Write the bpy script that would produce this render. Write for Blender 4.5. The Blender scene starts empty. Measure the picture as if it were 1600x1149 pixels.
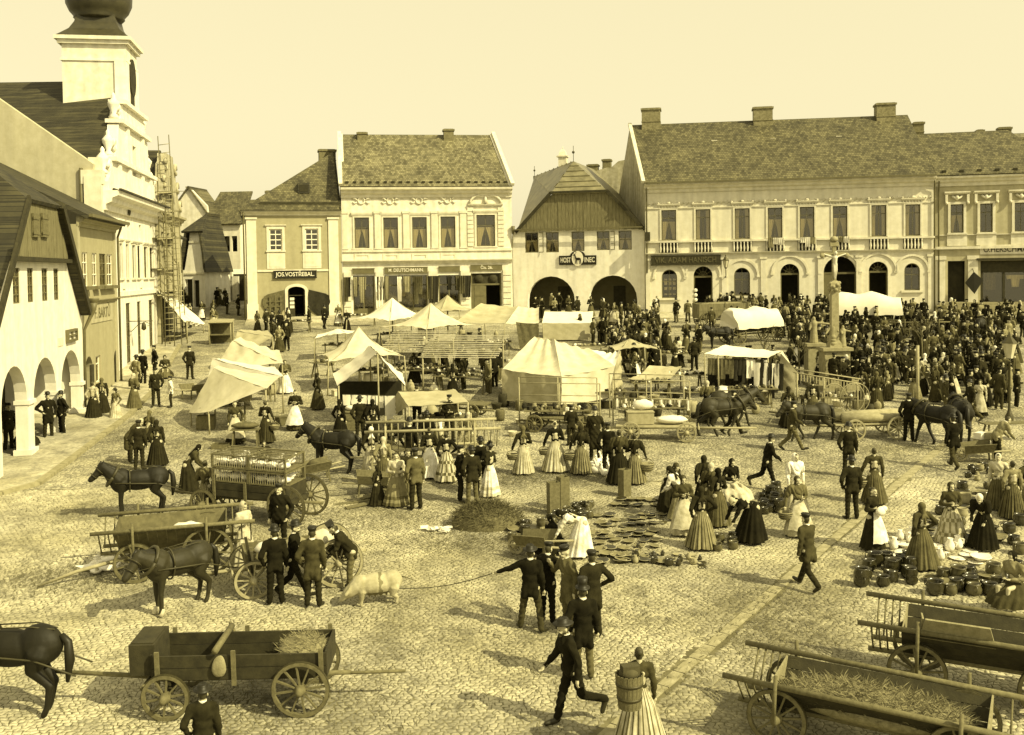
import bpy, math, random
import numpy as np
from mathutils import Vector, Matrix
from mathutils.geometry import tessellate_polygon
random.seed(7)
PI = math.pi
R = math.radians
scn = bpy.context.scene
COL = scn.collection
# ------------------------------------------------------------------ camera
CAM_Z, F, PY0, PITCH, ROLL = 9.1, 1600.0, 474.0, R(1.8), 0.0139
cd = bpy.data.cameras.new('camera')
cam = bpy.data.objects.new('camera', cd)
COL.objects.link(cam)
cam.location = (0, 0, CAM_Z)
CROT = (Matrix.Rotation(PI / 2 - PITCH, 3, 'X') @ Matrix.Rotation(-ROLL, 3, 'Z'))
cam.rotation_euler = CROT.to_euler()
cd.sensor_width = 36
cd.lens = 36 * F / 1600
cd.shift_y = (PY0 - 574.5) / 1600
cd.clip_start = .5
cd.clip_end = 3000
scn.camera = cam
# ------------------------------------------------------------------ light
SUN_EL, SUN_AZ = R(40), R(-33)       # azimuth measured from +X, towards the camera
sdir = Vector((math.cos(SUN_EL) * math.cos(SUN_AZ), math.cos(SUN_EL) * math.sin(SUN_AZ), math.sin(SUN_EL)))
world = bpy.data.worlds.new('World')
scn.world = world
world.use_nodes = True
nt = world.node_tree
nt.nodes.clear()
out = nt.nodes.new('ShaderNodeOutputWorld')
bg = nt.nodes.new('ShaderNodeBackground')
sky = nt.nodes.new('ShaderNodeTexSky')
sky.sky_type = 'NISHITA'
sky.sun_disc = False
sky.sun_elevation = SUN_EL
sky.sun_rotation = math.atan2(sdir.x, sdir.y)
sky.air_density = 1.0
sky.dust_density = 4.0
sky.ozone_density = .5
# the photograph is a one-colour sepia print: the sky keeps its brightness, its hue is the print's
bw = nt.nodes.new('ShaderNodeRGBToBW')
cr = nt.nodes.new('ShaderNodeMix'); cr.data_type = 'RGBA'; cr.blend_type = 'MIX'; cr.inputs[0].default_value = .62
cr.inputs[7].default_value = (7.6, 7.6, 7.6, 1)
tint = nt.nodes.new('ShaderNodeMix'); tint.data_type = 'RGBA'; tint.blend_type = 'MULTIPLY'; tint.inputs[0].default_value = 1
tint.inputs[7].default_value = (1.0, .89, .54, 1)
nt.links.new(sky.outputs[0], bw.inputs[0])
nt.links.new(bw.outputs[0], cr.inputs[6])
nt.links.new(cr.outputs[2], tint.inputs[6])
nt.links.new(tint.outputs[2], bg.inputs[0])
bg.inputs[1].default_value = .127
nt.links.new(bg.outputs[0], out.inputs[0])
sd = bpy.data.lights.new('sun', 'SUN')
sd.energy = 5.0
sd.angle = R(.5)
sd.color = (1.0, .89, .50)
sun = bpy.data.objects.new('sun', sd)
COL.objects.link(sun)
sun.rotation_euler = (-sdir).to_track_quat('-Z', 'Y').to_euler()
sun.location = (30, -20, 40)
scn.view_settings.view_transform = 'Standard'
scn.view_settings.look = 'None'
scn.view_settings.exposure = .42
scn.view_settings.gamma = 1
scn.view_settings.use_curve_mapping = False
# ------------------------------------------------------------------ terrain and pixel geometry
SLOPE = .0675
def gz(x, y):                         # height of the sloping square
 if y < 118: return SLOPE * y
 return SLOPE * 118 + .03 * (y - 118) if y < 160 else SLOPE * 118 + 1.26
def ray(px, py):
 return CROT @ Vector(((px - 800) / F, -(py - PY0) / F, -1))
CAMP = Vector((0, 0, CAM_Z))
def G(px, py):                        # point of the ground seen at that place of the photograph
 d = ray(px, py)
 t = CAM_Z / (SLOPE * d.y - d.z)
 return CAMP + d * t
def W(px, py, D):                     # the same, at distance D
 d = ray(px, py)
 return CAMP + d * (D / d.y)
def pxm(p):
 return F / p.y
# ------------------------------------------------------------------ mesh collecting
def frame(d):
 d = Vector(d).normalized()
 a = Vector((0, 0, 1)) if abs(d.z) < .9 else Vector((1, 0, 0))
 u = d.cross(a).normalized()
 return u, d.cross(u).normalized()
class MB:
 def __init__(s):
  s.v = []; s.f = []; s.m = []; s.sm = []
 def add(s, vs, fs, mi=0, smooth=False):
  o = len(s.v)
  s.v.extend([tuple(p) for p in vs])
  for f in fs:
   s.f.append(tuple(i + o for i in f)); s.m.append(mi); s.sm.append(smooth)
  return s
 def box(s, c, size, rz=0, mi=0, M=None):
  hx, hy, hz = size[0] / 2, size[1] / 2, size[2] / 2
  P = [Vector((a * hx, b * hy, d * hz)) for d in (-1, 1) for b in (-1, 1) for a in (-1, 1)]
  Q = M if M is not None else Matrix.Rotation(rz, 3, 'Z')
  c = Vector(c)
  return s.add([Q @ p + c for p in P], [(0, 2, 3, 1), (4, 5, 7, 6), (0, 1, 5, 4), (2, 6, 7, 3), (0, 4, 6, 2), (1, 3, 7, 5)], mi)
 def bb(s, x0, x1, y0, y1, z0, z1, mi=0):
  return s.box(((x0 + x1) / 2, (y0 + y1) / 2, (z0 + z1) / 2), (abs(x1 - x0), abs(y1 - y0), abs(z1 - z0)), 0, mi)
 def bar(s, p, q, w, h=None, mi=0):      # rectangular bar from p to q
  p, q = Vector(p), Vector(q)
  h = h or w
  u, v = frame(q - p)
  P = []
  for c in (p, q):
   for a, b in ((-1, -1), (1, -1), (1, 1), (-1, 1)):
    P.append(c + u * a * w / 2 + v * b * h / 2)
  return s.add(P, [(0, 3, 2, 1), (4, 5, 6, 7), (0, 1, 5, 4), (1, 2, 6, 5), (2, 3, 7, 6), (3, 0, 4, 7)], mi)
 def tube(s, pts, rs, n=8, mi=0, cap=True, smooth=True):
  pts = [Vector(p) for p in pts]
  if not isinstance(rs, (list, tuple)): rs = [rs] * len(pts)
  V = []; Fc = []
  for i, p in enumerate(pts):
   a = pts[max(i - 1, 0)]; b = pts[min(i + 1, len(pts) - 1)]
   if i == 0: u, v = frame(b - a); ref = u
   else:
    d = (b - a).normalized(); u = (ref - d * ref.dot(d)).normalized(); v = d.cross(u); ref = u
   for k in range(n):
    t = 2 * PI * k / n
    V.append(p + (u * math.cos(t) + v * math.sin(t)) * rs[i])
  for i in range(len(pts) - 1):
   for k in range(n):
    k2 = (k + 1) % n
    Fc.append((i * n + k, i * n + k2, (i + 1) * n + k2, (i + 1) * n + k))
  if cap:
   Fc.append(tuple(range(n - 1, -1, -1)))
   Fc.append(tuple((len(pts) - 1) * n + k for k in range(n)))
  return s.add(V, Fc, mi, smooth)
 def cap(s, p, q, r0, r1, n=10):        # closed tapered capsule, for remeshing
  p, q = Vector(p), Vector(q)
  d = q - p; L = d.length
  if L < 1e-6: d = Vector((0, 0, 1))
  d = d.normalized()
  pts = [p - d * r0, p - d * r0 * .7, p, q, q + d * r1 * .7, q + d * r1]
  rr = [r0 * .08, r0 * .71, r0, r1, r1 * .71, r1 * .08]
  return s.tube(pts, rr, n)
 def ell(s, c, r, M=None, n=16, k=10):
  V = []; Fc = []
  c = Vector(c)
  for i in range(1, k):
   t = PI * i / k
   for j in range(n):
    a = 2 * PI * j / n
    p = Vector((r[0] * math.sin(t) * math.cos(a), r[1] * math.sin(t) * math.sin(a), r[2] * math.cos(t)))
    V.append((M @ p if M else p) + c)
  for e in (1, -1):
   p = Vector((0, 0, r[2] * e)); V.append((M @ p if M else p) + c)
  for i in range(k - 2):
   for j in range(n):
    j2 = (j + 1) % n
    Fc.append((i * n + j, (i + 1) * n + j, (i + 1) * n + j2, i * n + j2))
  T = len(V) - 2
  for j in range(n):
   j2 = (j + 1) % n
   Fc.append((T, j, j2)); Fc.append((T + 1, (k - 2) * n + j2, (k - 2) * n + j))
  return s.add(V, Fc, 0, True)
 def lathe(s, prof, c=(0, 0, 0), n=16, mi=0, smooth=True, sx=1, sy=1, rot=0):
  V = []; Fc = []
  for r, z in prof:
   for k in range(n):
    a = 2 * PI * (k + .5) / n + rot
    V.append((c[0] + r * math.cos(a) * sx, c[1] + r * math.sin(a) * sy, c[2] + z))
  for i in range(len(prof) - 1):
   for k in range(n):
    k2 = (k + 1) % n
    Fc.append((i * n + k, i * n + k2, (i + 1) * n + k2, (i + 1) * n + k))
  Fc.append(tuple(range(n - 1, -1, -1)))
  Fc.append(tuple((len(prof) - 1) * n + k for k in range(n)))
  return s.add(V, Fc, mi, smooth)
 def prof(s, pts, p0, p1, mi=0):        # extrude a (y,z) profile from x=p0 to x=p1
  n = len(pts)
  V = [(p0, y, z) for y, z in pts] + [(p1, y, z) for y, z in pts]
  Fc = [(i, i + n, (i + 1) % n + n, (i + 1) % n) for i in range(n)]
  tri = tessellate_polygon([[Vector((y, z, 0)) for y, z in pts]])
  for t in tri:
   Fc.append(t); Fc.append(tuple(i + n for i in reversed(t)))
  return s.add(V, Fc, mi)
 def slab(s, quad, t, mi=0):            # a thick sheet: quad (any polygon) and the same lowered by t along its normal
  q = [Vector(p) for p in quad]
  nrm = (q[1] - q[0]).cross(q[2] - q[0]).normalized()
  n = len(q)
  V = q + [p - nrm * t for p in q]
  return s.add(V, [tuple(range(n)), tuple(range(2 * n - 1, n - 1, -1))] + [(i, i + n, (i + 1) % n + n, (i + 1) % n) for i in range(n)], mi)
 def plate(s, poly, holes, y0, y1, mi=0, mr=None):   # wall plate in x,z with holes, from y0 (front) to y1
  loops = [poly] + list(holes)
  pts = [p for l in loops for p in l]
  tri = tessellate_polygon([[Vector((p[0], p[1], 0)) for p in l] for l in loops])
  s.add([(p[0], y0, p[1]) for p in pts], [tuple(t) for t in tri], mi)
  s.add([(p[0], y1, p[1]) for p in pts], [tuple(reversed(t)) for t in tri], mi)
  for l in loops:
   n = len(l)
   s.add([(p[0], y0, p[1]) for p in l] + [(p[0], y1, p[1]) for p in l],
                  [(i, (i + 1) % n, (i + 1) % n + n, i + n) for i in range(n)], mi if mr is None else mr)
  return s
 def mesh(s, name, mats=()):
  me = bpy.data.meshes.new(name)
  me.from_pydata(s.v, [], s.f)
  for m in (mats if isinstance(mats, (list, tuple)) else (mats,)):
   me.materials.append(m)
  if len(me.polygons):
   me.polygons.foreach_set('material_index', s.m)
   me.polygons.foreach_set('use_smooth', s.sm)
  me.update()
  return me
 def build(s, name, mats, parent=None, **k):
  return link(name, s.mesh(name, mats), parent, **k)
def link(name, me, parent=None, loc=(0, 0, 0), rz=0, label=None, cat=None, group=None, kind=None, mats=None, scale=None, rot=None):
 o = bpy.data.objects.new(name, me)
 COL.objects.link(o)
 o.location = loc
 o.rotation_euler = rot if rot is not None else (0, 0, rz)
 if scale: o.scale = (scale,) * 3 if not isinstance(scale, (tuple, list)) else scale
 if parent is not None: o.parent = parent
 if label: o['label'] = label
 if cat: o['category'] = cat
 if group: o['group'] = group
 if kind: o['kind'] = kind
 if mats:
  for i, m in enumerate(mats):
   if m is not None and i < len(o.material_slots):
    o.material_slots[i].link = 'OBJECT'
    o.material_slots[i].material = m
 return o
def thing(name, label, cat, loc, rz=0, group=None, scale=None):
 return link(name, None, None, loc, rz, label, cat, group, scale=scale)
def remesh(mb, name, voxel=.02, smooth=3, dec=None):
 me = mb.mesh('tmp')
 o = bpy.data.objects.new('tmp', me)
 COL.objects.link(o)
 m = o.modifiers.new('r', 'REMESH'); m.mode = 'VOXEL'; m.voxel_size = voxel; m.use_smooth_shade = True
 if smooth:
  s_ = o.modifiers.new('s', 'SMOOTH'); s_.iterations = smooth; s_.factor = .5
 if dec:
  d_ = o.modifiers.new('d', 'DECIMATE'); d_.ratio = dec
 dg = bpy.context.evaluated_depsgraph_get()
 res = bpy.data.meshes.new_from_object(o.evaluated_get(dg), depsgraph=dg)
 bpy.data.objects.remove(o); bpy.data.meshes.remove(me)
 res.name = name
 res.polygons.foreach_set('use_smooth', [True] * len(res.polygons))
 return res
# ------------------------------------------------------------------ materials (tones of the sepia print)
def tone(v):
 return (v, v * (.885 + .10 * min(v, 1)), v * (.37 + .58 * min(v, 1)), 1)
_mats = {}
def mat(name, v, rough=.85, var=.18, scale=2.5, bump=0, bscale=40, spec=.3, streak=0, grain=None, tex='Object', metal=0):
 if name in _mats: return _mats[name]
 m = bpy.data.materials.new(name); m.use_nodes = True
 n = m.node_tree.nodes; l = m.node_tree.links
 b = n['Principled BSDF']
 b.inputs['Roughness'].default_value = rough
 b.inputs['Specular IOR Level'].default_value = spec
 b.inputs['Metallic'].default_value = metal
 tc = n.new('ShaderNodeTexCoord')
 src = tc.outputs[tex]
 if grain:
  mp = n.new('ShaderNodeMapping'); mp.inputs['Scale'].default_value = grain
  l.new(src, mp.inputs[0]); src = mp.outputs[0]
 no = n.new('ShaderNodeTexNoise'); no.inputs['Scale'].default_value = scale; no.inputs['Detail'].default_value = 7
 no.inputs['Roughness'].default_value = .62
 l.new(src, no.inputs[0])
 ramp = n.new('ShaderNodeValToRGB')
 ramp.color_ramp.elements[0].position = .28; ramp.color_ramp.elements[1].position = .72
 ramp.color_ramp.elements[0].color = tone(v * (1 - var)); ramp.color_ramp.elements[1].color = tone(min(v * (1 + var), .9))
 l.new(no.outputs[0], ramp.inputs[0])
 col = ramp.outputs[0]
 if streak:                       # rain stains running down
  mp = n.new('ShaderNodeMapping'); mp.inputs['Scale'].default_value = (1.6, 1.6, .16)
  l.new(tc.outputs['Object'], mp.inputs[0])
  n2 = n.new('ShaderNodeTexNoise'); n2.inputs['Scale'].default_value = 1.3; n2.inputs['Detail'].default_value = 8
  l.new(mp.outputs[0], n2.inputs[0])
  r2 = n.new('ShaderNodeValToRGB'); r2.color_ramp.elements[0].position = .35; r2.color_ramp.elements[1].position = .62
  r2.color_ramp.elements[0].color = (1 - streak, 1 - streak, 1 - streak, 1); r2.color_ramp.elements[1].color = (1, 1, 1, 1)
  l.new(n2.outputs[0], r2.inputs[0])
  mx = n.new('ShaderNodeMix'); mx.data_type = 'RGBA'; mx.blend_type = 'MULTIPLY'; mx.inputs[0].default_value = 1
  l.new(col, mx.inputs[6]); l.new(r2.outputs[0], mx.inputs[7]); col = mx.outputs[2]
 l.new(col, b.inputs['Base Color'])
 if bump:
  n3 = n.new('ShaderNodeTexNoise'); n3.inputs['Scale'].default_value = bscale; n3.inputs['Detail'].default_value = 4
  l.new(src, n3.inputs[0])
  bp = n.new('ShaderNodeBump'); bp.inputs['Strength'].default_value = bump; bp.inputs['Distance'].default_value = .02
  l.new(n3.outputs[0], bp.inputs['Height']); l.new(bp.outputs[0], b.inputs['Normal'])
 _mats[name] = m
 return m
def roof_mat(name, v, w=.2, h=.16, var=.45):   # small tiles: rows by height, brick bond along the eave
 m = bpy.data.materials.new(name); m.use_nodes = True
 n = m.node_tree.nodes; l = m.node_tree.links
 b = n['Principled BSDF']; b.inputs['Roughness'].default_value = .75; b.inputs['Specular IOR Level'].default_value = .35
 tc = n.new('ShaderNodeTexCoord'); sp = n.new('ShaderNodeSeparateXYZ'); cb = n.new('ShaderNodeCombineXYZ')
 l.new(tc.outputs['Object'], sp.inputs[0])
 ad = n.new('ShaderNodeMath'); ad.operation = 'ADD'
 mu = n.new('ShaderNodeMath'); mu.operation = 'MULTIPLY'; mu.inputs[1].default_value = .0
 l.new(sp.outputs[1], mu.inputs[0]); l.new(sp.outputs[0], ad.inputs[0]); l.new(mu.outputs[0], ad.inputs[1])
 l.new(ad.outputs[0], cb.inputs[0]); l.new(sp.outputs[2], cb.inputs[1])
 br = n.new('ShaderNodeTexBrick'); br.inputs['Scale'].default_value = 1
 br.inputs['Brick Width'].default_value = w; br.inputs['Row Height'].default_value = h
 br.inputs['Mortar Size'].default_value = .012; br.inputs['Bias'].default_value = 0
 br.inputs['Color1'].default_value = tone(v * (1 - var)); br.inputs['Color2'].default_value = tone(v * (1 + var)); br.inputs['Mortar'].default_value = tone(v * .35)
 l.new(cb.outputs[0], br.inputs[0])
 no = n.new('ShaderNodeTexNoise'); no.inputs['Scale'].default_value = .8; no.inputs['Detail'].default_value = 9; no.inputs['Roughness'].default_value = .7
 l.new(tc.outputs['Object'], no.inputs[0])
 rr = n.new('ShaderNodeValToRGB'); rr.color_ramp.elements[0].position = .33; rr.color_ramp.elements[1].position = .68
 rr.color_ramp.elements[0].color = (.55, .55, .55, 1); rr.color_ramp.elements[1].color = (1.25, 1.25, 1.25, 1)
 l.new(no.outputs[0], rr.inputs[0])
 mx = n.new('ShaderNodeMix'); mx.data_type = 'RGBA'; mx.blend_type = 'MULTIPLY'; mx.inputs[0].default_value = 1
 l.new(br.outputs[0], mx.inputs[6]); l.new(rr.outputs[0], mx.inputs[7]); l.new(mx.outputs[2], b.inputs['Base Color'])
 wv = n.new('ShaderNodeMath'); wv.operation = 'FRACT'
 dv = n.new('ShaderNodeMath'); dv.operation = 'DIVIDE'; dv.inputs[1].default_value = h
 l.new(sp.outputs[2], dv.inputs[0]); l.new(dv.outputs[0], wv.inputs[0])
 bp = n.new('ShaderNodeBump'); bp.inputs['Strength'].default_value = .9; bp.inputs['Distance'].default_value = .05; bp.invert = True
 l.new(wv.outputs[0], bp.inputs['Height']); l.new(bp.outputs[0], b.inputs['Normal'])
 return m
def glass_mat():
 m = bpy.data.materials.new('window_glass'); m.use_nodes = True
 n = m.node_tree.nodes; l = m.node_tree.links; n.clear()
 o = n.new('ShaderNodeOutputMaterial'); t = n.new('ShaderNodeBsdfTransparent'); g = n.new('ShaderNodeBsdfGlossy')
 t.inputs[0].default_value = tone(.8); g.inputs['Roughness'].default_value = .06; g.inputs[0].default_value = tone(.9)
 x = n.new('ShaderNodeMixShader'); x.inputs[0].default_value = .1
 l.new(t.outputs[0], x.inputs[1]); l.new(g.outputs[0], x.inputs[2]); l.new(x.outputs[0], o.inputs[0])
 return m
GLASS = glass_mat()
M_WHITE = mat('whitewash', .76, var=.09, streak=.16, bump=.25, bscale=14)
M_CREAM = mat('cream_render', .7, var=.14, streak=.2, bump=.2, bscale=18)
M_CREAM2 = mat('pale_cream_render', .66, var=.1, streak=.16, bump=.15, bscale=18)
M_STUCCO = mat('dull_yellow_render', .4, var=.12, streak=.18, bump=.2, bscale=18)
M_OCHRE = mat('ochre_render', .33, var=.1, streak=.1, bump=.15, bscale=18)
M_TRIM = mat('stone_trim', .64, var=.12, streak=.16, bump=.1)
M_DIRTY = mat('weathered_render', .42, var=.3, streak=.35, bump=.4, bscale=9)
M_TILE = roof_mat('roof_tiles', .105)
M_TILE_D = roof_mat('dark_roof_tiles', .042, .25, .2)
M_TILE_L = roof_mat('light_roof_tiles', .17, .18, .15)
M_SHEET = mat('tin_roofing', .16, rough=.45, var=.5, scale=1.2, bump=.2, bscale=5, spec=.6)
M_TIN = mat('zinc_gutter', .12, rough=.5, var=.2)
M_BOARD = mat('grey_weathered_boards', .16, var=.45, scale=3, grain=(6, 6, .6), bump=.5, bscale=20)
M_WOOD = mat('grey_wood', .13, var=.35, scale=4, grain=(3, 3, 3), bump=.3, bscale=30)
M_WOODL = mat('pale_wood', .3, var=.25, scale=6, bump=.2)
M_WOODD = mat('dark_wood', .035, var=.4, scale=5, bump=.3)
M_FRAME = mat('window_frame_brown', .12, var=.2)
M_FRAMEW = mat('window_frame_white', .7, var=.05)
M_CURT = mat('lace_curtain', .6, var=.15, scale=12)
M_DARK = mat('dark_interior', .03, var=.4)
M_BLACK = mat('black_paint', .015, rough=.5, var=.2)
M_LETTER = mat('pale_lettering', .66, var=.05)
M_LETD = mat('dark_lettering', .05, var=.05)
M_IRON = mat('iron', .06, rough=.5, var=.3, metal=.3)
M_STONE = mat('sandstone', .26, var=.25, scale=5, bump=.5, bscale=12)
M_BRICK = mat('brick_chimney', .16, var=.35, scale=6, bump=.6, bscale=10)
M_CANVAS = mat('canvas', .52, var=.13, scale=2.2, bump=.35, bscale=5)
M_CANVAS2 = mat('old_canvas', .36, var=.2, scale=1.6, bump=.4, bscale=5)
M_CANVAS3 = mat('bleached_canvas', .68, var=.06, scale=2, bump=.25, bscale=4)
M_SACK = mat('sacking', .24, var=.25, scale=8, bump=.5, bscale=40)
M_CLOTHW = mat('white_linen', .72, var=.08, scale=6, bump=.2)
M_CLOTHD = mat('dark_cloth', .02, var=.4, scale=6, bump=.2)
M_CLOTHM = mat('mid_cloth', .1, var=.4, scale=6, bump=.2)
M_HAY = mat('straw', .2, var=.4, scale=14)
M_DUNG = mat('trodden_straw', .1, var=.5, scale=9)
# ------------------------------------------------------------------ ground
def ground_mat(name, stones, dark):
 m = bpy.data.materials.new(name); m.use_nodes = True
 n = m.node_tree.nodes; l = m.node_tree.links
 b = n['Principled BSDF']; b.inputs['Roughness'].default_value = .9; b.inputs['Specular IOR Level'].default_value = .2
 tc = n.new('ShaderNodeTexCoord'); src = tc.outputs['Object']
 def noise(sc, det=8, rough=.6):
  k = n.new('ShaderNodeTexNoise'); k.inputs['Scale'].default_value = sc; k.inputs['Detail'].default_value = det
  k.inputs['Roughness'].default_value = rough; l.new(src, k.inputs[0]); return k.outputs[0]
 def ramp(i, p0, p1, c0, c1):
  k = n.new('ShaderNodeValToRGB'); k.color_ramp.elements[0].position = p0; k.color_ramp.elements[1].position = p1
  k.color_ramp.elements[0].color = c0; k.color_ramp.elements[1].color = c1; l.new(i, k.inputs[0]); return k.outputs[0]
 def mul(a, c):
  k = n.new('ShaderNodeMix'); k.data_type = 'RGBA'; k.blend_type = 'MULTIPLY'; k.inputs[0].default_value = 1
  l.new(a, k.inputs[6]); l.new(c, k.inputs[7]); return k.outputs[2]
 g = lambda v: (v, v, v, 1)
 base = ramp(noise(.35, 10), .3, .7, tone(.33 * dark), tone(.52 * dark))
 # trodden dirt, straw and dung in scattered patches, finer grit over everything
 base = mul(base, ramp(noise(.13, 14, .72), .36, .56, g(.42), g(1.02)))
 base = mul(base, ramp(noise(1.3, 12, .8), .36, .54, g(.5), g(1.08)))
 base = mul(base, ramp(noise(7, 8, .8), .34, .6, g(.62), g(1.1)))
 if stones:
  mp = n.new('ShaderNodeMapping'); mp.inputs['Scale'].default_value = (1, .82, 1); l.new(src, mp.inputs[0])
  v = n.new('ShaderNodeTexVoronoi'); v.feature = 'DISTANCE_TO_EDGE'; v.inputs['Scale'].default_value = 7.2
  v2 = n.new('ShaderNodeTexVoronoi'); v2.inputs['Scale'].default_value = 7.2
  l.new(mp.outputs[0], v.inputs[0]); l.new(mp.outputs[0], v2.inputs[0])
  sp = n.new('ShaderNodeSeparateColor'); l.new(v2.outputs['Color'], sp.inputs[0])
  base = mul(base, ramp(sp.outputs[0], 0, 1, g(.82), g(1.12)))
  base = mul(base, ramp(v.outputs[0], .0, .14, g(.5), g(1)))
  bp = n.new('ShaderNodeBump'); bp.inputs['Strength'].default_value = .8; bp.inputs['Distance'].default_value = .03
  rr = ramp(v.outputs[0], 0, .3, g(0), g(1)); l.new(rr, bp.inputs['Height']); l.new(bp.outputs[0], b.inputs['Normal'])
 else:
  bp = n.new('ShaderNodeBump'); bp.inputs['Strength'].default_value = .5; bp.inputs['Distance'].default_value = .02
  l.new(noise(30), bp.inputs['Height']); l.new(bp.outputs[0], b.inputs['Normal'])
 l.new(base, b.inputs['Base Color'])
 return m
M_GROUND = ground_mat('cobbled_square', True, 1.0)
M_STONES = ground_mat('cobblestones', False, 1.0)
M_BED = mat('joint_sand', .13, var=.5, scale=1.5)
M_WALK = ground_mat('pavement', False, 1.12)
ys = [-60, 0, 20, 40, 60, 80, 100, 118, 130, 145, 160, 400, 1500]
b = MB()
xs = [-900, -300, -100, -50, 0, 50, 100, 300, 900]
b.add([(x, y, gz(x, y)) for y in ys for x in xs], [(j * len(xs) + i, j * len(xs) + i + 1, (j + 1) * len(xs) + i + 1, (j + 1) * len(xs) + i) for j in range(len(ys) - 1) for i in range(len(xs) - 1)])
b.build('ground', M_GROUND, kind='structure')
# the cobbles near the camera, one by one
NEAR, FAR = 15.5, 33.0
pav = link('cobblestone_paving', None, kind='structure')
def on_g(x, y, h=0): return (x, y, SLOPE * y + h)
bed = MB(); bed.add([on_g(-13, NEAR, .004), on_g(13, NEAR, .004), on_g(21, FAR, .004), on_g(-21, FAR, .004)], [(0, 1, 2, 3)])
bed.build('joint_bed', M_BED, pav)
def cobbles():
 rng = np.random.default_rng(3)
 w, h = .142, .104
 rows = int((FAR - NEAR) / h); cols = int(46 / w)
 lat = rng.uniform(-1, 1, (rows + 1, 2 * cols + 4, 2)) * np.array([.042, .036])
 # long waves bend the courses
 V = []; Fc = []; near = []
 cx0 = -23
 def P(i2, j):
  x = cx0 + i2 * w / 2; y = NEAR + j * h
  return x + lat[j, i2, 0] + .05 * math.sin(y * 1.3 + x * .4), y + lat[j, i2, 1] + .06 * math.sin(x * .9) + .04 * math.sin(x * 2.3 + 1)
 jj, ii = np.meshgrid(np.arange(rows), np.arange(cols), indexing='ij')
 jj = jj.ravel(); ii = ii.ravel()
 i2 = 2 * ii + (jj % 2)
 x = cx0 + i2 * w / 2 + w / 2; y = NEAR + jj * h
 keep = (np.abs(x) < (y * .5 + .9 + y * .0)) & (y > 16.2)
 # the worn track crossing the square has its own slabs
 jj = jj[keep]; i2 = i2[keep]
 def PT(a, j):
  xx = cx0 + a * w / 2; yy = NEAR + j * h
  lx = lat[j, a, 0]; ly = lat[j, a, 1]
  return np.stack([xx + lx + .05 * np.sin(yy * 1.3 + xx * .4), yy + ly + .06 * np.sin(xx * .9) + .04 * np.sin(xx * 2.3 + 1)], -1)
 # corners: bottom three and top three lattice points
 C = np.stack([PT(i2, jj), PT(i2 + 1, jj), PT(i2 + 2, jj), PT(i2 + 2, jj + 1), PT(i2 + 1, jj + 1), PT(i2, jj + 1)], 1)  # n,6,2
 n = len(C)
 cen = C.mean(1, keepdims=True)
 k = rng.uniform(.87, .95, (n, 1, 1))
 foot = cen + (C - cen) * k
 top = cen + (C - cen) * (k - .16)
 tilt = rng.normal(0, .05, (n, 1, 2))
 zt = .013 + rng.uniform(-.004, .004, (n, 1)) + ((top - cen) * tilt).sum(-1)
 zf = np.full((n, 6), .002)
 def z3(p, z): return np.concatenate([p, (SLOPE * p[..., 1] + z)[..., None]], -1)
 VV = np.concatenate([z3(foot, zf), z3(cen + (C - cen) * (k - .06), zt - .008), z3(top, zt)], 1)  # n,18,3
 faces = [(i, (i + 1) % 6, (i + 1) % 6 + 6, i + 6) for i in range(6)] + [(i + 6, (i + 1) % 6 + 6, (i + 1) % 6 + 12, i + 12) for i in range(6)] + [(12, 13, 14, 15, 16, 17)]
 return VV, faces, cen[:, 0]
CV, CF, CC = cobbles()
# leave out what the slab track covers
T0, T1 = G(1005, 1100), G(1450, 716)
tdir = (T1 - T0); tdir.z = 0; tdir.normalize(); tn = Vector((-tdir.y, tdir.x, 0))
dist = np.abs((CC[:, 0] - T0.x) * tn.x + (CC[:, 1] - T0.y) * tn.y)
ok = dist > .19
CV = CV[ok]; CC = CC[ok]
vis = np.abs(CC[:, 0]) < CC[:, 1] * .5
order = np.argsort(np.where(vis, CC[:, 1], 1e9))
solo = order[:300]; rest = order[300:]
for i in solo:
 me = bpy.data.meshes.new('cobblestone'); c = Vector((CC[i, 0], CC[i, 1], SLOPE * CC[i, 1]))
 me.from_pydata([tuple(Vector(p) - c) for p in CV[i]], [], CF); me.materials.append(M_STONES)
 link('cobblestone', me, pav, loc=c)
nr = len(rest)
me = bpy.data.meshes.new('cobbles')
quads = np.array(CF[:12]); hexa = np.array(CF[12])
V = CV[rest].reshape(-1, 3)
off = (np.arange(nr) * 18)[:, None, None]
Q = (quads[None] + off).reshape(-1); H = (hexa[None, None] + off).reshape(-1)
me.vertices.add(len(V)); me.vertices.foreach_set('co', V.ravel())
me.loops.add(len(Q) + len(H)); me.loops.foreach_set('vertex_index', np.concatenate([Q, H]).astype(np.int32))
me.polygons.add(nr * 13)
ls = np.concatenate([np.arange(nr * 12) * 4, nr * 48 + np.arange(nr) * 6]).astype(np.int32)
me.polygons.foreach_set('loop_start', ls)
me.update(calc_edges=True); me.materials.append(M_STONES)
link('cobbles', me, pav, kind='stuff')
# the line of long slabs
track = link('slab_track', None, kind='structure')
L = (T1 - T0).length + 14; p = T0 - tdir * 2; a = 0; k = 0
M_SLAB = mat('track_slab', .29, var=.35, scale=3, bump=.4)
while a < L and k < 80:
 ln = random.uniform(.45, .8); wd = .25 + random.uniform(-.03, .03)
 c = p + tdir * (a + ln / 2);
 b = MB(); q = []
 for sx, sy in ((-1, -1), (1, -1), (1, 1), (-1, 1)):
  w_ = c + tdir * sx * (ln / 2 - .012) + tn * sy * wd / 2
  q.append(Vector((w_.x, w_.y, SLOPE * w_.y + .024 + random.uniform(-.003, .003))) - Vector((c.x, c.y, SLOPE * c.y)))
 b.slab(q, .03); b.build('slab', M_SLAB, track, loc=(c.x, c.y, SLOPE * c.y))
 a += ln; k += 1
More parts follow.
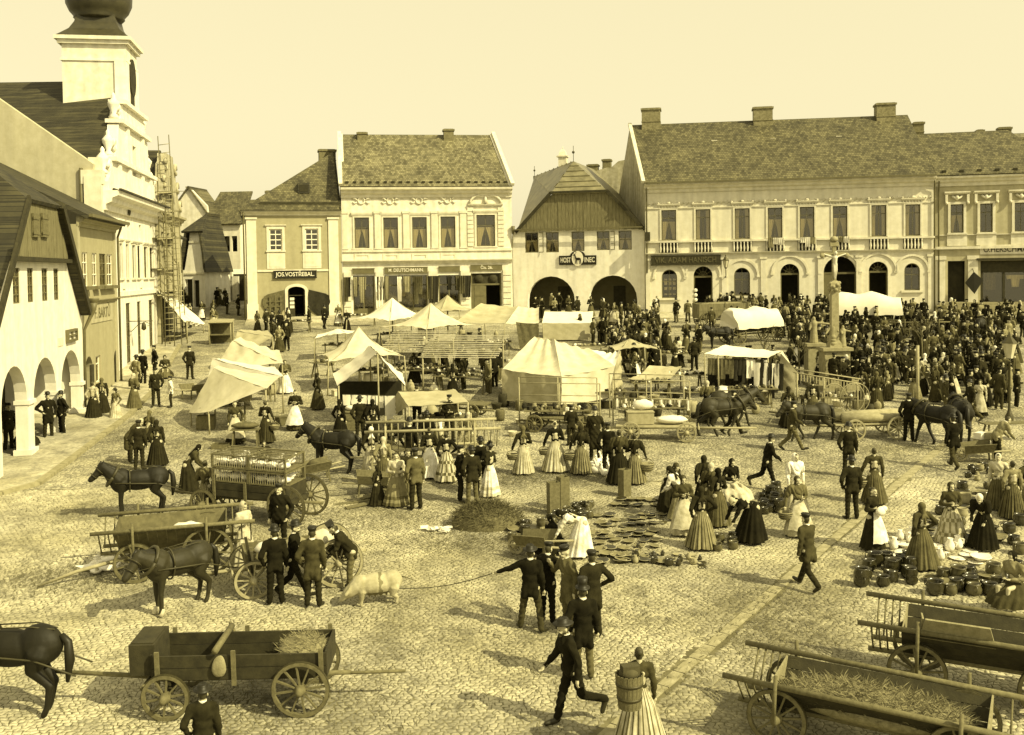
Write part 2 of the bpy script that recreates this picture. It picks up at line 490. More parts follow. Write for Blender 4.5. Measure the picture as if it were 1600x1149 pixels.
# ------------------------------------------------------------------ houses
class House:
 def __init__(s, name, label, A, B, cat='house', drop=1.5):
  A = Vector(A); B = Vector(B)
  s.z0 = min(gz(A.x, A.y), gz(B.x, B.y)) - .02
  s.o = Vector((A.x, A.y, s.z0))
  d = Vector((B.x - A.x, B.y - A.y, 0)); s.L = d.length; s.u = d.normalized(); s.v = Vector((-s.u.y, s.u.x, 0))
  if s.v.y < -.2: pass
  s.root = thing(name, label, cat, s.o, math.atan2(s.u.y, s.u.x))
  s.drop = drop
 def hit(s, px, py, q, nrm):
  d = ray(px, py); t = (q - CAMP).dot(nrm) / d.dot(nrm); return CAMP + d * t - s.o
 def uz(s, px, py, d=0):           # point of the plane parallel to the facade at depth d
  h = s.hit(px, py, s.o + s.v * d, s.v); return h.dot(s.u), h.z
 def dz(s, px, py, u):             # point of the cross plane at u
  h = s.hit(px, py, s.o + s.u * u, s.u); return h.dot(s.v), h.z
 def p3(s, px, py, d=0):
  u, z = s.uz(px, py, d); return (u, d, z)
 def rect(s, x0, y0, x1, y1, d=0):
  a = s.uz(x0, (y0 + y1) / 2, d)[0]; b = s.uz(x1, (y0 + y1) / 2, d)[0]
  xm = (x0 + x1) / 2
  return a, b, s.uz(xm, y1, d)[1], s.uz(xm, y0, d)[1]    # u0,u1,z0,z1
 def part(s, name, b, m, **k): return b.build(name, m, s.root, **k)
 def walls(s, top, holes, m, depth=10, th=.3, name='wall', sideL=None, sideR=None, floor=None):
  b = MB(); z = -s.drop
  b.plate([(0, z), (s.L, z)] + top, holes, 0, th)
  s.part(name, b, m)
  zl, zr = top[-1][1], top[0][1]
  b = MB()
  b.slab([(0, th, z), (0, th, zl), (0, depth, zl), (0, depth, z)], .25)
  b.slab([(s.L, th, z), (s.L, depth, z), (s.L, depth, zr), (s.L, th, zr)], .25)
  b.slab([(0.25, depth, z), (.25, depth, min(zl, zr)), (s.L - .25, depth, min(zl, zr)), (s.L - .25, depth, z)], .25)
  s.part('side_wall', b, sideL or m)
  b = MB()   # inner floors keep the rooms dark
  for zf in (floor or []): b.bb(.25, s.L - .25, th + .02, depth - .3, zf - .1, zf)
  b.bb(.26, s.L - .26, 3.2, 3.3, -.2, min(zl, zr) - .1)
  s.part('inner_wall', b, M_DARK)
def hrect(r): u0, u1, z0, z1 = r; return [(u0, z0), (u1, z0), (u1, z1), (u0, z1)]
def harch(r, rise=None, n=12):
 u0, u1, z0, z1 = r; w = (u1 - u0) / 2; rise = w if rise is None else rise
 c = (u0 + u1) / 2; zs = z1 - rise
 return [(u0, z0), (u1, z0)] + [(c + w * math.cos(t), zs + rise * math.sin(t)) for t in [PI * i / n for i in range(n + 1)]]
def window(H, r, cols=2, rows=(.36,), frame=M_FRAME, curtain=1, arch=False, y=.14, fw=.07, mw=.035, open_leaf=0, blind=0):
 u0, u1, z0, z1 = r; w = u1 - u0; h = z1 - z0
 b = MB()
 hole = [(fw, fw), (w - fw, fw), (w - fw, h - fw), (fw, h - fw)]
 if arch:
  hole = harch((fw, w - fw, fw, h - fw)); outer = harch((0, w, 0, h))
 else: outer = [(0, 0), (w, 0), (w, h), (0, h)]
 b.plate(outer, [hole], 0, .07)
 for i in range(1, cols):
  x = w * i / cols; b.bb(x - mw / 2, x + mw / 2, .005, .05, fw, h - fw - (.02 if not arch else .0))
 for q in rows:
  z = h * (1 - q); b.bb(fw, w - fw, .0 - .006, .056, z - mw / 2 - .008, z + mw / 2 + .008)
 f = b.build('window', frame, H.root, loc=(u0, y, z0))
 b = MB(); b.bb(fw * .8, w - fw * .8, .028, .036, fw * .8, h - (fw * .8 if not arch else w * .3)); b.build('pane', GLASS, f)
 if curtain:
  for sgn in (-1, 1):
   b = MB(); n = 14
   zs = [h * .02, h * .3, h * .62]; V = []
   if curtain == 2: zs = [h * .03, h * .5, h * .97]
   for j, z in enumerate(zs):
    wd = (w / 2 - fw) * ([.42, .62, .98][j] if curtain == 1 else [.5, .5, .6][j])
    for i in range(n):
     t = i / (n - 1)
     x = (fw + t * wd) if sgn < 0 else (w - fw - t * wd)
     V.append((x, .085 + .02 * math.sin(t * 22 + j), z))
   b.add(V, [(j * n + i, j * n + i + 1, (j + 1) * n + i + 1, (j + 1) * n + i) for j in range(2) for i in range(n - 1)], 0, True)
   b.build('curtain', M_CURT, f)
 if blind:
  b = MB(); b.bb(fw, w - fw, .1, .11, h * (1 - blind), h - fw); b.build('curtain', M_CURT, f)
 if open_leaf:
  b = MB(); b.plate([(0, 0), (w * .45, 0), (w * .45, h), (0, h)], [[(.05, .05), (w * .45 - .05, .05), (w * .45 - .05, h - .05), (.05, h - .05)]], 0, .04)
  for q in (.33, .66): b.bb(.05, w * .45 - .05, .005, .035, h * q - .015, h * q + .015)
  lf = b.build('casement', frame, f, loc=(w, -.02, 0), rz=-R(25) if open_leaf > 0 else PI + R(25))
 return f
def surround(H, r, w=.16, d=.07, m=None, head=.25, sill=.12, name='window_surround'):
 u0, u1, z0, z1 = r; b = MB()
 b.plate([(u0 - w, z0 - .001), (u1 + w, z0 - .001), (u1 + w, z1 + w), (u0 - w, z1 + w)], [[(u0 + .001, z0 + .001), (u1 - .001, z0 + .001), (u1 - .001, z1), (u0 + .001, z1)]], -d, -.003)
 if head: b.prof([(-.004, z1 + w + .002), (-d - .04, z1 + w + .002), (-d - .1, z1 + w + head * .6), (-d - .1, z1 + w + head), (-.004, z1 + w + head)], u0 - w - .12, u1 + w + .12)
 if sill: b.bb(u0 - w - .06, u1 + w + .06, -d - .08, -.004, z0 - sill, z0 - .003)
 H.part(name, b, m or M_TRIM)
def cornice(H, u0, u1, z, h=.5, d=.5, m=None, name='cornice'):
 b = MB()
 b.prof([(-.003, z), (-d * .2, z), (-d * .25, z + h * .3), (-d * .55, z + h * .42), (-d * .6, z + h * .62), (-d * .95, z + h * .75), (-d, z + h), (-.003, z + h)], u0, u1)
 return H.part(name, b, m or M_TRIM)
def band(H, u0, u1, z, h=.2, d=.08, m=None, name='string_course'):
 b = MB(); b.bb(u0, u1, -d, -.003, z, z + h); return H.part(name, b, m or M_TRIM)
def text(s, name, parent, loc, size, m, rz=0, extrude=.012, width=None, rot=None):
 c = bpy.data.curves.new(name, 'FONT'); c.body = s; c.size = size; c.extrude = extrude; c.align_x = 'CENTER'; c.align_y = 'CENTER'
 c.offset = .012 * size
 o = bpy.data.objects.new(name, c); COL.objects.link(o)
 dg = bpy.context.evaluated_depsgraph_get(); me = bpy.data.meshes.new_from_object(o.evaluated_get(dg), depsgraph=dg)
 bpy.data.objects.remove(o)
 xs = [v.co.x for v in me.vertices]
 k = width / (max(xs) - min(xs)) if width else 1
 me.materials.clear(); me.materials.append(m)
 o = link(name, me, parent, loc=loc, rot=rot or (PI / 2, 0, rz)); o.scale = (k, 1, 1)
 return o
def signboard(H, px, txt, m=M_BLACK, lm=M_LETTER, y=-.1, size=None, wfrac=.9):
 r = H.rect(*px); u0, u1, z0, z1 = r
 b = MB(); b.bb(u0, u1, y, -.004, z0, z1); b.bb(u0 - .03, u1 + .03, y - .02, y - .001, z1 - .03, z1 + .03); b.bb(u0 - .03, u1 + .03, y - .02, y - .001, z0 - .03, z0 + .03)
 s = H.part('sign_board', b, m)
 if txt: text(txt, 'lettering', s, ((u0 + u1) / 2, y - .02, (z0 + z1) / 2), size or (z1 - z0) * .82, lm, width=(u1 - u0) * wfrac)
 return s
def roof(H, pts, m=None, t=.18, name='roof'):
 b = MB()
 for q in pts: b.slab(q, t)
 return H.part(name, b, m or M_TILE)
def chimney(H, x0, y0, x1, y1, d, m=None, dep=.8, cap=True, parent=None, low=1.0):
 u0, u1, z0, z1 = H.rect(x0, y0, x1, y1, d)
 b = MB(); b.bb(u0 + .06, u1 - .06, d - dep / 2, d + dep / 2, z0 - low, z1 - .15)
 b.bb(u0 - .02, u1 + .02, d - dep / 2 - .08, d + dep / 2 + .08, z1 - .15, z1)
 b.bb(u0 + .1, u1 - .1, d - dep / 2 + .1, d + dep / 2 - .1, z1, z1 + .05)
 b.bb(u0 + .03, u1 - .03, d - dep / 2 - .04, d + dep / 2 + .04, z0 + .15, z0 + .22)
 b.build('chimney', m or M_BRICK, parent or H.root)
def downpipe(H, u, zt, zb, y=-.14):
 b = MB(); b.tube([(u, -.35, zt), (u, -.3, zt - .25), (u, y, zt - .7), (u, y, zb)], .06, 8); H.part('downpipe', b, M_TIN)
def skylight(H, x0, y0, x1, y1, d, light=True):
 u0, u1, z0, z1 = H.rect(x0, y0, x1, y1, d)
 b = MB(); b.bb(u0, u1, d - .35, d + .4, z0, z1);
 o = H.part('skylight', b, M_TRIM if light else M_DARK)
# --- house with the white-framed windows (left end of the far side)
H = House('grocer_house', 'low ochre corner house with hipped roof, two white-framed windows and a black name board', G(386, 500.5), G(536, 494.5))
zt = H.uz(460, 336)[1]
wr = [H.rect(420.5, 358, 441, 392), H.rect(476.5, 357.5, 497.5, 391.5)]
dr = H.rect(450, 448, 477, 501); dr = (dr[0], dr[1], .18, dr[3])
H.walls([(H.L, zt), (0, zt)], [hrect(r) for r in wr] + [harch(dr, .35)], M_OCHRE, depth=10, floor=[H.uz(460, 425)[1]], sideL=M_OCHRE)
for r in wr:
 window(H, r, cols=2, rows=(.25, .5, .75), frame=M_FRAMEW, curtain=0, y=.06, fw=.1, mw=.06)
 surround(H, r, .2, .05, head=.14, sill=.1)
 b = MB(); zb = H.uz(450, 420)[1]
 b.bb(r[0] - .2, r[1] + .2, -.04, -.003, zb, r[2] - .12); b.bb(r[0] - .02, r[1] + .02, -.06, -.042, zb + .15, r[2] - .3)
 H.part('apron_panel', b, M_TRIM)
for px in ((386, 401.5), (514, 529.5)):
 a = H.uz(px[0], 420)[0]; c = H.uz(px[1], 420)[0]; a = max(a, -.03)
 b = MB(); b.bb(a, c, -.09, -.003, 1.3, zt - .35); b.bb(a - .06, c + .06, -.15, -.004, -1.3, 1.3); b.bb(a - .08, c + .08, -.18, -.093, zt - .35, zt - .2); H.part('pilaster', b, M_CREAM2)
band(H, H.uz(402, 420)[0], H.uz(513, 420)[0], H.uz(460, 424.5)[1], .16)
cornice(H, -.3, H.L + .02, zt - .05, .42, .5, M_CREAM2)
signboard(H, (427.5, 423.5, 494.5, 434.5), 'JOS.VOSTŘEBAL.', y=-.16)
# door with arched white frame
u0, u1, z0, z1 = dr
b = MB(); b.plate(harch((u0 - .22, u1 + .22, z0, z1 + .22), .5), [harch((u0 + .002, u1 - .002, z0 + .01, z1), .35)], -.08, .1); H.part('door_frame', b, M_TRIM)
b = MB(); b.bb(u0, u0 + .1, .2, .28, z0, z1 - .2); b.bb(u1 - .1, u1, .2, .28, z0, z1 - .2); b.bb(u0 + .1, u1 - .1, .2, .28, z1 - .75, z1 - .68); b.bb(u0 + .1, u0 + .55, .2, .24, z0, z0 + 1.2)
d_ = H.part('door', b, M_WOODD)
b = MB()
for i in range(3): b.bb(u0 + .16, u0 + .5, .16, .19, z0 + .7 + i * .32, z0 + .92 + i * .32)
b.build('price_card', M_LETTER, d_)
b = MB(); b.bb(u0 - .8, u1 + 1.8, -.7, -.01, -.4, .12); b.bb(u0 - 1.0, u1 + 2, -1.1, -.71, -.4, -.04); H.part('door_step', b, M_STONE)
# open shutters hung with cloth
for sgn, m, nm in ((-1, M_CLOTHM, 'plaid_cloth'), (1, M_CLOTHD, 'hung_coat')):
 b = MB(); cx = (u0 - .28) if sgn < 0 else (u1 + .28)
 n = 7; V = []
 for j in range(6):
  tz = j / 5
  wd = [1.35, 1.6, 1.7, 1.5, 1.1, .5][j]
  for i in range(n):
   t = i / (n - 1)
   V.append((cx + sgn * (t * wd + (.15 * j if j > 3 else 0)), -.12 - .08 * math.sin(i * 2.1 + j), z1 - .25 - tz * 2.6 - (.35 * t if j == 0 else 0)))
 b.add(V, [(j * n + i, j * n + i + 1, (j + 1) * n + i + 1, (j + 1) * n + i) for j in range(5) for i in range(n - 1)], 0, True)
 for i in range(6 if sgn < 0 else 0):
  j = 1 + (i // 3) * 2; q = i % 3
  b.bb(cx - .35 - q * .42, cx - .2 - q * .42, -.225, -.215, z1 - 2.2, z1 - .7) if i < 3 else b.bb(cx - 1.3, cx - .2, -.232, -.226, z1 - 1.2 - q * .4, z1 - 1.1 - q * .4)
 H.part(nm, b, m)
E0 = (-.45, -.55, zt + .36); E1 = (H.L - .01, -.55, zt + .36)
ap = H.p3(530, 236, 5.2); apx = (H.L - .01, 5.2, ap[2])
roof(H, [(E0, E1, apx), (E0, apx, (-.45, 10.5, zt + .36)), (E1, (H.L - .01, 10.5, zt + .36), apx)], M_TILE)
b = MB(); q = H.rect(415, 293, 430, 309, 2); chimney(H, 414, 299, 429, 309, 6.5, dep=.7); chimney(H, 497, 235, 525, 255, 6.2, dep=1.2)
q = H.rect(467, 290, 481, 303, 1.6); b = MB(); b.bb(q[0] - .1, q[1] + .1, .9, 2.6, q[2], q[3] + .15); o = H.part('dormer', b, M_TILE_D)
b = MB(); b.bb(q[0], q[1], .88, .895, q[2] + .12, q[3]); b.build('hatch', M_DARK, o)
b = MB(); a = H.p3(405, 318, .1); c = H.p3(529, 315, .1); b.bar((a[0], -.05, a[2]), (c[0], -.05, a[2]), .06, .2); H.part('snow_board', b, M_WOODD)
downpipe(H, -.12, zt + .2, -.3)
GROC = H
# --- draper's house
H = House('draper_house', 'two-storey cream stucco house with five curtained windows and cloth hung over its shop fronts', G(536.5, 494), G(801.5, 486.5))
zt = H.uz(668, 309)[1]
W5 = [H.rect(554, 340, 577, 388), H.rect(599, 340, 622, 388), H.rect(644, 339.5, 667, 387.5), H.rect(688.5, 338.5, 711.5, 387), H.rect(744.5, 336, 773.5, 385)]
shop = [H.rect(552, 431, 585, 489), H.rect(601, 430.5, 668, 489), H.rect(685.5, 430, 718.5, 489), H.rect(736, 427, 784, 486)]
shop = [(a, b_, .15 if i < 3 else .02, d) for i, (a, b_, c, d) in enumerate(shop)]
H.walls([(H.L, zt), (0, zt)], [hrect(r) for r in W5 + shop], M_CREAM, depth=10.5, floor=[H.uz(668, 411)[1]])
for i, r in enumerate(W5):
 window(H, r, curtain=1, rows=(.34,))
 if i < 4:
  surround(H, r, .14, .06, head=.28, sill=.12)
  b = MB(); zc = r[3] + 1.35; uc = (r[0] + r[1]) / 2
  b.tube([(uc + .26 * math.cos(t), -.05, zc + .26 * math.sin(t)) for t in [2 * PI * k / 12 for k in range(13)]], .07, 6)
  for sg in (-1, 1):
   b.tube([(uc + sg * .3, -.05, zc), (uc + sg * .5, -.06, zc + .2), (uc + sg * .75, -.05, zc + .12)], [.06, .09, .03], 6)
   b.tube([(uc + sg * .35, -.05, zc - .1), (uc + sg * .55, -.06, zc - .22), (uc + sg * .72, -.05, zc - .1)], [.05, .07, .03], 6)
  H.part('stucco_wreath', b, M_TRIM)
  b = MB(); zc = r[2] - .75
  b.plate([(r[0] - .05, zc - .25), (r[1] + .05, zc - .25), (r[1] + .05, zc + .3), (r[0] - .05, zc + .3)], [[(r[0] + .12, zc - .12), (r[1] - .12, zc - .12), (r[1] - .12, zc + .15), (r[0] + .12, zc + .15)]], -.05, -.003)
  H.part('apron_panel', b, M_TRIM)
 else:
  surround(H, r, .16, .08, head=.25, sill=.12)
  b = MB(); uc = (r[0] + r[1]) / 2; zb = r[3] + .85
  b.prof([(-.004, zb - .08), (-.2, zb - .08), (-.26, zb + .06), (-.004, zb + .06)], uc - 1.45, uc + 1.45)
  arc = [(uc + 1.3 * math.cos(t), -.14, zb + .1 + .75 * math.sin(t)) for t in [PI * k / 14 for k in range(15)]]
  b.tube(arc, .1, 6); b.tube([(uc, -.12, zb + .1), (uc, -.14, zb + .7)], [.2, .05], 8); b.ell((uc, -.1, zb + .95), (.12, .1, .16))
  H.part('pediment', b, M_TRIM)
  for sg in (-1, 1):
   for k in range(9):
    b = MB(); z_ = r[2] + .02 + k * .36
    x_ = r[0] - .75 if sg < 0 else r[1] + .25
    b.bb(x_, x_ + .5, -.09, -.003, z_, z_ + .3); H.part('rusticated_block', b, M_TRIM)
for px in (537.5, 590.5, 635, 679, 724):
 u = H.uz(px, 360)[0]
 b = MB(); b.bb(max(u - .26, .02), u + .26, -.11, -.003, W5[0][2] - .02, W5[0][3] + .3); b.bb(max(u - .34, .01), u + .34, -.16, -.004, W5[0][3] + .3, W5[0][3] + .5); b.bb(max(u - .34, .01), u + .34, -.16, -.004, W5[0][2] - .1, W5[0][2] - .021); H.part('pilaster', b, M_TRIM)
band(H, 0, H.L, W5[0][2] - .32, .2, .12)
cornice(H, 0, H.L, H.uz(668, 412)[1], .32, .36)
cornice(H, -.02, H.L + .02, zt, .85, .7)
for px in ((537.5, 549), (587, 599), (670, 684), (720, 734), (786, 799)):
 a = max(H.uz(px[0], 450)[0], .02); c = H.uz(px[1], 450)[0]
 for k in range(8):
  b = MB(); b.bb(a, c, -.14, -.003, -.2 + k * .48, -.2 + k * .48 + .42); H.part('rusticated_block', b, M_TRIM)
signboard(H, (551, 420, 585, 427.5), '', m=M_FRAME, y=-.1)
signboard(H, (601, 418, 668, 427), 'M. DEUTSCHMANN.', m=M_FRAME, y=-.1, wfrac=.82)
signboard(H, (685.5, 416.5, 718.5, 424.5), '', m=M_FRAME, y=-.1)
s = signboard(H, (735.5, 414.5, 784.5, 422.5), 'Čís. 26.', m=M_FRAME, y=-.1, wfrac=.38)
M_HANG = [M_CLOTHD, M_CLOTHM, M_CLOTHW, mat('brown_cloth', .09, var=.5, scale=9), mat('grey_cloth', .26, var=.3, scale=9)]
def hang(H, u, zt_, w, h, m, y=-.3, name='hung_cloth', taper=.8, parent=None):
 b = MB(); n = 9; V = []; k = 6
 ph = random.random() * 6
 for j in range(k):
  t = j / (k - 1); wd = w * (1 - (1 - taper) * t)
  for i in range(n):
   s_ = i / (n - 1) - .5
   V.append((u + s_ * wd, y + .07 * math.sin(s_ * 17 + ph + t), zt_ - h * t + .04 * math.sin(i * 2.7 + ph) * t))
 b.add(V, [(j * n + i, j * n + i + 1, (j + 1) * n + i + 1, (j + 1) * n + i) for j in range(k - 1) for i in range(n - 1)], 0, True)
 return b.build(name, m, parent or H.root)
for i, r in enumerate(shop):
 u0, u1, z0, z1 = r; b = MB()
 if i < 3:
  for k in range(4 if i == 1 else 3):
   nn = 3 if i == 1 else 2
   x = u0 + (u1 - u0) * k / nn if k <= nn else u1
   x = min(max(x, u0 + .06), u1 - .06)
   b.bb(x - .05, x + .05, .15, .25, z0, z1)
  b.bb(u0, u1, .145, .255, z1 - .85, z1 - .75); b.bb(u0, u1, .14, .26, z0, z0 + .45)
  f = H.part('shop_front', b, M_FRAME)
  b = MB(); b.bb(u0, u1, .19, .2, z0 + .45, z1); b.build('pane', GLASS, f)
  for k in range(int((u1 - u0) / .34)):
   m = random.choice(M_HANG if i == 1 else M_HANG[:1] + M_HANG[3:])
   hh = random.uniform(.9, 2.3)
   hang(H, u0 + .2 + k * .34, z1 - random.choice((.05, .1, .85)), .36, hh, m, y=random.choice((-.2, .35, .4)))
 else:
  b.bb(u0, u0 + .12, .15, .3, z0, z1); b.bb(u1 - .12, u1, .15, .3, z0, z1); b.bb(u0 + .12, u1 - .12, .15, .3, z1 - 1.0, z1 - .86); b.bb(u0 + .12, (u0 + u1) / 2, .2, .26, z0, z1 - 1.0)
  f = H.part('door', b, M_FRAME)
  for sg in (0, 1):
   b = MB(); cx = u0 + (u1 - u0) * (.27 + .46 * sg); b.lathe([(.02, 0), (.36, 0), (.36, .04), (.02, .04)], n=20)
   o = b.build('roundel', M_WOODD, f, loc=(cx, .16, z1 - .45), rot=(PI / 2, 0, 0))
  for q in range(2):
   b = MB(); b.bb(u0 + .3, (u0 + u1) / 2 - .15, .17, .198, z0 + .3 + q * 1.15, z0 + 1.3 + q * 1.15); b.build('door_panel', M_FRAME, f)
  b = MB(); b.bb(u0 + .13, u1 - .13, .22, .24, z1 - .86, z1 - .02); b.build('fanlight', M_WOODD, f)
for u_, m, w, h in ((H.uz(566, 450)[0], M_HANG[4], .5, 2.1), (H.uz(594, 450)[0], M_HANG[0], .8, 1.0), (H.uz(594, 468)[0], M_HANG[2], .75, 2.6), (H.uz(594, 460)[0], M_HANG[3], .78, 1.9), (H.uz(636, 450)[0], M_HANG[4], .6, 1.3), (H.uz(677, 450)[0], M_HANG[0], .9, 2.2), (H.uz(672, 455)[0], M_HANG[3], .6, 1.9), (H.uz(728, 450)[0], M_HANG[0], .8, 1.8), (H.uz(722, 450)[0], M_HANG[3], .5, 1.5), (H.uz(541, 455)[0], M_HANG[1], .4, 2.0), (H.uz(545, 460)[0], M_HANG[0], .35, 1.6)):
 hang(H, u_, shop[0][3] - .1, w, h, m, y=-.34 - random.random() * .1)
b = MB(); b.bb(.5, H.uz(733, 480)[0], -1.2, -.15, -.6, .12); b.bb(.3, H.uz(733, 480)[0] + .2, -1.6, -1.21, -.6, -.05); H.part('door_step', b, M_STONE)
zr0 = H.uz(530, 213, 5.3); zr1 = H.uz(770, 208.5, 5.3); zr = (zr0[1] + zr1[1]) / 2
ze = zt + .88; ua, ub = zr0[0], zr1[0]
mid = (0, 5.3)
roof(H, [((.0, -.75, ze), (H.L, -.75, ze), (ub, 5.3, zr), (ua, 5.3, zr)), ((2 * ua, 11.4, ze), (ua, 5.3, zr), (ub, 5.3, zr), (2 * ub - H.L, 11.4, ze))], M_TILE_L)
b = MB()
for q in (((0, -.05, zt), (0, -.7, ze), (ua, 5.3, zr + .05), (ua * 2, 11, ze), (2 * ua, 10.5, zt)),):
 b.slab(q, .3)
for q in (((H.L, -.05, zt), (H.L * 1 + 2 * (ub - H.L), 10.5, zt), (2 * ub - H.L, 11, ze), (ub, 5.3, zr + .05), (H.L, -.7, ze)),):
 b.slab(q, .3)
H.part('gable_wall', b, M_CREAM2)
for (x0, x1) in ((0, ua), (H.L, ub)):
 b = MB(); b.bar((x0, -.8, ze + .1), (x1, 5.3, zr + .16), .3, .28); H.part('verge', b, M_CREAM2)
chimney(H, 557.5, 208, 574.5, 230, 5.0, dep=.9); chimney(H, 692, 203, 709.5, 226, 5.0, dep=.9)
skylight(H, 604, 262, 615.5, 269, 2.4); skylight(H, 687, 260.5, 698.5, 267.5, 2.4, False)
for k in range(22):
 b = MB(); x = .5 + k * (H.L - 1) / 21; b.bb(x - .13, x + .13, -.5, -.3, ze + .28, ze + .42); H.part('snow_guard', b, M_DARK)
DRAP = H
# --- inn
H = House('inn', 'whitewashed inn with boarded gable, two round arcade arches and a stag sign', G(802.5, 486), G(1008, 488.5), cat='inn')
zt = H.uz(905, 357)[1]
WI = [H.rect(820.5, 363.5, 841, 395), H.rect(853, 363, 873, 394.5), H.rect(893, 362, 913, 392.5), H.rect(932.5, 361.5, 952.5, 391), H.rect(966.5, 360.5, 987, 390.5)]
ar = [H.rect(824.5, 432, 898, 490), H.rect(920.5, 430.5, 995.5, 490)]
ar = [(a, b_, -.3, d) for a, b_, c, d in ar]
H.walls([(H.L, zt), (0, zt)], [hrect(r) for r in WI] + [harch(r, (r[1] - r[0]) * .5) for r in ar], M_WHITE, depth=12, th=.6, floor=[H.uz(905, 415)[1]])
for i, r in enumerate(WI): window(H, r, curtain=1, rows=(.45,), y=.05, open_leaf=(1, 0, 0, 1, 0)[i])
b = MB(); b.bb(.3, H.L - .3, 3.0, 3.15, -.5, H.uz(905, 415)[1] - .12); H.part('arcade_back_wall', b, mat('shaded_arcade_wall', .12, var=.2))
for q in (ar[1][0] + 1.6, ar[0][0] + 2): b = MB(); b.bb(q, q + 1, 2.92, 2.99, -.3, 2.15); H.part('inner_door', b, M_WOODD)
r = H.rect(874, 399.5, 932, 414); u0, u1, z0, z1 = r; uc = (u0 + u1) / 2
b = MB(); b.bb(u0, u1, -.12, -.01, z0, z1)
arc = [(uc + .62 * math.cos(t), z1 - .02 + .42 * math.sin(t)) for t in [PI * k / 12 for k in range(13)]]
b.plate([(uc + .62, z1 - .3)] + arc + [(uc - .62, z1 - .3)], [], -.14, -.015)
s = H.part('sign_board', b, M_BLACK)
text('HOST', 'lettering', s, ((u0 + uc - .45) / 2, -.14, (z0 + z1) / 2), (z1 - z0) * .75, M_LETTER, width=(uc - .5 - u0) * .8)
text('INEC', 'lettering', s, ((u1 + uc + .45) / 2, -.14, (z0 + z1) / 2), (z1 - z0) * .75, M_LETTER, width=(u1 - uc - .5) * .8)
b = MB(); arc = [(uc + .48 * math.cos(t), z0 + .52 + .62 * math.sin(t)) for t in [2 * PI * k / 20 for k in range(20)]]
b.plate(arc, [], -.155, -.142); b.build('sign_roundel', M_LETTER, s)
def stag(parent, x, z, k, y):
 b = MB()
 b.ell((x, y, z), (.2 * k, .02, .1 * k)); b.tube([(x - .15 * k, y, z + .03 * k), (x - .22 * k, y, z + .26 * k)], [.06 * k, .04 * k], 6)
 b.ell((x - .27 * k, y, z + .28 * k), (.09 * k, .02, .04 * k))
 for dx, fx in ((-.15, -.2), (-.1, -.06), (.14, .12), (.18, .22)): b.tube([(x + dx * k, y, z - .04 * k), (x + fx * k, y, z - .36 * k)], [.03 * k, .015 * k], 5)
 for e in (-1, 1): b.tube([(x - .23 * k, y, z + .3 * k), (x + (-.23 + e * .1) * k, y, z + .45 * k), (x + (-.2 + e * .04) * k, y, z + .58 * k)], .012 * k, 4)
 b.build('stag_figure', M_BLACK, parent)
stag(s, uc + .05, z0 + .48, 1.15, -.165)
# boarded gable, board by board
gl = [H.uz(812, 359, -.1), H.uz(1003.5, 356, -.1), H.uz(947.5, 301, -.1), H.uz(864, 301, -.1)]
gb = link('gable_boarding', None, H.root)
zb, ztp = (gl[0][1] + gl[1][1]) / 2, (gl[2][1] + gl[3][1]) / 2
nb = 34; bw = (gl[1][0] - gl[0][0]) / nb
for k in range(nb):
 x0 = gl[0][0] + k * bw; x1 = x0 + bw - .015
 def top(x):
  if x < gl[3][0]: return zb + (ztp - zb) * (x - gl[0][0]) / (gl[3][0] - gl[0][0])
  if x > gl[2][0]: return zb + (ztp - zb) * (gl[1][0] - x) / (gl[1][0] - gl[2][0])
  return ztp
 dy = random.uniform(0, .035); lo = zb - random.uniform(.1, .2)
 b = MB(); b.plate([(x0, lo), (x1, lo), (x1, max(top(x1), lo + .05)), (x0, max(top(x0), lo + .05))], [], -.16 - dy, -.12)
 b.build('board', M_BOARD, gb)
b = MB(); b.plate([(gl[0][0], zb), (gl[1][0], zb), (gl[2][0], ztp), (gl[3][0], ztp)], [], -.1, .1); H.part('gable_wall', b, M_WOODD)
apx = H.p3(896, 252, 3.0)
rb = H.p3(830, 274.5, 9.5)
B0, B1 = (gl[0][0] - .3, -.35, zb - .25), (gl[1][0] + .25, -.35, zb - .25)
T0_, T1_ = (gl[3][0] - .1, -.35, ztp), (gl[2][0] + .1, -.35, ztp)
el = H.p3(799.5, 346.5, 0)
roof(H, [(T0_, T1_, apx), (T1_, (gl[1][0] + .3, -.35, zb - .2), (gl[1][0] + .3, 12, zb - .2), (apx[0] + .5, 11, apx[2]), apx)], M_SHEET, .12)
# left slope as sheets of roofing
lt = link('tin_roofing', None, H.root)
def lerp(a, b_, t): return tuple(a[i] + (b_[i] - a[i]) * t for i in range(3))
e_near = B0; e_far = (B0[0] - .1 - .4, 11, B0[2]); r_near = T0_; r_far = (rb[0], rb[1], rb[2])
# slope polygon: eave near, eave far, ridge far, apex, gable top corner
b = MB(); b.slab([B0, T0_, apx, (rb[0], 10.5, rb[2]), (e_far[0], 10.5, B0[2])], .1); b.build('sheeting', M_SHEET, lt)
for k in range(14):
 t = k / 13
 lo = lerp(B0, (e_far[0], 10.5, B0[2]), t)
 if t < .27: hi = lerp(T0_, apx, t / .27)
 else: hi = lerp(apx, (rb[0], 10.5, rb[2]), (t - .27) / .73)
 b = MB(); lo = (lo[0], lo[1], lo[2] + .05); hi = (hi[0], hi[1], hi[2] + .05); b.bar(lo, hi, .06, .07); b.build('seam', M_TIN, lt)
for k in range(5):
 t = (k + 1) / 6; b = MB(); a_ = lerp(B0, T0_, min(t * 1.4, 1)); c_ = lerp((e_far[0], 10.5, B0[2]), (rb[0], 10.5, rb[2]), t)
 a_ = lerp(B0, apx, t)
 b.bar((a_[0] , a_[1], a_[2] + .06), (c_[0], c_[1], c_[2] + .06), .05, .05); b.build('seam', M_TIN, lt)
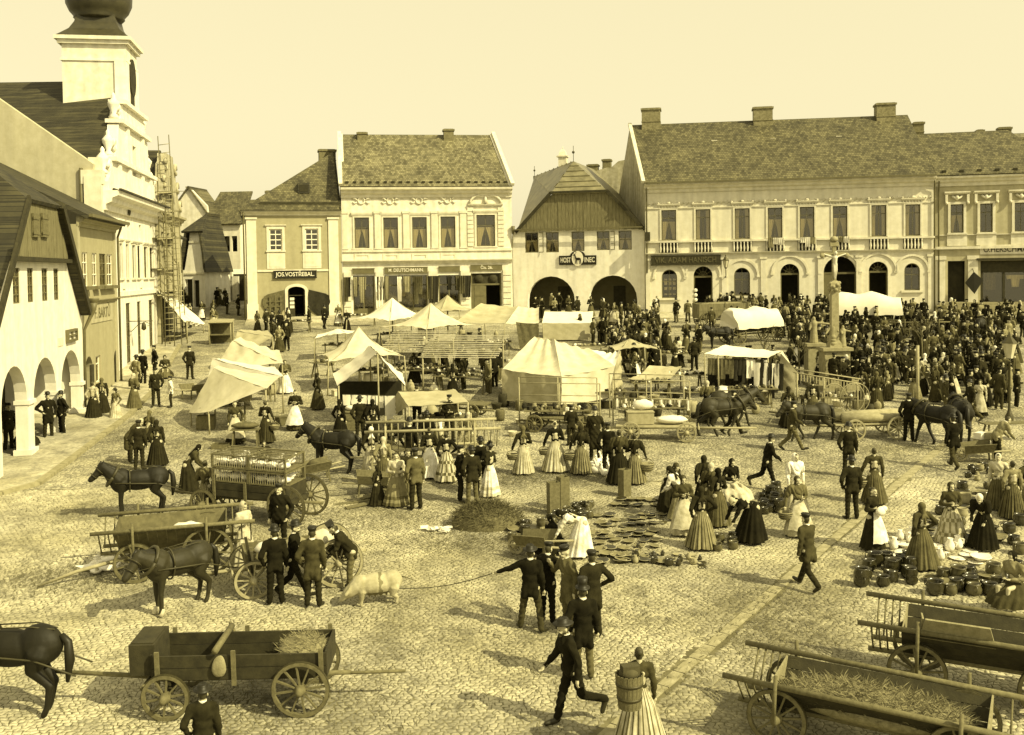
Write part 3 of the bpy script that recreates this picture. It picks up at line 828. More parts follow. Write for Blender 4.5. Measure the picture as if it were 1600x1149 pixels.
for k in range(1, 6):
 t = k / 6; b = MB(); a_ = lerp(T0_, apx, t); c_ = lerp(T1_, apx, t); b.bar((a_[0], a_[1] - .01, a_[2] + .03), (c_[0], c_[1] - .01, c_[2] + .03), .05, .05); H.part('seam', b, M_TIN)
for a_, c_ in ((B0, T0_), (B1, T1_)):
 b = MB(); b.bar((a_[0], a_[1] - .06, a_[2] + .05), (c_[0], c_[1] - .06, c_[2] + .05), .1, .26); H.part('verge_board', b, M_WOODD)
b = MB(); b.bar((T0_[0] - .1, -.42, ztp + .06), (T1_[0] + .1, -.42, ztp + .06), .12, .16); H.part('verge_board', b, M_WOODD)
u0, u1, z0, z1 = H.rect(872, 246, 887, 262, 6)
b = MB(); b.bb(u0 + .1, u1 - .05, 5.6, 6.4, z0 - 2, z1); b.bb(u0 - .05, u1 + .05, 5.5, 6.5, z1, z1 + .1); b.lathe([(.5, 0), (.36, .35), (.2, .55), (.1, .6)], ((u0 + u1) / 2, 6, z1 + .1), 4, smooth=False); b.tube([((u0 + u1) / 2, 6, z1 + .6), ((u0 + u1) / 2, 6, z1 + .95)], .03, 5); H.part('chimney', b, M_TRIM)
b = MB(); b.tube([(apx[0], 3, apx[2] - .1), (apx[0], 3, apx[2] + 1.3)], .025, 5); b.ell((apx[0], 3, apx[2] + .75), (.12, .12, .12)); H.part('finial', b, M_IRON)
b = MB(); b.tube([(rb[0] + .2, 10, rb[2] - .1), (rb[0] + .2, 10, rb[2] + .9)], .025, 5); b.ell((rb[0] + .2, 10, rb[2] + .5), (.1, .1, .1)); H.part('finial', b, M_IRON)
b = MB(); b.tube([(.15, -.4, zt + .3), (.15, -.4, zt - .35)], [.16, .1], 8); b.tube([(.15, -.4, zt - .35), (-.02, -.2, zt - 1.6), (-.02, -.16, -.3)], .06, 8); H.part('downpipe', b, M_TIN)
b = MB(); b.bar((.1, -.5, zt - .02), (H.L - .1, -.5, zt - .02), .12, .1); H.part('gutter', b, M_TIN)
INN = H
# --- long cream house
H = House('town_house', 'long cream two-storey house with eight balustered windows and a row of round-arched openings', G(1009.5, 489.5), G(1460, 491.5))
zt = H.uz(1235, 296)[1]
WX = [(1033.5, 1056.5, 328.5, 376), (1087, 1110, 327.5, 375), (1148, 1171.5, 326, 374), (1199.5, 1222.5, 325, 372.5), (1249.5, 1272.5, 323.5, 371.5), (1301, 1324, 322, 371), (1361.5, 1385, 320, 368.5), (1414.5, 1438, 319, 367.5)]
WU = [H.rect(a, c, b_, d) for a, b_, c, d in WX]
zl = sum(r[2] for r in WU) / 8; zh = sum(r[3] for r in WU) / 8
WU = [(r[0], r[1], zl, zh) for r in WU]
GR = [('w', 1034, 421.5, 1058, 466), ('d', 1084, 416.5, 1113.5, 486), ('w', 1147, 418.5, 1172, 462.5), ('d', 1219.5, 412.5, 1249, 486), ('g', 1287, 401, 1338, 486), ('d', 1357.5, 409, 1387.5, 486), ('w', 1413, 411.5, 1437.5, 454)]
gr = [(t, H.rect(a, b_, c, d)) for t, a, b_, c, d in GR]
gr = [(t, r if t == 'w' else (r[0], r[1], .05, r[3])) for t, r in gr]
H.walls([(H.L, zt), (0, zt)], [hrect(r) for r in WU] + [harch(r) for t, r in gr], M_CREAM2, depth=12, floor=[H.uz(1235, 398)[1]], sideL=M_DIRTY)
for i, r in enumerate(WU):
 window(H, r, curtain=(1, 2, 2, 1, 1, 1, 2, 2)[i], rows=(.27,), blind=(0, 0, 0, 0, 0, 0, 0, 0)[i])
 surround(H, r, .13, .06, head=0, sill=0)
 b = MB(); zz = r[3] + .3
 b.prof([(-.004, zz), (-.12, zz), (-.2, zz + .12), (-.2, zz + .18), (-.004, zz + .18)], r[0] - .3, r[1] + .3)
 for k in range(7): b.bb(r[0] - .2 + k * (r[1] - r[0] + .34) / 6.4, r[0] - .12 + k * (r[1] - r[0] + .34) / 6.4, -.11, -.004, zz - .1, zz - .004)
 b.ell(((r[0] + r[1]) / 2, -.12, zz + .27), (.14, .08, .1)); b.ell((r[0] - .22, -.12, zz + .24), (.08, .07, .07)); b.ell((r[1] + .22, -.12, zz + .24), (.08, .07, .07))
 H.part('window_hood', b, M_TRIM)
 bal = link('balustrade', None, H.root)
 zb0, zb1 = zl - 1.0, zl - .22
 b = MB(); b.bb(r[0] - .16, r[1] + .16, -.045, -.003, zb0, zb1); b.build('recess_shade', M_WOODD, bal)  # flat dark sheet on the wall, shade behind the balusters put into its colour
 for k in range(6):
  x = r[0] - .08 + k * (r[1] - r[0] + .16) / 5
  b = MB(); b.lathe([(.035, 0), (.06, .04), (.05, .1), (.085, .28), (.05, .5), (.04, .6), (.06, .7), (.06, zb1 - zb0 - .005)], (x, -.13, zb0 + .002), 8); b.build('baluster', M_TRIM, bal)
 if i in (3, 4, 5):
  for k in range(3): hang(H, r[0] + .2 + k * .38, zl + .02, .42, random.uniform(.4, .75), M_CLOTHW if (i + k) % 3 else M_SACK, y=-.34, name='bedding', taper=.9)
band(H, 0, H.L, zl - .2, .14, .2)
cornice(H, 0, H.L, zl - 1.25, .22, .26)
cornice(H, -.02, H.L + .02, zt, .75, .65)
b = MB(); zf = zt - 1.0
for k in range(56):
 x = .3 + k * (H.L - .6) / 55
 b.tube([(x - .12, -.04, zf), (x, -.05, zf + .2), (x + .13, -.04, zf + .1)], [.05, .07, .03], 5)
H.part('stucco_frieze', b, M_TRIM)
band(H, 0, H.L, zf - .3, .08, .08)
for t, r in gr:
 u0, u1, z0, z1 = r
 if t == 'w': window(H, r, rows=(.42,), arch=True, curtain=0)
 else:
  b = MB(); b.bb(u0, u0 + .1, .2, .28, z0, z1 - (u1 - u0) / 2); b.bb(u1 - .1, u1, .2, .28, z0, z1 - (u1 - u0) / 2); b.bb(u0 + .1, u1 - .1, .2, .28, z1 - (u1 - u0) / 2 - .15, z1 - (u1 - u0) / 2)
  if t == 'g': b.bb(u0 + .1, u0 + 1.0, .22, .27, z0, z1 - (u1 - u0) / 2 - .151); b.bb(u0 + .2, u0 + .9, .2, .215, z0 + .3, z0 + 1.4)
  f = H.part('gate_frame' if t == 'g' else 'door', b, M_FRAME)
  b = MB()
  for k in range(1, 6):
   a = PI * k / 6; cx = (u0 + u1) / 2; rr = (u1 - u0) / 2; b.bar((cx, .24, z1 - rr), (cx + math.cos(a) * rr * .96, .24, z1 - rr + math.sin(a) * rr * .96), .03)
  b.tube([((u0 + u1) / 2 + .45 * rr * math.cos(a), .24, z1 - rr + .45 * rr * math.sin(a)) for a in [PI * k / 10 for k in range(11)]], .018, 4)
  if t == 'd': b.build('fanlight', M_FRAME, f)
 # arch mouldings
 cx = (u0 + u1) / 2; rr = (u1 - u0) / 2 + (.55 if t != 'g' else .22); zs = z1 - (u1 - u0) / 2
 b = MB(); b.plate([(cx + rr + .16, zs)] + [(cx + (rr + .16) * math.cos(a), zs + (rr + .16) * math.sin(a)) for a in [PI * k / 16 for k in range(1, 16)]] + [(cx - rr - .16, zs), (cx - rr, zs)] + [(cx + rr * math.cos(a), zs + rr * math.sin(a)) for a in [PI * k / 16 for k in range(15, 0, -1)]] + [(cx + rr, zs)], [], -.09, -.003)
 for sg in (-1, 1):
  if cx + sg * (rr + .2) < 0.1 or cx + sg * (rr + .2) > H.L - .1: continue
  xx = cx + sg * (rr + .08); b.bb(xx - .12, xx + .12, -.12, -.002, zs - .14, zs - .003)
 H.part('arch_moulding', b, M_TRIM)
 if t == 'w': b = MB(); b.bb(u0 - .25, u1 + .25, -.16, -.003, z0 - .16, z0 - .003); H.part('window_sill', b, M_TRIM)
w0 = gr[0][1]; b = MB()
for k in range(3):
 for j in range(4):
  b.lathe([(.01, 0), (.14 if (k + j) % 2 else .09, 0), (.14, .03), (.01, .03)], (w0[0] + .35 + k * .32, .3, w0[2] + .3 + j * .42), 10) if False else b.bb(w0[0] + .2 + k * .34, w0[0] + .42 + k * .34, .3, .34, w0[2] + .25 + j * .4, w0[2] + .25 + j * .4 + .1 + .12 * ((k * 3 + j) % 3))
H.part('window_display', b, M_CLOTHW)
d0 = gr[1][1]
for k in range(5):
 b = MB(); b.lathe([(.02, 0), (.15, .01), (.15, .03), (.02, .04)], n=12); b.build('show_card', M_CLOTHW, H.root, loc=(d0[0] + .14, -.02, d0[3] - 1.9 - k * .38), rot=(PI / 2, 0, 0))
for px in (1012, 1132, 1193, 1282, 1342, 1454):
 a = H.uz(px, 450)[0]; b = MB(); b.bb(max(a - .2, .01), min(a + .2, H.L - .01), -.1, -.003, -.8, zl - 1.62); b.bb(max(a - .28, .005), min(a + .28, H.L - .005), -.15, -.004, zl - 1.62, zl - 1.45); H.part('pilaster', b, M_TRIM)
b = MB(); b.bb(-.02, H.L, -.14, -.002, -1.3, .25); H.part('plinth', b, M_STONE)
signboard(H, (1017.5, 399.5, 1126, 414), 'VIK. ADAM HANISCH', m=M_WOODD, lm=M_CLOTHM, y=-.22, wfrac=.88)
zc = zt + .76
ra = H.uz(984.5, 193, 6); rbb = H.uz(1418, 182.5, 6); zr = (ra[1] + rbb[1]) / 2
roof(H, [((-.05, -.7, zc), (H.L - .02, -.7, zc), (rbb[0], 6, zr), (ra[0], 6, zr)), ((2 * ra[0], 12.6, zc), (ra[0], 6, zr), (rbb[0], 6, zr), (2 * rbb[0] - H.L, 12.6, zc))], M_TILE)
b = MB(); b.slab([(0, .01, zt), (0, -.5, zc), (ra[0], 6, zr - .05), (2 * ra[0], 12.2, zc), (2 * ra[0], 12.2, -1), (0, .4, -1)], .3); H.part('gable_wall', b, M_DIRTY)
b = MB(); b.slab([(H.L, .01, zt), (2 * rbb[0] - H.L, 12.2, zt), (2 * rbb[0] - H.L, 12.2, zc), (rbb[0], 6, zr - .05), (H.L, -.5, zc)], .3); H.part('gable_wall', b, M_DIRTY)
b = MB(); b.bar((-.08, -.75, zc + .06), (ra[0] - .03, 6, zr + .1), .28, .22); H.part('verge', b, M_TRIM)
b = MB(); b.bar((-.02, -.78, zc - .02), (H.L, -.78, zc - .02), .14, .12); H.part('gutter', b, M_TIN)
M_CHS = mat('stone_chimney', .2, var=.4, scale=5, bump=.8, bscale=9)
for x0, x1, y0, y1 in ((1002, 1033, 171, 195), (1175.5, 1207.5, 169, 193), (1366.5, 1398.5, 163, 187)):
 chimney(H, x0, y0, x1, y1, 6, dep=1.3, m=M_CHS)
for (x, y, d) in ((1116, 223, 4.1), (1207.5, 220.5, 4.1), (1310, 216.5, 4.1), (1131, 258, 2.2), (1226, 259, 2.2), (1330.5, 256, 2.2)):
 skylight(H, x - 4.5, y - 3, x + 4.5, y + 3, d)
downpipe(H, H.L - .02, zt + .4, -.3); downpipe(H, .12, zt + .4, 3.5)
b = MB(); u_ = H.uz(1012, 371)[0]; z_ = H.uz(1012, 371)[1]; b.bb(u_ - .2, u_ + .2, -.6, -.1, z_ - .3, z_ + .4); H.part('wall_box', b, M_WOODD)
lm = H.p3(1133.5, 418)
# wall lantern
lt_ = thing('street_lamp', 'glass street lantern on an iron bracket fixed to the cream house beside the arched doorway', 'street lamp', H.root.matrix_world @ Vector((0, 0, 0)) if False else (H.o + H.u * lm[0] - H.v * .75 + Vector((0, 0, lm[2]))), H.root.rotation_euler.z)
def lantern(par, k=1.0):
 b = MB(); b.lathe([(.13 * k, 0), (.25 * k, .55 * k)], n=6, smooth=False); b.build('lantern_glass', mat('lantern_glass', .5, rough=.15, spec=.7), par)
 b = MB(); b.lathe([(.3 * k, .552 * k), (.26 * k, .6 * k), (.1 * k, .82 * k), (.05 * k, .9 * k), (.07 * k, .95 * k), (.01, 1.05 * k)], n=6, smooth=False); b.lathe([(.06 * k, -.12 * k), (.14 * k, -.003)], n=6, smooth=False); b.build('lantern_roof', M_IRON, par)
 b = MB()
 for i in range(6):
  a = 2 * PI * (i + .5) / 6
  b.bar((.14 * k * math.cos(a), .14 * k * math.sin(a), 0), (.265 * k * math.cos(a), .265 * k * math.sin(a), .56 * k), .022 * k)
 b.build('lantern_cage', M_IRON, par)
lantern(lt_, 1.0)
b = MB(); b.tube([(0, 0, -.1), (0, 0, -.6), (0, .3, -.8), (0, .74, -.7)], .035, 6); b.tube([(0, .74, -1.0), (0, .74, -.4)], .05, 6); b.build('bracket', M_IRON, lt_)
CRM = H
# --- wing walls and chimneys between inn and long house
H = House('rear_wing', 'weathered back wing rising behind the inn with two brick chimneys on its wall', W(913, 486, 97), W(1000, 486, 96), drop=1)
pts = [H.uz(*p) for p in ((900, 300), (915, 272), (948, 262), (955, 262), (966, 252), (998, 246))]
b = MB(); b.plate([(pts[0][0], -2), (pts[-1][0], -2)] + [p for p in reversed(pts)], [], 0, 4); H.part('wall', b, M_DIRTY)
chimney(H, 917.5, 258, 936, 276, 1, dep=1.0); chimney(H, 941, 250, 956, 266, 1, dep=1.0)
# --- shop with hanging sign, right end
H = House('herschmann_shop', 'grey-cream corner shop house with modelled window hoods, open door and dark shop front', G(1461, 491), G(1662, 493.5), cat='shop')
zt = H.uz(1530, 290)[1]
WS = [H.rect(a, 319.5, c, 364) for a, c in ((1485, 1505.5), (1531, 1551), (1585, 1606), (1630, 1651))]
WS = [(r[0], r[1], WS[0][2], WS[0][3]) for r in WS]
dd = H.rect(1481, 408, 1508, 472); ss = H.rect(1532, 407, 1652, 478)
H.walls([(H.L, zt), (0, zt)], [hrect(r) for r in WS] + [hrect(dd), hrect((ss[0], ss[1], ss[2], ss[3]))], M_STUCCO, depth=10, floor=[H.uz(1530, 395)[1]])
for r in WS:
 window(H, r, rows=(.3,), curtain=1 if r is WS[0] else 0)
 surround(H, r, .18, .1, head=0, sill=.14)
 b = MB(); zz = r[3] + .75; b.prof([(-.004, zz), (-.16, zz), (-.3, zz + .12), (-.3, zz + .22), (-.004, zz + .22)], r[0] - .45, r[1] + .45)
 for sg in (-1, 1):
  x = r[0] - .3 if sg < 0 else r[1] + .3; b.bb(x - .09, x + .09, -.24, -.003, zz - .62, zz - .003); b.ell((x, -.2, zz - .66), (.1, .12, .12))
 b.tube([(r[0] + .1, -.1, zz - .12), ((r[0] + r[1]) / 2, -.14, zz - .38), (r[1] - .1, -.1, zz - .12)], .09, 6); b.ell(((r[0] + r[1]) / 2, -.12, zz - .25), (.14, .14, .2))
 H.part('window_hood', b, M_TRIM)
 b = MB(); b.bb(r[0] - .25, r[1] + .25, -.06, -.003, r[2] - 1.0, r[2] - .2); H.part('apron_panel', b, M_TRIM)
band(H, 0, H.L, WS[0][2] - .2, .06, .1); band(H, 0, H.L, WS[0][2] - 1.25, .2, .22)
cornice(H, .0, H.L, zt, .8, .6)
for px in (1469, 1520, 1526):
 if px == 1526: continue
 u = H.uz(px, 440)[0]; b = MB(); b.bb(u - .35, u + .35, -.12, -.003, -.6, dd[3] + .1); b.bb(u - .42, u + .42, -.18, -.004, dd[3] + .1, dd[3] + .4); H.part('pilaster', b, M_TRIM)
b = MB(); zq = H.uz(1560, 390)[1]; ua = H.uz(1531, 390)[0]; b.bb(ua, ua + 5.6, -.05, -.003, zq - .36, zq + .36); s = H.part('sign_board', b, M_TRIM)
text('O.HERSCHMANN.', 'lettering', s, (ua + 2.2, -.05, zq), .62, M_LETD, width=3.9)
b = MB(); b.bb(ss[0], ss[1], .15, .25, ss[3] - .9, ss[3]); b.bb(ss[0] - .3, ss[1], -.3, -.004, ss[3] + .02, ss[3] + .2)
for k in range(6): x = ss[0] + .1 + k * 1.55; b.bb(x - .09, x + .09, .1, .25, ss[2], ss[3] - .9)
f = H.part('shop_front', b, M_WOODD)
b = MB(); b.bb(ss[0], ss[1], .19, .2, ss[2], ss[3] - .9); b.build('pane', GLASS, f)
hang(H, H.uz(1588, 435)[0], H.uz(1588, 430)[1], .7, .9, M_CLOTHW, y=.32, name='shirt_display', taper=.7)
hang(H, H.uz(1588, 435)[0], H.uz(1588, 430)[1], 1.3, .3, M_CLOTHW, y=.33, name='shirt_display', taper=.9)
hang(H, H.uz(1548, 440)[0], H.uz(1588, 420)[1], .9, 1.6, M_HANG[3], y=.32, name='hung_cloth')
b = MB(); b.bb(dd[0], dd[1], .7, .78, dd[2], dd[3]); H.part('door', b, M_DARK)  # dark sheet inside the open doorway, indoor shade put into its colour
b = MB(); b.bb(dd[0] - .7, ss[1] + .5, -.9, -.01, -.8, dd[2] - .02); b.bb(dd[0] - 1, ss[1] + .6, -1.3, -.91, -.8, dd[2] - .25); H.part('door_step', b, M_STONE)
u_, z_ = H.uz(1519, 440)
sg = thing('hanging_cloth_sign', 'black diamond-shaped cloth hanging out beside the open doorway of the corner shop', 'sign', H.o + H.u * u_ - H.v * .6 + Vector((0, 0, z_)), H.root.rotation_euler.z)
b = MB(); b.add([(0, -.05, .75), (.68, .0, .1), (0.05, -.04, -.95), (-.62, 0, -.1), (0, .06, 0)], [(0, 4, 1), (1, 4, 2), (2, 4, 3), (3, 4, 0), (0, 1, 2, 3)]); b.build('cloth', M_BLACK, sg)
b = MB(); b.tube([(0, 0, .74), (0, .55, 1.0)], .03, 5); b.build('bracket', M_IRON, sg)
zc = zt + .82
ra = H.uz(1432, 209, 5); rc = H.uz(1565, 204.5, 5); zr = (ra[1] + rc[1]) / 2
roof(H, [((.05, -.65, zc), (H.L, -.65, zc), (rc[0] + .5, 5, zr), (ra[0], 5, zr)), ((H.L, -.65, zc), (H.L, 10.6, zc), (rc[0] + .5, 5, zr)), ((0, 10.6, zc), (ra[0], 5, zr), (rc[0] + .5, 5, zr), (H.L, 10.6, zc))], M_TILE_D if False else M_TILE)
chimney(H, 1426, 192, 1444, 211, 5.5); chimney(H, 1524.5, 204, 1537, 209, 6); chimney(H, 1558, 200, 1580, 208, 8)
for k in range(9):
 b = MB(); x = .6 + k * 1.25; b.bb(x - .15, x + .15, -.4, -.2, zc + .22, zc + .38); H.part('snow_guard', b, M_DARK)
q = H.rect(1527, 232, 1541, 241, 3.2); b = MB(); b.bb(q[0], q[1], 2.9, 3.3, q[2], q[3]); H.part('roof_hatch', b, M_DARK)
downpipe(H, .25, zt + .4, -.3)
HER = H
H = House('far_right_house', 'distant tiled roof showing above the corner shop at the right edge', W(1560, 480, 100), W(1760, 480, 98), drop=1)
z_ = H.uz(1600, 215)[1]; b = MB(); b.bb(0, H.L, 0, 6, -2, z_); H.part('wall', b, M_DIRTY)
roof(H, [((0, -.3, z_), (H.L, -.3, z_), (H.L, 4, z_ + .9), (1, 4, z_ + .9))], M_TILE_L)
# --- left row
def PL(Y, s=0): return (-11.6 - .165 * Y - s, Y, gz(0, Y))
# arcade house
H = House('arcade_house', 'whitewashed arcade house with three round arches and a boarded gable with two shutters', PL(30.5), PL(45.4), cat='house')
WA = [H.rect(20, 418.5, 31.5, 475), H.rect(43, 419, 52.5, 473), H.rect(65.5, 419.5, 75, 471), H.rect(84, 420, 92, 468)]
zl = sum(r[2] for r in WA) / 4; zh = sum(r[3] for r in WA) / 4; WA = [(r[0], r[1], zl, zh) for r in WA]
AR = [H.rect(1, 569, 42, 640), H.rect(52, 557.5, 88, 640), H.rect(95.5, 551, 127 - 1, 640)]
zar = sum(r[3] for r in AR) / 3;
fl = lambda u: gz(0, 0)
AR = [(r[0], min(r[1], H.L - .25), -.5 + 0, zar) for r in AR]
w = AR[1][0] - AR[0][1]
ge = [H.uz(125.5, 486), H.uz(101.5, 393), H.uz(81, 319), H.uz(27, 313), H.uz(10, 392)]
zg = (ge[1][1] + ge[4][1]) / 2
zj = (ge[2][1] + ge[3][1]) / 2
cu = (ge[2][0] + ge[3][0]) / 2; hw = (ge[2][0] - ge[3][0]) / 2; hw2 = (ge[1][0] - ge[4][0]) / 2
er = H.L - .35; el_ = 2 * cu - er
ze = ge[0][1]
H.walls([(H.L, ze), (cu + hw2, zg), (cu - hw2, zg), (max(el_, 0), ze), (0, ze)], [hrect(r) for r in WA] + [harch(r) for r in AR], M_WHITE, depth=12, th=.42, floor=[zar + .45])
for r in WA: window(H, r, cols=2, rows=(.25, .5, .75), frame=M_FRAME, curtain=1, y=.04, fw=.05)
for i, r in enumerate(AR):
 for xx in ([r[1]] if i < 2 else [r[1]]):
  b = MB(); x1 = AR[i + 1][0] if i < 2 else H.L; b.bb(xx - .04, x1 + (.04 if i < 2 else 0), -.08, .47, zar - (r[1] - r[0]) / 2 - .1, zar - (r[1] - r[0]) / 2 + .05); H.part('pier_capital', b, M_WHITE); b = MB(); b.bb(xx - .05, x1 + (.05 if i < 2 else 0), -.12, .52, -.5, 0.25 + SLOPE * x1); H.part('pier_base', b, M_WHITE)
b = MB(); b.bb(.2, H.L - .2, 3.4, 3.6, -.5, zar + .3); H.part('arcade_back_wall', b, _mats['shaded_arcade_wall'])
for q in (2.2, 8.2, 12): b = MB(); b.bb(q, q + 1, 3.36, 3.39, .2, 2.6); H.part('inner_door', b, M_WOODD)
gb = link('gable_boarding', None, H.root); nb = 22; bw = 2 * hw2 / nb
for k in range(nb):
 x0 = cu - hw2 + k * bw; x1 = x0 + bw - .02
 def top(x):
  if x < cu - hw: return zg + (zj - zg) * (x - cu + hw2) / (hw2 - hw)
  if x > cu + hw: return zg + (zj - zg) * (cu + hw2 - x) / (hw2 - hw)
  return zj
 b = MB(); dy = random.uniform(0, .03); b.plate([(x0, zg - .25), (x1, zg - .25), (x1, max(top(x1), zg)), (x0, max(top(x0), zg))], [], -.16 - dy, -.1); b.build('board', M_BOARD, gb)
b = MB(); b.plate([(cu - hw2, zg), (cu + hw2, zg), (cu + hw, zj), (cu - hw, zj)], [], -.08, .2); H.part('gable_wall', b, M_WOODD)
for px in ((40.5, 49), (55, 64)):
 r = H.rect(px[0], 334, px[1], 371); b = MB(); b.bb(r[0], r[1], -.28, -.195, r[2], r[3])
 b.bb(r[0] - .06, r[1] + .06, -.3, -.281, r[2] + .1, r[2] + .22); b.bb(r[0] - .06, r[1] + .06, -.3, -.281, r[3] - .22, r[3] - .1); H.part('shutter', b, M_WOOD)
b = MB(); b.bb(cu - hw2 - .15, cu + hw2 + .15, -.3, .0, zg - .42, zg - .27); H.part('drip_board', b, M_WOODD)
rz_ = zj + 2.2
roof(H, [((cu - hw - .1, -.35, zj), (cu + hw + .1, -.35, zj), (cu, 2.6, rz_)),
         ((el_ - .6, -.35, ze - .3), (cu - hw2 - .2, -.35, zg), (cu - hw - .1, -.35, zj), (cu, 2.6, rz_), (cu, 14, rz_), (el_ - .6, 14, ze - .3)),
         ((cu + hw + .1, -.35, zj), (er + .2, -.35, ze - .1), (er + .2, 14, ze - .1), (cu, 14, rz_), (cu, 2.6, rz_))], M_TILE_D, .16)
for q in (((cu + hw, -.42, zj), (er + .12, -.42, ze - .1)), ((cu - hw, -.42, zj), (el_, -.42, ze - .1))):
 b = MB(); b.bar(q[0], q[1], .1, .3); H.part('verge_board', b, M_WOODD)
r = H.rect(102, 514.5, 117, 534); b = MB(); b.plate([(r[0], r[2]), (r[1], r[2]), (r[1], r[3]), (r[0], r[3])], [[(r[0] + .12, r[2] + .1), (r[1] - .12, r[2] + .1), (r[1] - .12, r[3] - .1), (r[0] + .12, r[3] - .1)]], -.14, -.003); b.bb((r[0] + r[1]) / 2 - .04, (r[0] + r[1]) / 2 + .04, -.13, -.02, r[2] + .1, r[3] - .1); b.bb(r[0] + .1, r[1] - .1, -.125, -.018, (r[2] + r[3]) / 2 - .03, (r[2] + r[3]) / 2 + .03); f = H.part('notice_case', b, M_FRAME)
b = MB(); b.bb(r[0] + .1, r[1] - .1, -.05, -.01, r[2] + .1, r[3] - .1); b.build('notice', M_CLOTHW, f)
r = H.rect(90, 528, 98, 541); b = MB(); b.bb(r[0], r[1], -.03, -.003, r[2], r[3]); H.part('plaque', b, M_TRIM)
# arcade neighbour nearer the camera closes the frame edge
# shop with the name band
H = House('yellow_shop', 'narrow dull yellow shop house with name band and flower boxes beside the arcade house', PL(45.45, .15), PL(53.0, .15), cat='shop')
WB = [H.rect(128.5, 396, 137, 447), H.rect(144, 396, 151.5, 447), H.rect(155.5, 396, 165.5, 447), H.rect(167, 397, 175.5, 446)]
zl = sum(r[2] for r in WB) / 4; zh = sum(r[3] for r in WB) / 4; WB = [(r[0], r[1], zl, zh) for r in WB]
DB = [H.rect(133, 557, 145.5, 600), H.rect(150, 556, 158, 600), H.rect(178.5, 547, 185, 600)]
DB = [(r[0], r[1], .15 if i != 1 else 1.0, r[3]) for i, r in enumerate(DB)]
zt = H.uz(150, 356)[1]
H.walls([(H.L, zt), (0, zt)], [hrect(r) for r in WB] + [harch(DB[0]), hrect(DB[1]), harch(DB[2])], M_OCHRE, depth=9, floor=[H.uz(150, 480)[1]])
for i, r in enumerate(WB):
 window(H, r, cols=2, rows=(.3, .65), frame=M_FRAMEW if i != 2 else M_FRAME, curtain=0, y=.04, fw=.05, mw=.04)
 b = MB(); b.bb(r[0] - .05, r[1] + .05, -.28, -.01, r[2] - .16, r[2] - .003); H.part('flower_box', b, M_WOOD)
window(H, DB[1], cols=1, rows=(.3,), frame=M_FRAMEW, curtain=0, y=.1)
for r in (DB[0], DB[2]): b = MB(); b.bb(r[0], r[1], .6, .66, 0, r[3]); H.part('door', b, M_DARK)  # dark sheets set back in the doorways, painted as the unlit inside
b = MB(); b.bb(DB[0][0] - .55, DB[0][0] - .05, -.4, -.32, .15, DB[0][3] - .3); H.part('shutter', b, M_WOODD)
zb = H.uz(150, 474)[1]; cornice(H, 0, H.L, zb, .2, .22, M_OCHRE)
band(H, .0, .35, -.5, zt + .5, .06, M_STUCCO, 'quoin'); band(H, H.L - .4, H.L, -.5, zt + .5, .06, M_STUCCO, 'quoin')
u_, z_ = H.uz(159, 489); b = MB(); b.bb(u_ - 2.2, u_ + 2.2, -.04, -.003, z_ - .42, z_ + .42); s = H.part('name_band', b, M_STUCCO)
text('F. BARTŮ', 'lettering', s, (u_, -.04, z_), .7, M_FRAME, width=3.2)
cornice(H, 0, H.L, zt - .1, .45, .45, M_OCHRE)
dzz = H.dz(0, 254, H.L);
zc = zt + .38; mm = (dzz[1] - zc) / (dzz[0] + .6)
roof(H, [((-.2, -.6, zc), (H.L + .05, -.6, zc), (H.L + .05, 8, zc + mm * 8.6), (-.2, 8, zc + mm * 8.6))], M_TILE_D)
b = MB(); b.bar((-.2, -.66, zc), (H.L + .25, -.66, zc), .16, .14); H.part('gutter', b, M_TIN)
downpipe(H, H.L + .1, zc, 0)
b = MB(); b.tube([(.1, -.6, zb + .1), (.1, -.6, zb - .25), (.1, -.2, zb - 1.1), (.02, -.16, 0)], [.2, .1, .06, .06], 8); b.lathe([(.1, 0), (.26, .35), (.26, .4)], (.1, -.6, zb - .1), 8); H.part('downpipe', b, M_TIN)
YS = H
# town hall
H = House('town_hall', 'white baroque town hall with curved gable, onion-domed clock tower and pale side wall', PL(53.2, .8), PL(68.1, .8), cat='town hall')
f1 = [H.rect(a, 384, c, 434.5) for a, c in ((186, 190.5), (195, 200), (206, 211), (214, 219), (224, 230), (233, 239))]
zl = sum(r[2] for r in f1) / 6; zh = sum(r[3] for r in f1) / 6; f1 = [(r[0], r[1], zl, zh) for r in f1]
g1 = [(*H.rect(198, 512, 205.5, 560)[:2], .2, 4.0), (*H.rect(215.5, 500, 221.5, 555)[:2], .8, 4.0), (*H.rect(233.5, 498, 240, 545)[:2], .8, 4.0)]
zt = H.uz(205, 340)[1]
at = [H.rect(a, 352, c, 361) for a, c in ((199, 202.5), (217, 220.5), (234, 237))]
H.walls([(H.L, zt), (0, zt)], [hrect(r) for r in f1 + g1 + at], M_WHITE, depth=14, floor=[zl - .9])
for r in f1 + g1: window(H, r, cols=2, rows=(.3, .65), curtain=0, y=.08, fw=.06)
for r in at: b = MB(); b.bb(r[0], r[1], .2, .25, r[2], r[3]); H.part('attic_vent', b, M_DARK)
for r in f1: surround(H, r, .1, .05, head=.16, sill=.1)
cornice(H, -.1, H.L + .1, zt, 1.0, .9, M_WHITE)
band(H, 0, H.L, zl - 1.0, .25, .12, M_WHITE)
for u in (.35, 4.9, 9.9, H.L - .4): band(H, u - .33, u + .33, zl - .6, zh - zl + 1.0, .09, M_WHITE, 'pilaster')
b = MB(); b.bar((-.15, -.95, zt + 1.05), (H.L + .15, -.95, zt + 1.05), .12, .1)
for k in range(46): b.lathe([(.09, 0), (.07, .1)], (.1 + k * .325, -.6, zt + 1.02), 6)
H.part('cornice_tiles', b, M_TILE_D)
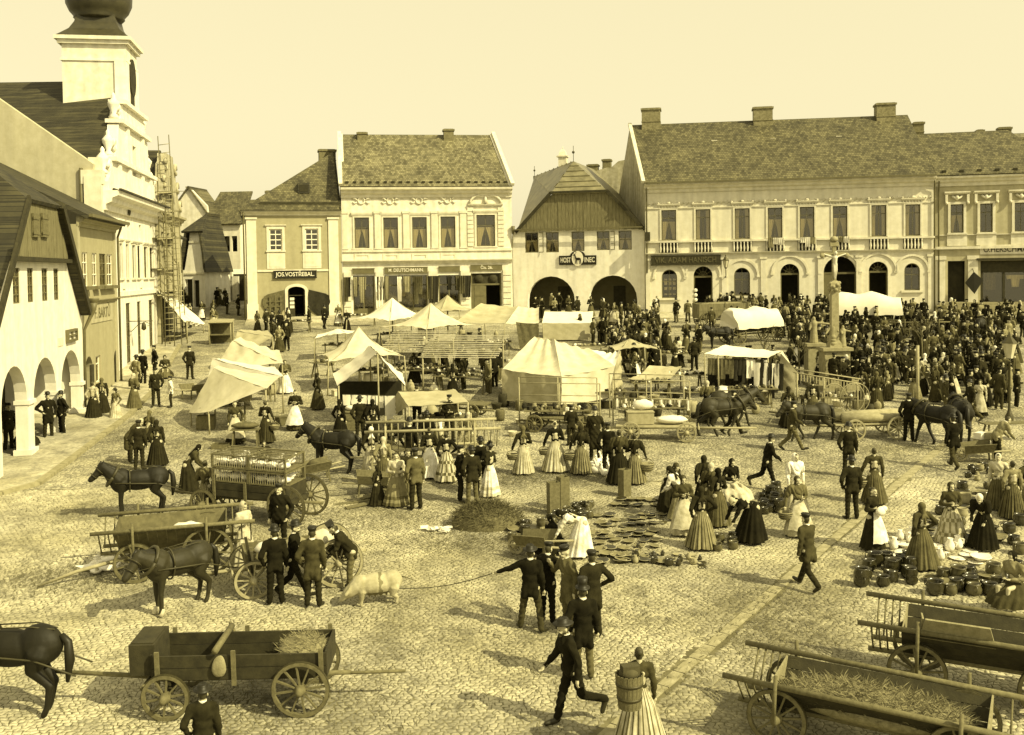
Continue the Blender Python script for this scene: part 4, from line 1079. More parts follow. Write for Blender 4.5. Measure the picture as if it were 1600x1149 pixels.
# gable outline from heights
c = H.L / 2 ; zc = zt + 1.0
z1 = H.uz(190, 262)[1]; z2 = H.uz(190, 200)[1]; z3 = H.uz(186, 158)[1]
hs = [(7.2, zc), (7.2, zc + .5), (6.5, zc + .9), (5.9, zc + 2.0), (5.75, z1 - .2), (5.9, z1), (5.2, z1 + .25), (4.5, z1 + 1.1), (4.15, z1 + 2.2), (3.9, z2 - .2), (4.05, z2), (3.7, z2 + .2), (3.3, z2 + .9), (3.0, z3 - .5), (3.15, z3 - .3), (2.0, z3 + .1)]
poly = [(c + h, z) for h, z in hs] + [(c - h, z) for h, z in reversed(hs)]
gw = H.rect(198.5, 228, 204, 275); gw = (c - .5, c + .5, gw[2], gw[3])
b = MB(); b.plate(poly, [hrect(gw)], -.25, .35); H.part('curved_gable', b, M_WHITE)
window(H, gw, cols=2, rows=(.3, .65), y=.0)
b = MB()
for hl in ((5.9, z1), (4.05, z2), (3.15, z3 - .25)): b.bb(c - hl[0] - .2, c + hl[0] + .2, -.5, .45, hl[1], hl[1] + .22)
H.part('gable_moulding', b, M_WHITE)
for sg in (-1, 1):
 for (r0, zz, rad) in ((6.2, zc + 1.3, .42), (4.9, z1 + .9, .4), (3.5, z2 + .75, .3)):
  b = MB(); b.tube([(c + sg * (r0 + rad * math.cos(t) * (1 - t / 9)), -.1, zz + rad * math.sin(t) * (1 - t / 9)) for t in [k * .6 for k in range(12)]], .16, 6); H.part('volute', b, M_WHITE)
 for (x, z) in ((6.9, zc + .9), (5.5, z1 + .3), (3.9, z2 + .25)): b = MB(); b.lathe([(.22, 0), (.3, .1), (.12, .3), (.3, .75), (.32, .9), (.1, 1.15), (.12, 1.3), (.02, 1.45)], (c + sg * x, .05, z), 10); H.part('urn', b, M_WHITE)
 for x in (1.9, 4.6): b = MB(); b.bb(c + sg * x - .3, c + sg * x + .3, -.4, -.252, zc + .02, z1 - .02); H.part('gable_pilaster', b, M_WHITE)
 b = MB(); b.bb(c + sg * 2.2 - .25, c + sg * 2.2 + .25, -.4, -.252, z1 + .23, z2 - .02); H.part('gable_pilaster', b, M_WHITE)
ov = MB(); ov.plate([(c - 1.9 + .5 * math.cos(t), z1 - 1.9 + .8 * math.sin(t)) for t in [2 * PI * k / 16 for k in range(16)]], [], -.27, -.253); ov.build('oval_window', M_DARK, H.root)
# tower
ztow = H.uz(190, 70)[1]; tb = zc + 2; x0, x1 = c - 1.6, c + 1.6
zb_ = z2 - .5
b = MB(); b.bb(x0, x1, -.2, 3.25, zb_, ztow); H.part('tower', b, M_CREAM)
b = MB()
for x in (x0 - .0, x1 - .5): b.bb(x - .05, x + .55, -.28, -.203, z3 - .2, ztow - 1.0)
b.bb(x0 - .08, x1 + .08, -.27, 3.33, ztow - .95, ztow - .8); b.bb(x0 - .02, x0 - .1, -.25, .4, zb_, ztow - .96)
H.part('tower_pilaster', b, M_WHITE)
cz = H.uz(194, 117)[1]
b = MB(); b.plate([(c + .85 * math.cos(t), cz + 1.1 * math.sin(t)) for t in [2 * PI * k / 20 for k in range(20)]], [], -.3, -.203); H.part('clock_face', b, M_DARK)
b = MB(); b.plate(harch((c - .4, c + .4, z3 + .1, z3 + 1.6)), [], -.27, -.203); H.part('belfry_window', b, M_DARK)
b = MB(); cy = 1.52
b.bb(x0 - .2, x1 + .2, -.4, 3.45, ztow, ztow + .22); b.bb(x0 - .35, x1 + .35, -.55, 3.6, ztow + .22, ztow + .42); H.part('tower_cornice', b, M_CREAM)
sq = [(2.75, 0), (2.45, .18), (1.95, .5), (1.6, .95), (1.5, 1.3), (1.5, 1.4)]
b = MB(); b.lathe([(r_ * 1.0, z) for r_, z in sq], (c, cy, ztow + .43), 4, smooth=False, rot=0)
b.lathe([(1.3, 1.25), (1.42, 1.35), (1.4, 1.45), (1.62, 1.7), (1.82, 2.15), (1.85, 2.6), (1.7, 3.2), (1.35, 3.8), (1.0, 4.6), (.6, 5.0), (.55, 5.4), (.8, 5.6), (.5, 6.2), (.1, 7.5)], (c, cy, ztow + .43), 16)
H.part('onion_dome', b, mat('dome_tin', .04, rough=.5, var=.4, spec=.5))
# roof and pale side wall
kx = -H.v.y / H.u.y
def dzx(px, py, u): h = H.hit(px, py, H.o + H.u * u, Vector((0, 1, 0))) - H.u * u; return h.dot(H.v), h.z
wl0 = dzx(151, 258, 0); wl1 = dzx(8, 159, 0); zr = dzx(60, 133, c)[1]
sl = (wl1[1] - wl0[1]) / (wl1[0] - wl0[0]); dend = (zr - wl0[1]) / sl + wl0[0]; S_ = lambda u, d, z: (u + kx * d, d, z)
b = MB(); b.slab([S_(0, .3, -1), S_(0, .3, wl0[1] - .6), S_(0, wl0[0], wl0[1]), S_(0, dend, zr), S_(0, dend, -1)], .4); H.part('side_wall_high', b, mat('greyed_render', .46, var=.1, streak=.14, bump=.2, bscale=12))
zf = zc + .2; zl_ = wl0[1] - .4
roof(H, [(S_(c, .4, zr), S_(.05, .4, zl_), S_(.05, 30, zl_), S_(c, 30, zr)), (S_(c, .4, zr), S_(c, 30, zr), S_(H.L, 30, zf), S_(H.L, .4, zf))], M_TILE_D, .2)
b = MB(); b.bb(-.5, .0, -.1, .75, zc - 1.2, wl0[1] - .6); b.bb(-.45, .15, -.15, .9, zc + .3, wl0[1] - .3); b.bb(-.12, .4, .0, .6, zc, z1); H.part('corner_pier', b, M_TRIM)
b = MB(); b.tube([(-.35, .9, wl0[1] - .2), (-.35, .9, zc - 3)], .1, 6); H.part('downpipe', b, M_TIN)
TH = H
# iron lamp bracket on the town hall
u_, z_ = H.uz(202, 505)
lb = thing('iron_sign_bracket', 'scrolled iron bracket holding a dark lantern over the town hall side door', 'bracket', H.o + H.u * u_ + Vector((0, 0, z_)), H.root.rotation_euler.z)
b = MB(); b.tube([(0, 0, .1), (0, -1.3, .1)], .025, 5); b.tube([(0, -.1, -.5), (0, -.5, -.1), (0, -.9, .05), (0, -1.2, -.1), (0, -1.0, -.2)], .02, 5); b.build('scroll', M_IRON, lb)
b = MB(); b.lathe([(.02, 0), (.14, .08), (.12, .35), (.02, .5)], (0, -.8, -.45), 6); b.build('lantern', M_IRON, lb)
# scaffolded house
H = House('scaffolded_house', 'tall weathered house with a carved gable behind the ladder scaffold next to the town hall', PL(68.3, .6), PL(77.5, .6))
zt = H.uz(250, 345)[1]
ws = [(a, a + 1, z, z + 2.0) for a in (1.1, 3.4, 5.8) for z in (5.5,)]
H.walls([(H.L, zt), (0, zt)], [hrect(r) for r in ws] + [hrect((1, 7, .3, 3.4))], M_STUCCO, depth=9, floor=[4.2])
for r in ws: window(H, r, curtain=0)
b = MB(); b.bb(1, 7, .3, .4, .3, 3.4); H.part('shop_front', b, M_WOODD)
cornice(H, 0, H.L, zt, .6, .5, M_STUCCO)
ztp = H.uz(232, 222)[1]; c = H.L / 2; zz = zt + .6; hh = ztp - zz
b = MB(); b.plate([(c + h, zz + hh * q) for h, q in ((4.5, 0), (4.2, .2), (3.4, .3), (3.1, .5), (2.5, .58), (2.3, .8), (1.6, .86), (1.4, 1))] + [(c - h, zz + hh * q) for q, h in ((1, 1.4), (.86, 1.6), (.8, 2.3), (.58, 2.5), (.5, 3.1), (.3, 3.4), (.2, 4.2), (0, 4.5))], [], -.1, .5); H.part('carved_gable', b, M_DIRTY)
for sg in (-1, 1):
 for x, q in ((3.9, .2), (2.8, .5), (2, .8)): b = MB(); b.tube([(c + sg * (x + .3 * math.cos(t)), -.15, zz + hh * q + .35 * math.sin(t)) for t in [k * .7 for k in range(9)]], .13, 5); H.part('volute', b, M_DIRTY)
roof(H, [((c, .5, ztp + .2), (-.1, .5, zz), (-.1, 11, zz), (c, 11, ztp + .2)), ((c, .5, ztp + .2), (c, 11, ztp + .2), (H.L, 11, zz), (H.L, .5, zz))], M_TILE_D)
SH = H
# ladders of the scaffold
def ladder(A, B, label, w=.5, rung=.38, side=None):
 A, B = Vector(A), Vector(B); t = thing('ladder', label, 'ladder', A, 0, 'ladders of the scaffold')
 d = B - A; L = d.length; d.normalize(); s_ = Vector(side or (1, 0, 0)); s_ = (s_ - d * s_.dot(d)).normalized() * w / 2
 for e in (-1, 1): b = MB(); b.tube([s_ * e, s_ * e + d * L], .032, 6); b.build('rail', M_WOOD, t)
 n = int(L / rung)
 me = MB().tube([-s_, s_], .025, 5).mesh('rung', M_WOODL)
 for k in range(1, n): link('rung', me, t, loc=d * (k * rung))
def gx(px, D): p = W(px, 400, D); return Vector((p.x, D, gz(p.x, D)))
def top(px, py, D): return W(px, py, D)
ladder(gx(272, 67), top(255, 212, 71), 'tallest ladder of the scaffold rising above the roofs beside the town hall', .75, .62)
ladder(gx(262, 66), top(262, 300, 68), 'shorter pale ladder standing nearest to the town hall corner', .6)
ladder(gx(281, 70), top(272, 330, 72), 'slim ladder at the street side of the scaffold, rising to the eaves', .6)
sc = thing('scaffold', 'pole scaffold with plank decks and crossed braces in front of the weathered house', 'scaffold', gx(265, 70))
o = Vector(sc.location)
ppx = [(250, 67, 270), (262, 67, 310), (270, 72, 275), (276, 76, 330), (283, 73, 410)]
for px, D, y in ppx:
 b = MB(); b.tube([gx(px, D) - o, top(px - 4, y, D) - o], .045, 6); b.build('pole', M_WOOD, sc)
for y in (300, 330, 372, 420, 460):
 b = MB(); b.bar(top(244, y, 67) - o, top(276 if y > 320 else 281, y - 1, 74) - o, .6, .04); b.build('deck', M_WOOD, sc)
 b = MB(); b.tube([top(246, y + 2, 66.3) - o, top(280, y, 70) - o], .045, 5); b.build('ledger', M_WOODL, sc)
for k in range(4):
 b = MB(); b.tube([top(250, 330 + k * 40, 66.2) - o, top(276, 372 + k * 40, 70) - o], .035, 5); b.build('brace', M_WOODL, sc)
# awning
aw = thing('shop_awning', 'large folded canvas awning pitched from the scaffolded house out over the street', 'awning', gx(270, 69))
o = Vector(aw.location)
def sheet(pts, nu, nv, sag=.0, m=M_CANVAS, name='canvas', parent=None, org=None, ripple=.0, thick=.012, rip_n=6):
 # bilinear cloth between four corners (p00,p10,p11,p01), sagging and rippled
 p = [Vector(q) - (org or Vector()) for q in pts]
 V = []
 nrm = (p[1] - p[0]).cross(p[3] - p[0]).normalized()
 for j in range(nv + 1):
  for i in range(nu + 1):
   u, v = i / nu, j / nv
   q = p[0] * (1 - u) * (1 - v) + p[1] * u * (1 - v) + p[2] * u * v + p[3] * (1 - u) * v
   q = q + Vector((0, 0, -sag * (4 * u * (1 - u)) ** .8 * (.35 + .65 * (4 * v * (1 - v)))))
   q += nrm * ripple * math.sin(u * PI * rip_n + v * 2.1) * (.3 + .7 * v)
   q += nrm * .012 * math.sin(u * 23 + v * 17)
   V.append(q)
 n = len(V); W_ = nu + 1
 Fc = [(j * W_ + i, j * W_ + i + 1, (j + 1) * W_ + i + 1, (j + 1) * W_ + i) for j in range(nv) for i in range(nu)]
 V2 = V + [q - nrm * thick for q in V]
 Fc2 = Fc + [tuple(reversed([k + n for k in f])) for f in Fc]
 b = MB(); b.add(V2, Fc2, 0, True); return b.build(name, m, parent)
A_ = top(246, 454, 67.5); B_ = top(262, 456, 73); C_ = top(318, 508, 73.5); D_ = top(292, 502, 68)
sheet([A_, B_, C_, D_], 16, 10, .35, M_CANVAS3, 'canvas', aw, o, .16, rip_n=7)
b = MB(); b.tube([C_ - o, D_ - o], .04, 5); b.build('rod', M_WOODL, aw)
for q in (C_, D_):
 b = MB(); b.tube([q - o, Vector((q.x, q.y, gz(q.x, q.y))) - o], .045, 5); b.build('post', M_WOODL, aw)
# street houses
def street_house(name, label, cat, A, B, zt, zr, dep, m, roofm=M_TILE, gable=True, wins=(), hip=False, side=None):
 H = House(name, label, A, B, cat); c = H.L / 2
 H.walls([(H.L, zt), (c, zr), (0, zt)] if gable else [(H.L, zt), (0, zt)], [hrect(r) for r in wins], m, depth=dep, sideL=side)
 for r in wins: window(H, r, curtain=0)
 if gable: roof(H, [((-.3, -.3, zt - .15), (c, -.3, zr + .15), (c, dep, zr + .15), (-.3, dep, zt - .15)), ((c, -.3, zr + .15), (H.L + .3, -.3, zt - .15), (H.L + .3, dep, zt - .15), (c, dep, zr + .15))], roofm)
 else: roof(H, [((-.3, -.4, zt), (H.L + .3, -.4, zt), (H.L + .3 - (2 if hip else 0), dep / 2, zr), (-.3 + (2 if hip else 0), dep / 2, zr)), ((-.3, dep + .4, zt), (-.3 + (2 if hip else 0), dep / 2, zr), (H.L + .3 - (2 if hip else 0), dep / 2, zr), (H.L + .3, dep + .4, zt))], roofm)
 return H
def GW(px, D):
 p = W(px, 420, D); return Vector((p.x, D, gz(p.x, D)))
A, B = GW(286, 92), GW(320, 91.7)
H = House('street_gable_house', 'small white house with tapering boarded gable and dark doorways down the side street', A, B)
zt = H.uz(300, 422)[1]; z2 = H.uz(300, 360)[1]; zj = H.uz(300, 378)[1]
u = [H.uz(x, 400)[0] for x in (291, 296, 313, 318)]
H.walls([(H.L, zt), (H.L - .15, zt), (u[2], zj), (u[2] - .1, z2), (u[1] + .1, z2), (u[1], zj), (.15, zt), (0, zt)], [hrect((.15, .85, .1, 2.6)), hrect((1.0, 1.5, .1, 2.5))], M_WHITE, depth=5.4)
b = MB(); b.bb(.1, 1.6, .35, .42, 0, 2.7); H.part('door', b, M_DARK)  # one dark sheet behind both doorways, painted as indoor shade
roof(H, [((u[1] - .5, -.5, z2 - .1), (u[2] + .5, -.5, z2 - .1), (H.L / 2, 3, z2 + 1.7)), ((-.5, -.4, zt - .2), (u[1] - .2, -.4, z2), (H.L / 2, 3, z2 + 1.7), (H.L / 2, 5.5, z2 + 1.7), (-.5, 5.5, zt - .2)), ((u[2] + .2, -.4, z2), (H.L + .3, -.4, zt - .2), (H.L + .3, 5.5, zt - .2), (H.L / 2, 5.5, z2 + 1.7), (H.L / 2, 3, z2 + 1.7))], M_TILE_D)
band(H, 0, H.L, zt - .4, .16, .1); band(H, u[1], u[2], zj - .1, .14, .1)
H = House('street_low_house', 'low side street house with a steep dark roof running down to its eaves', GW(318, 98), GW(362, 97.7))
zt = H.uz(340, 421)[1];
H.walls([(H.L, zt), (0, zt)], [hrect((1.4, 2.1, .1, 2.4)), hrect((2.8, 3.4, .1, 2.4)), hrect((4.0, 4.6, .1, 2.4))], M_CREAM, depth=5)
b = MB(); b.bb(1.3, 4.7, .35, .42, 0, 2.6); H.part('door', b, M_DARK)  # single dark sheet behind all three openings, its colour stands for shade indoors
a = H.uz(320, 380, 1.5);
roof(H, [((-.2, -.5, zt - .1), (H.L + .3, -.5, zt - .1), (-.2, 3.5, a[1] + .2))], M_TILE_D)
H = House('street_tall_house', 'tall cream house with steep roof and blank gable behind the low street house', GW(322, 106), GW(376, 105.6))
zt = H.uz(350, 350)[1]; u3 = H.uz(372, 350)[0]
H.walls([(H.L, zt), (0, zt)], [hrect((H.L - 1.8, H.L - 1.1, 4.4, 6)), hrect((H.L - .9, H.L - .3, 4.4, 6))], M_CREAM2, depth=14)
zr = H.uz(345, 300, 5)[1]; pk = H.uz(298, 293); b0 = H.uz(276, 324); lo = H.uz(276, 372); rr_ = H.uz(326, 322)
roof(H, [((-.3, -.4, zt), (H.L + .4, -.4, zt), (H.L - .4, 5, zr), (-.3, 5, zr))], M_TILE)
b = MB(); b.plate([(lo[0], -1), (.6, -1), (.6, H.uz(335, 345)[1]), rr_, pk, b0], [], -.5, -.1); H.part('gable_wall', b, M_CREAM)
for p_, q_ in ((b0, pk), (pk, H.uz(337, 347))): b = MB(); b.slab([(p_[0], -.7, p_[1] + .1), (q_[0], -.7, q_[1] + .1), (q_[0], 4, q_[1] + .1), (p_[0], 4, p_[1] + .1)], .15); H.part('verge_roof', b, M_TILE)
chimney(H, 292.5, 292, 298, 300, 1, m=M_DIRTY, dep=.6, low=.4)
band(H, 0, H.L, zt - .1, .15, .12)
H = House('street_left_house', 'house with dark roof between the scaffold and the white gabled house in the side street', PL(80, 2.4), PL(88.5, 2.4))
zt = H.uz(275, 372)[1]
H.walls([(H.L, zt), (0, zt)], [hrect((1, 2.2, .2, 2.6)), hrect((4, 5.2, .2, 2.6)), hrect((7.5, 8.6, .2, 2.6))], M_STUCCO, depth=8)
b = MB(); b.bb(.8, 9, .35, .42, 0, 2.7); H.part('door', b, M_DARK)  # dark sheet across the openings, painted as the unlit rooms
roof(H, [((-.3, -.6, zt), (H.L + .3, -.6, zt), (H.L + .3, 5, zt + 3.2), (-.3, 5, zt + 3.2))], M_TILE_D)
H = street_house('street_end_house', 'tiled roof of a distant house closing the end of the side street', 'house', GW(340, 140), GW(420, 139.6), 6.5, 11, 8, M_CREAM, M_TILE, gable=False, wins=((1.5, 2.3, 3.6, 5.2), (3.6, 4.4, 3.6, 5.2), (5.7, 6.5, 3.6, 5.2)))
H = street_house('distant_house', 'distant plain house just showing past the ladders', 'house', GW(255, 125), GW(325, 124.5), 6.0, 9.5, 8, M_STUCCO, M_TILE_D, gable=False)
# --- raised pavement in front of the arcade
wk = link('arcade_pavement', None, kind='structure')
K = [G(-60, 790), G(60, 758), G(116, 716), G(202, 650), G(240, 612), G(262, 575), G(281, 540)]
inn_ = [Vector((PL(p.y)[0] - 4.5 if p.y < 46 else PL(p.y)[0] - 1, p.y + .3, 0)) for p in K]
b = MB(); V = []
for p, q in zip(K, inn_):
 for w_, e in ((p, 0), (q, 0)): V.append((w_.x, w_.y, gz(w_.x, w_.y) + .1))
n = len(K)
b.add(V, [(2 * i, 2 * i + 2, 2 * i + 3, 2 * i + 1) for i in range(n - 1)]); b.build('paving', M_WALK, wk)
for i in range(n - 1):
 d = K[i + 1] - K[i]; m_ = max(1, int(d.length / 1.1))
 for k in range(m_):
  a = K[i] + d * (k / m_); c = K[i] + d * ((k + 1) / m_ - .012)
  b = MB(); b.bar(Vector((a.x, a.y, gz(a.x, a.y) + .045)), Vector((c.x, c.y, gz(c.x, c.y) + .045)), .24, .14); b.build('kerb_stone', M_STONE, wk)
# second pavement along the far side
b = MB()
fr = [G(382, 509), G(540, 502), G(803, 496), G(1010, 499), G(1460, 503), G(1640, 506)]
bk = [GROC.o, DRAP.o, INN.o, CRM.o, HER.o, HER.o + HER.u * HER.L]
V = []
for p, q in zip(fr, bk):
 V += [(p.x, p.y, gz(p.x, p.y) - .2), (p.x, p.y, gz(p.x, p.y) + .12), (q.x, q.y, gz(q.x, q.y) + .12)]
b.add(V, [(3 * i, 3 * i + 3, 3 * i + 4, 3 * i + 1) for i in range(5)] + [(3 * i + 1, 3 * i + 4, 3 * i + 5, 3 * i + 2) for i in range(5)]); b.build('far_pavement', M_WALK, kind='structure')
# ------------------------------------------------------------------ people
def rotx(v, a, piv):
 v = Vector(v) - Vector(piv); c, s = math.cos(a), math.sin(a)
 return Vector((v.x, v.y * c - v.z * s, v.y * s + v.z * c)) + Vector(piv)
ARMS = {'down': ((.06, .03, -.29), (.07, -.05, -.55)), 'front': ((.09, .02, -.28), (-.10, -.24, -.27)), 'akimbo': ((.21, .1, -.22), (.02, -.06, -.38)),
  'point': ((.25, -.04, -.13), (.5, -.1, -.22)), 'reach': ((.02, -.12, -.26), (-.02, -.34, -.42)), 'pocket': ((.13, .08, -.28), (.05, -.07, -.50)),
  'up': ((.1, -.14, -.2), (-.02, -.3, .02)), 'side': ((.14, .02, -.27), (.2, -.06, -.50)), 'hang': ((.0, -.24, -.18), (-.02, -.42, -.36)), 'knit': ((.1, .0, -.27), (-.08, -.2, -.2))}
def skeleton(legs='stand', arms=('down', 'down'), lean=0, head=0, turn=0):
 J = {}
 pel = Vector((0, 0, .93)); drop = 0
 if legs == 'sit': drop = -.45
 if legs == 'squat': drop = -.62
 la = R(lean); T = lambda p: rotx(p, la, (0, 0, .93)) + Vector((0, .12 * math.sin(la), 0))
 J['pel'] = T((0, 0, .95)); J['waist'] = T((0, 0, 1.08)); J['chest'] = T((0, .0, 1.30)); J['neck'] = T((0, .01, 1.46));
 hd = T((0, -.015, 1.60)); J['head'] = hd
 J['hrot'] = la * .75 + R(head)
 for s, n in ((-1, 'L'), (1, 'R')):
  sh = T((s * .185, .01, 1.40)); e, w = ARMS[arms[0 if s < 0 else 1]]
  k = la * (.25 if arms[0 if s < 0 else 1] in ('reach', 'hang') else .8)
  J['sh' + n] = sh; J['el' + n] = sh + rotx((s * e[0], e[1], e[2]), k, (0, 0, 0)); J['wr' + n] = sh + rotx((s * w[0], w[1], w[2]), k, (0, 0, 0))
  hip = Vector((s * .095, .02 + .12 * math.sin(la), .90)); J['hp' + n] = hip
  if legs == 'stand': kn = Vector((s * .11, -.01 + .06 * math.sin(la), .48)); an = Vector((s * .13, .03, .09)); tdir_ = Vector((s * .05, -.2, -.05))
  elif legs == 'wide': kn = Vector((s * .17, -.03, .48)); an = Vector((s * .23, .03 - .1 * s, .09)); tdir_ = Vector((s * .09, -.18, -.05))
  elif legs == 'walk':
   if s < 0: kn = Vector((s * .10, -.16, .52)); an = Vector((s * .09, -.33, .11)); tdir_ = Vector((0, -.2, .02))
   else: kn = Vector((s * .10, .10, .47)); an = Vector((s * .09, .42, .17)); tdir_ = Vector((0, -.14, -.13))
  elif legs == 'stride':
   if s < 0: kn = Vector((s * .10, -.10, .50)); an = Vector((s * .09, -.2, .09)); tdir_ = Vector((0, -.2, -.05))
   else: kn = Vector((s * .10, .16, .50)); an = Vector((s * .09, .58, .36)); tdir_ = Vector((0, -.06, -.2))
  elif legs == 'sit': kn = Vector((s * .13, -.42, .92)); an = Vector((s * .12, -.45, .54)); tdir_ = Vector((0, -.2, -.05))
  else: kn = Vector((s * .16, -.38, 1.0)); an = Vector((s * .12, -.12, .72)); tdir_ = Vector((0, -.2, -.05))
  J['kn' + n] = kn; J['an' + n] = an; J['to' + n] = an + tdir_
 if drop:
  for k in J:
   if k != 'hrot': J[k] = J[k] + Vector((0, 0, drop))
 return J
_pm = {}
M_SKIN = mat('skin', .42, var=.12, rough=.6)
M_EYE = mat('eyes', .02, var=.1)
M_HAIR = mat('hair', .05, var=.3, rough=.6)
M_GREYHAIR = mat('grey_hair', .4, var=.3)
M_BOOT = mat('boots', .025, rough=.5, var=.4)
def body_mesh(key, J, female, beard):
 k = ('body', key, female, beard)
 if k in _pm: return _pm[k]
 b = MB(); c = lambda p, q, r, s, n=8: b.cap(J[p] if isinstance(p, str) else p, J[q] if isinstance(q, str) else q, r, s, n)
 HM = Matrix.Rotation(J['hrot'], 3, 'X'); H_ = J['head']; hp = lambda x, y, z: H_ + HM @ Vector((x, y, z))
 b.ell(H_ + HM @ Vector((0, .01, .03)), (.076, .095, .105), HM); b.ell(hp(0, -.025, -.045), (.056, .065, .07), HM)
 b.cap(hp(0, -.088, .01), hp(0, -.106, -.028), .012, .019, 6); b.ell(hp(0, -.075, -.1), (.03, .03, .025), HM)
 b.cap(hp(-.04, -.083, .028), hp(.04, -.083, .028), .015, .015, 6)
 for s in (-1, 1): b.ell(hp(s * .082, .01, -.005), (.014, .024, .033), HM); b.ell(hp(s * .03, -.078, -.04), (.02, .022, .018), HM)
 c('neck', hp(0, .01, -.04), .058, .052); c('pel', 'waist', .12, .11); c('waist', 'chest', .11, .13); c('chest', 'neck', .13, .06); c('shL', 'shR', .06, .06)
 for n in 'LR':
  s = -1 if n == 'L' else 1
  c('sh' + n, 'el' + n, .052, .04); c('el' + n, 'wr' + n, .04, .027)
  w = J['wr' + n]; d = (w - J['el' + n]).normalized(); u, v = frame(d)
  if abs(u.x) > abs(v.x): u, v = v, u       # v spreads the fingers
  pm = w + d * .06; b.cap(w, pm + v * .012, .024, .028, 8); b.cap(w, pm - v * .014, .024, .026, 8)
  for i in range(4):
   f0 = pm + d * .02 + v * (.033 - .022 * i); L_ = (.04, .052, .048, .036)[i]; cur = u * (-.02 if J['wr' + n].y < 0 else .02)
   f1 = f0 + d * L_ * .6 + cur * .3; f2 = f1 + d * L_ * .5 + cur * 1.2
   b.cap(f0, f1, .0105, .0095, 6); b.cap(f1, f2, .0095, .0085, 6)
  b.cap(w + d * .02 + v * .024, w + d * .065 + v * .055, .0125, .0105, 6)
  c('hp' + n, 'kn' + n, .075, .055); c('kn' + n, 'an' + n, .052, .036); c('an' + n, 'to' + n, .04, .03)
  b.ell(J['hp' + n], (.1, .1, .1))
 me = remesh(b, 'person_body', .0145, 1)
 HI = HM.transposed()
 for m in (M_SKIN, M_HAIR, M_EYE): me.materials.append(m)
 mi = []
 for p in me.polygons:
  q = HI @ (p.center - H_); i = 0
  if q.z > -.16 and abs(q.x) < .1 and abs(q.y) < .13:
   if (q.z > .075 - .0 and q.y > -.085) or (q.y > .012 + .25 * max(0, -.0 - q.z) and q.z > -.075 and abs(q.x) < .078) : i = 1
   if (beard and q.z < -.045 and q.y < .02 and q.z > -.13) or (beard and -.052 < q.z < -.034 and q.y < -.07): i = 1
   if abs(q.z - .008) < .009 and .016 < abs(q.x) < .045 and q.y < -.07: i = 2
   if abs(q.z + .062) < .006 and abs(q.x) < .026 and q.y < -.07: i = 2
  mi.append(i)
 me.polygons.foreach_set('material_index', mi)
 _pm[k] = me; return me
def jacket_mesh(key, J, L, female):
 k = ('jacket', key, L, female)
 if k in _pm: return _pm[k]
 b = MB(); c = lambda p, q, r, s, n=10: b.cap(J[p] if isinstance(p, str) else p, J[q] if isinstance(q, str) else q, r, s, n)
 up = (J['chest'] - J['pel']).normalized(); M_ = up.to_track_quat('Z', 'Y').to_matrix() if abs(up.z) < .999 else Matrix.Identity(3)
 ax = Vector((1, 0, 0)); ay = up.cross(ax).normalized(); M_ = Matrix((ax, ay, up)).transposed()
 if female:
  b.ell(J['chest'] + M_ @ Vector((0, -.02, .02)), (.17, .135, .2), M_); b.ell(J['waist'], (.128, .108, .2), M_); b.ell(J['pel'] + up * .01, (.16, .14, .1), M_)
 else:
  b.ell(J['chest'] + up * .0, (.205, .14, .22), M_); b.ell(J['waist'], (.178, .137, .24), M_); b.ell(J['pel'], (.185, .15, .2), M_)
  if L > 0:
   for x in (-.1, .1):
    for y in (-.045, .055):
     b.cap(J['pel'] + Vector((x * .9, y, 0)), J['pel'] + Vector((x * 1.15, y * 1.5, -L)) , .085, .075, 10)
   b.ell(J['pel'] + Vector((0, 0, -L * .5)), (.19, .15, L * .6 + .04))
 c('shL', 'shR', .078, .078); c('chest', J['neck'] - up * .03, .12, .07)
 for n in 'LR':
  r = .066 if not female else .062
  c('sh' + n, 'el' + n, r + .012, r - .006); c('el' + n, 'wr' + n, r - .005, .042)
 me = remesh(b, 'jacket', .02, 2)
 nz = np.empty(len(me.vertices) * 3); me.vertices.foreach_get('co', nz); nz = nz.reshape(-1, 3)
 nz += .007 * np.sin(nz[:, [2, 0, 1]] * 41 + nz[:, [1, 2, 0]] * 29) + .006 * np.sin(nz[:, [2, 2, 0]] * 17 + 60 * nz[:, [0, 1, 1]] ** 2); me.vertices.foreach_set('co', nz.ravel())
 me.materials.append(M_CLOTHD); _pm[k] = me; return me
def trouser_mesh(key, J):
 k = ('trousers', key)
 if k in _pm: return _pm[k]
 b = MB(); b.ell(J['pel'] - Vector((0, 0, .03)), (.165, .13, .14))
 for n in 'LR': b.cap(J['hp' + n], J['kn' + n], .102, .076); b.cap(J['kn' + n], J['an' + n] + Vector((0, 0, .01)), .076, .066)
 me = remesh(b, 'trousers', .02, 2)
 co = np.empty(len(me.vertices) * 3); me.vertices.foreach_get('co', co); co = co.reshape(-1, 3); co[:, :2] += .006 * np.sin(co[:, 2:3] * 55 + co[:, :1] * 20); me.vertices.foreach_set('co', co.ravel())
 me.materials.append(M_CLOTHD); _pm[k] = me; return me
def boot_mesh(key, J, n, tall):
 k = ('boot', key, n, tall)
 if k in _pm: return _pm[k]
 b = MB(); a, t = J['an' + n], J['to' + n]; b.cap(a - Vector((0, 0, .02)), t, .052, .042); b.cap(a, a + (J['kn' + n] - a) * (.75 if tall else .15), .058, .07 if tall else .06)
 me = remesh(b, 'boot', .02, 1); me.materials.append(M_BOOT); _pm[k] = me; return me
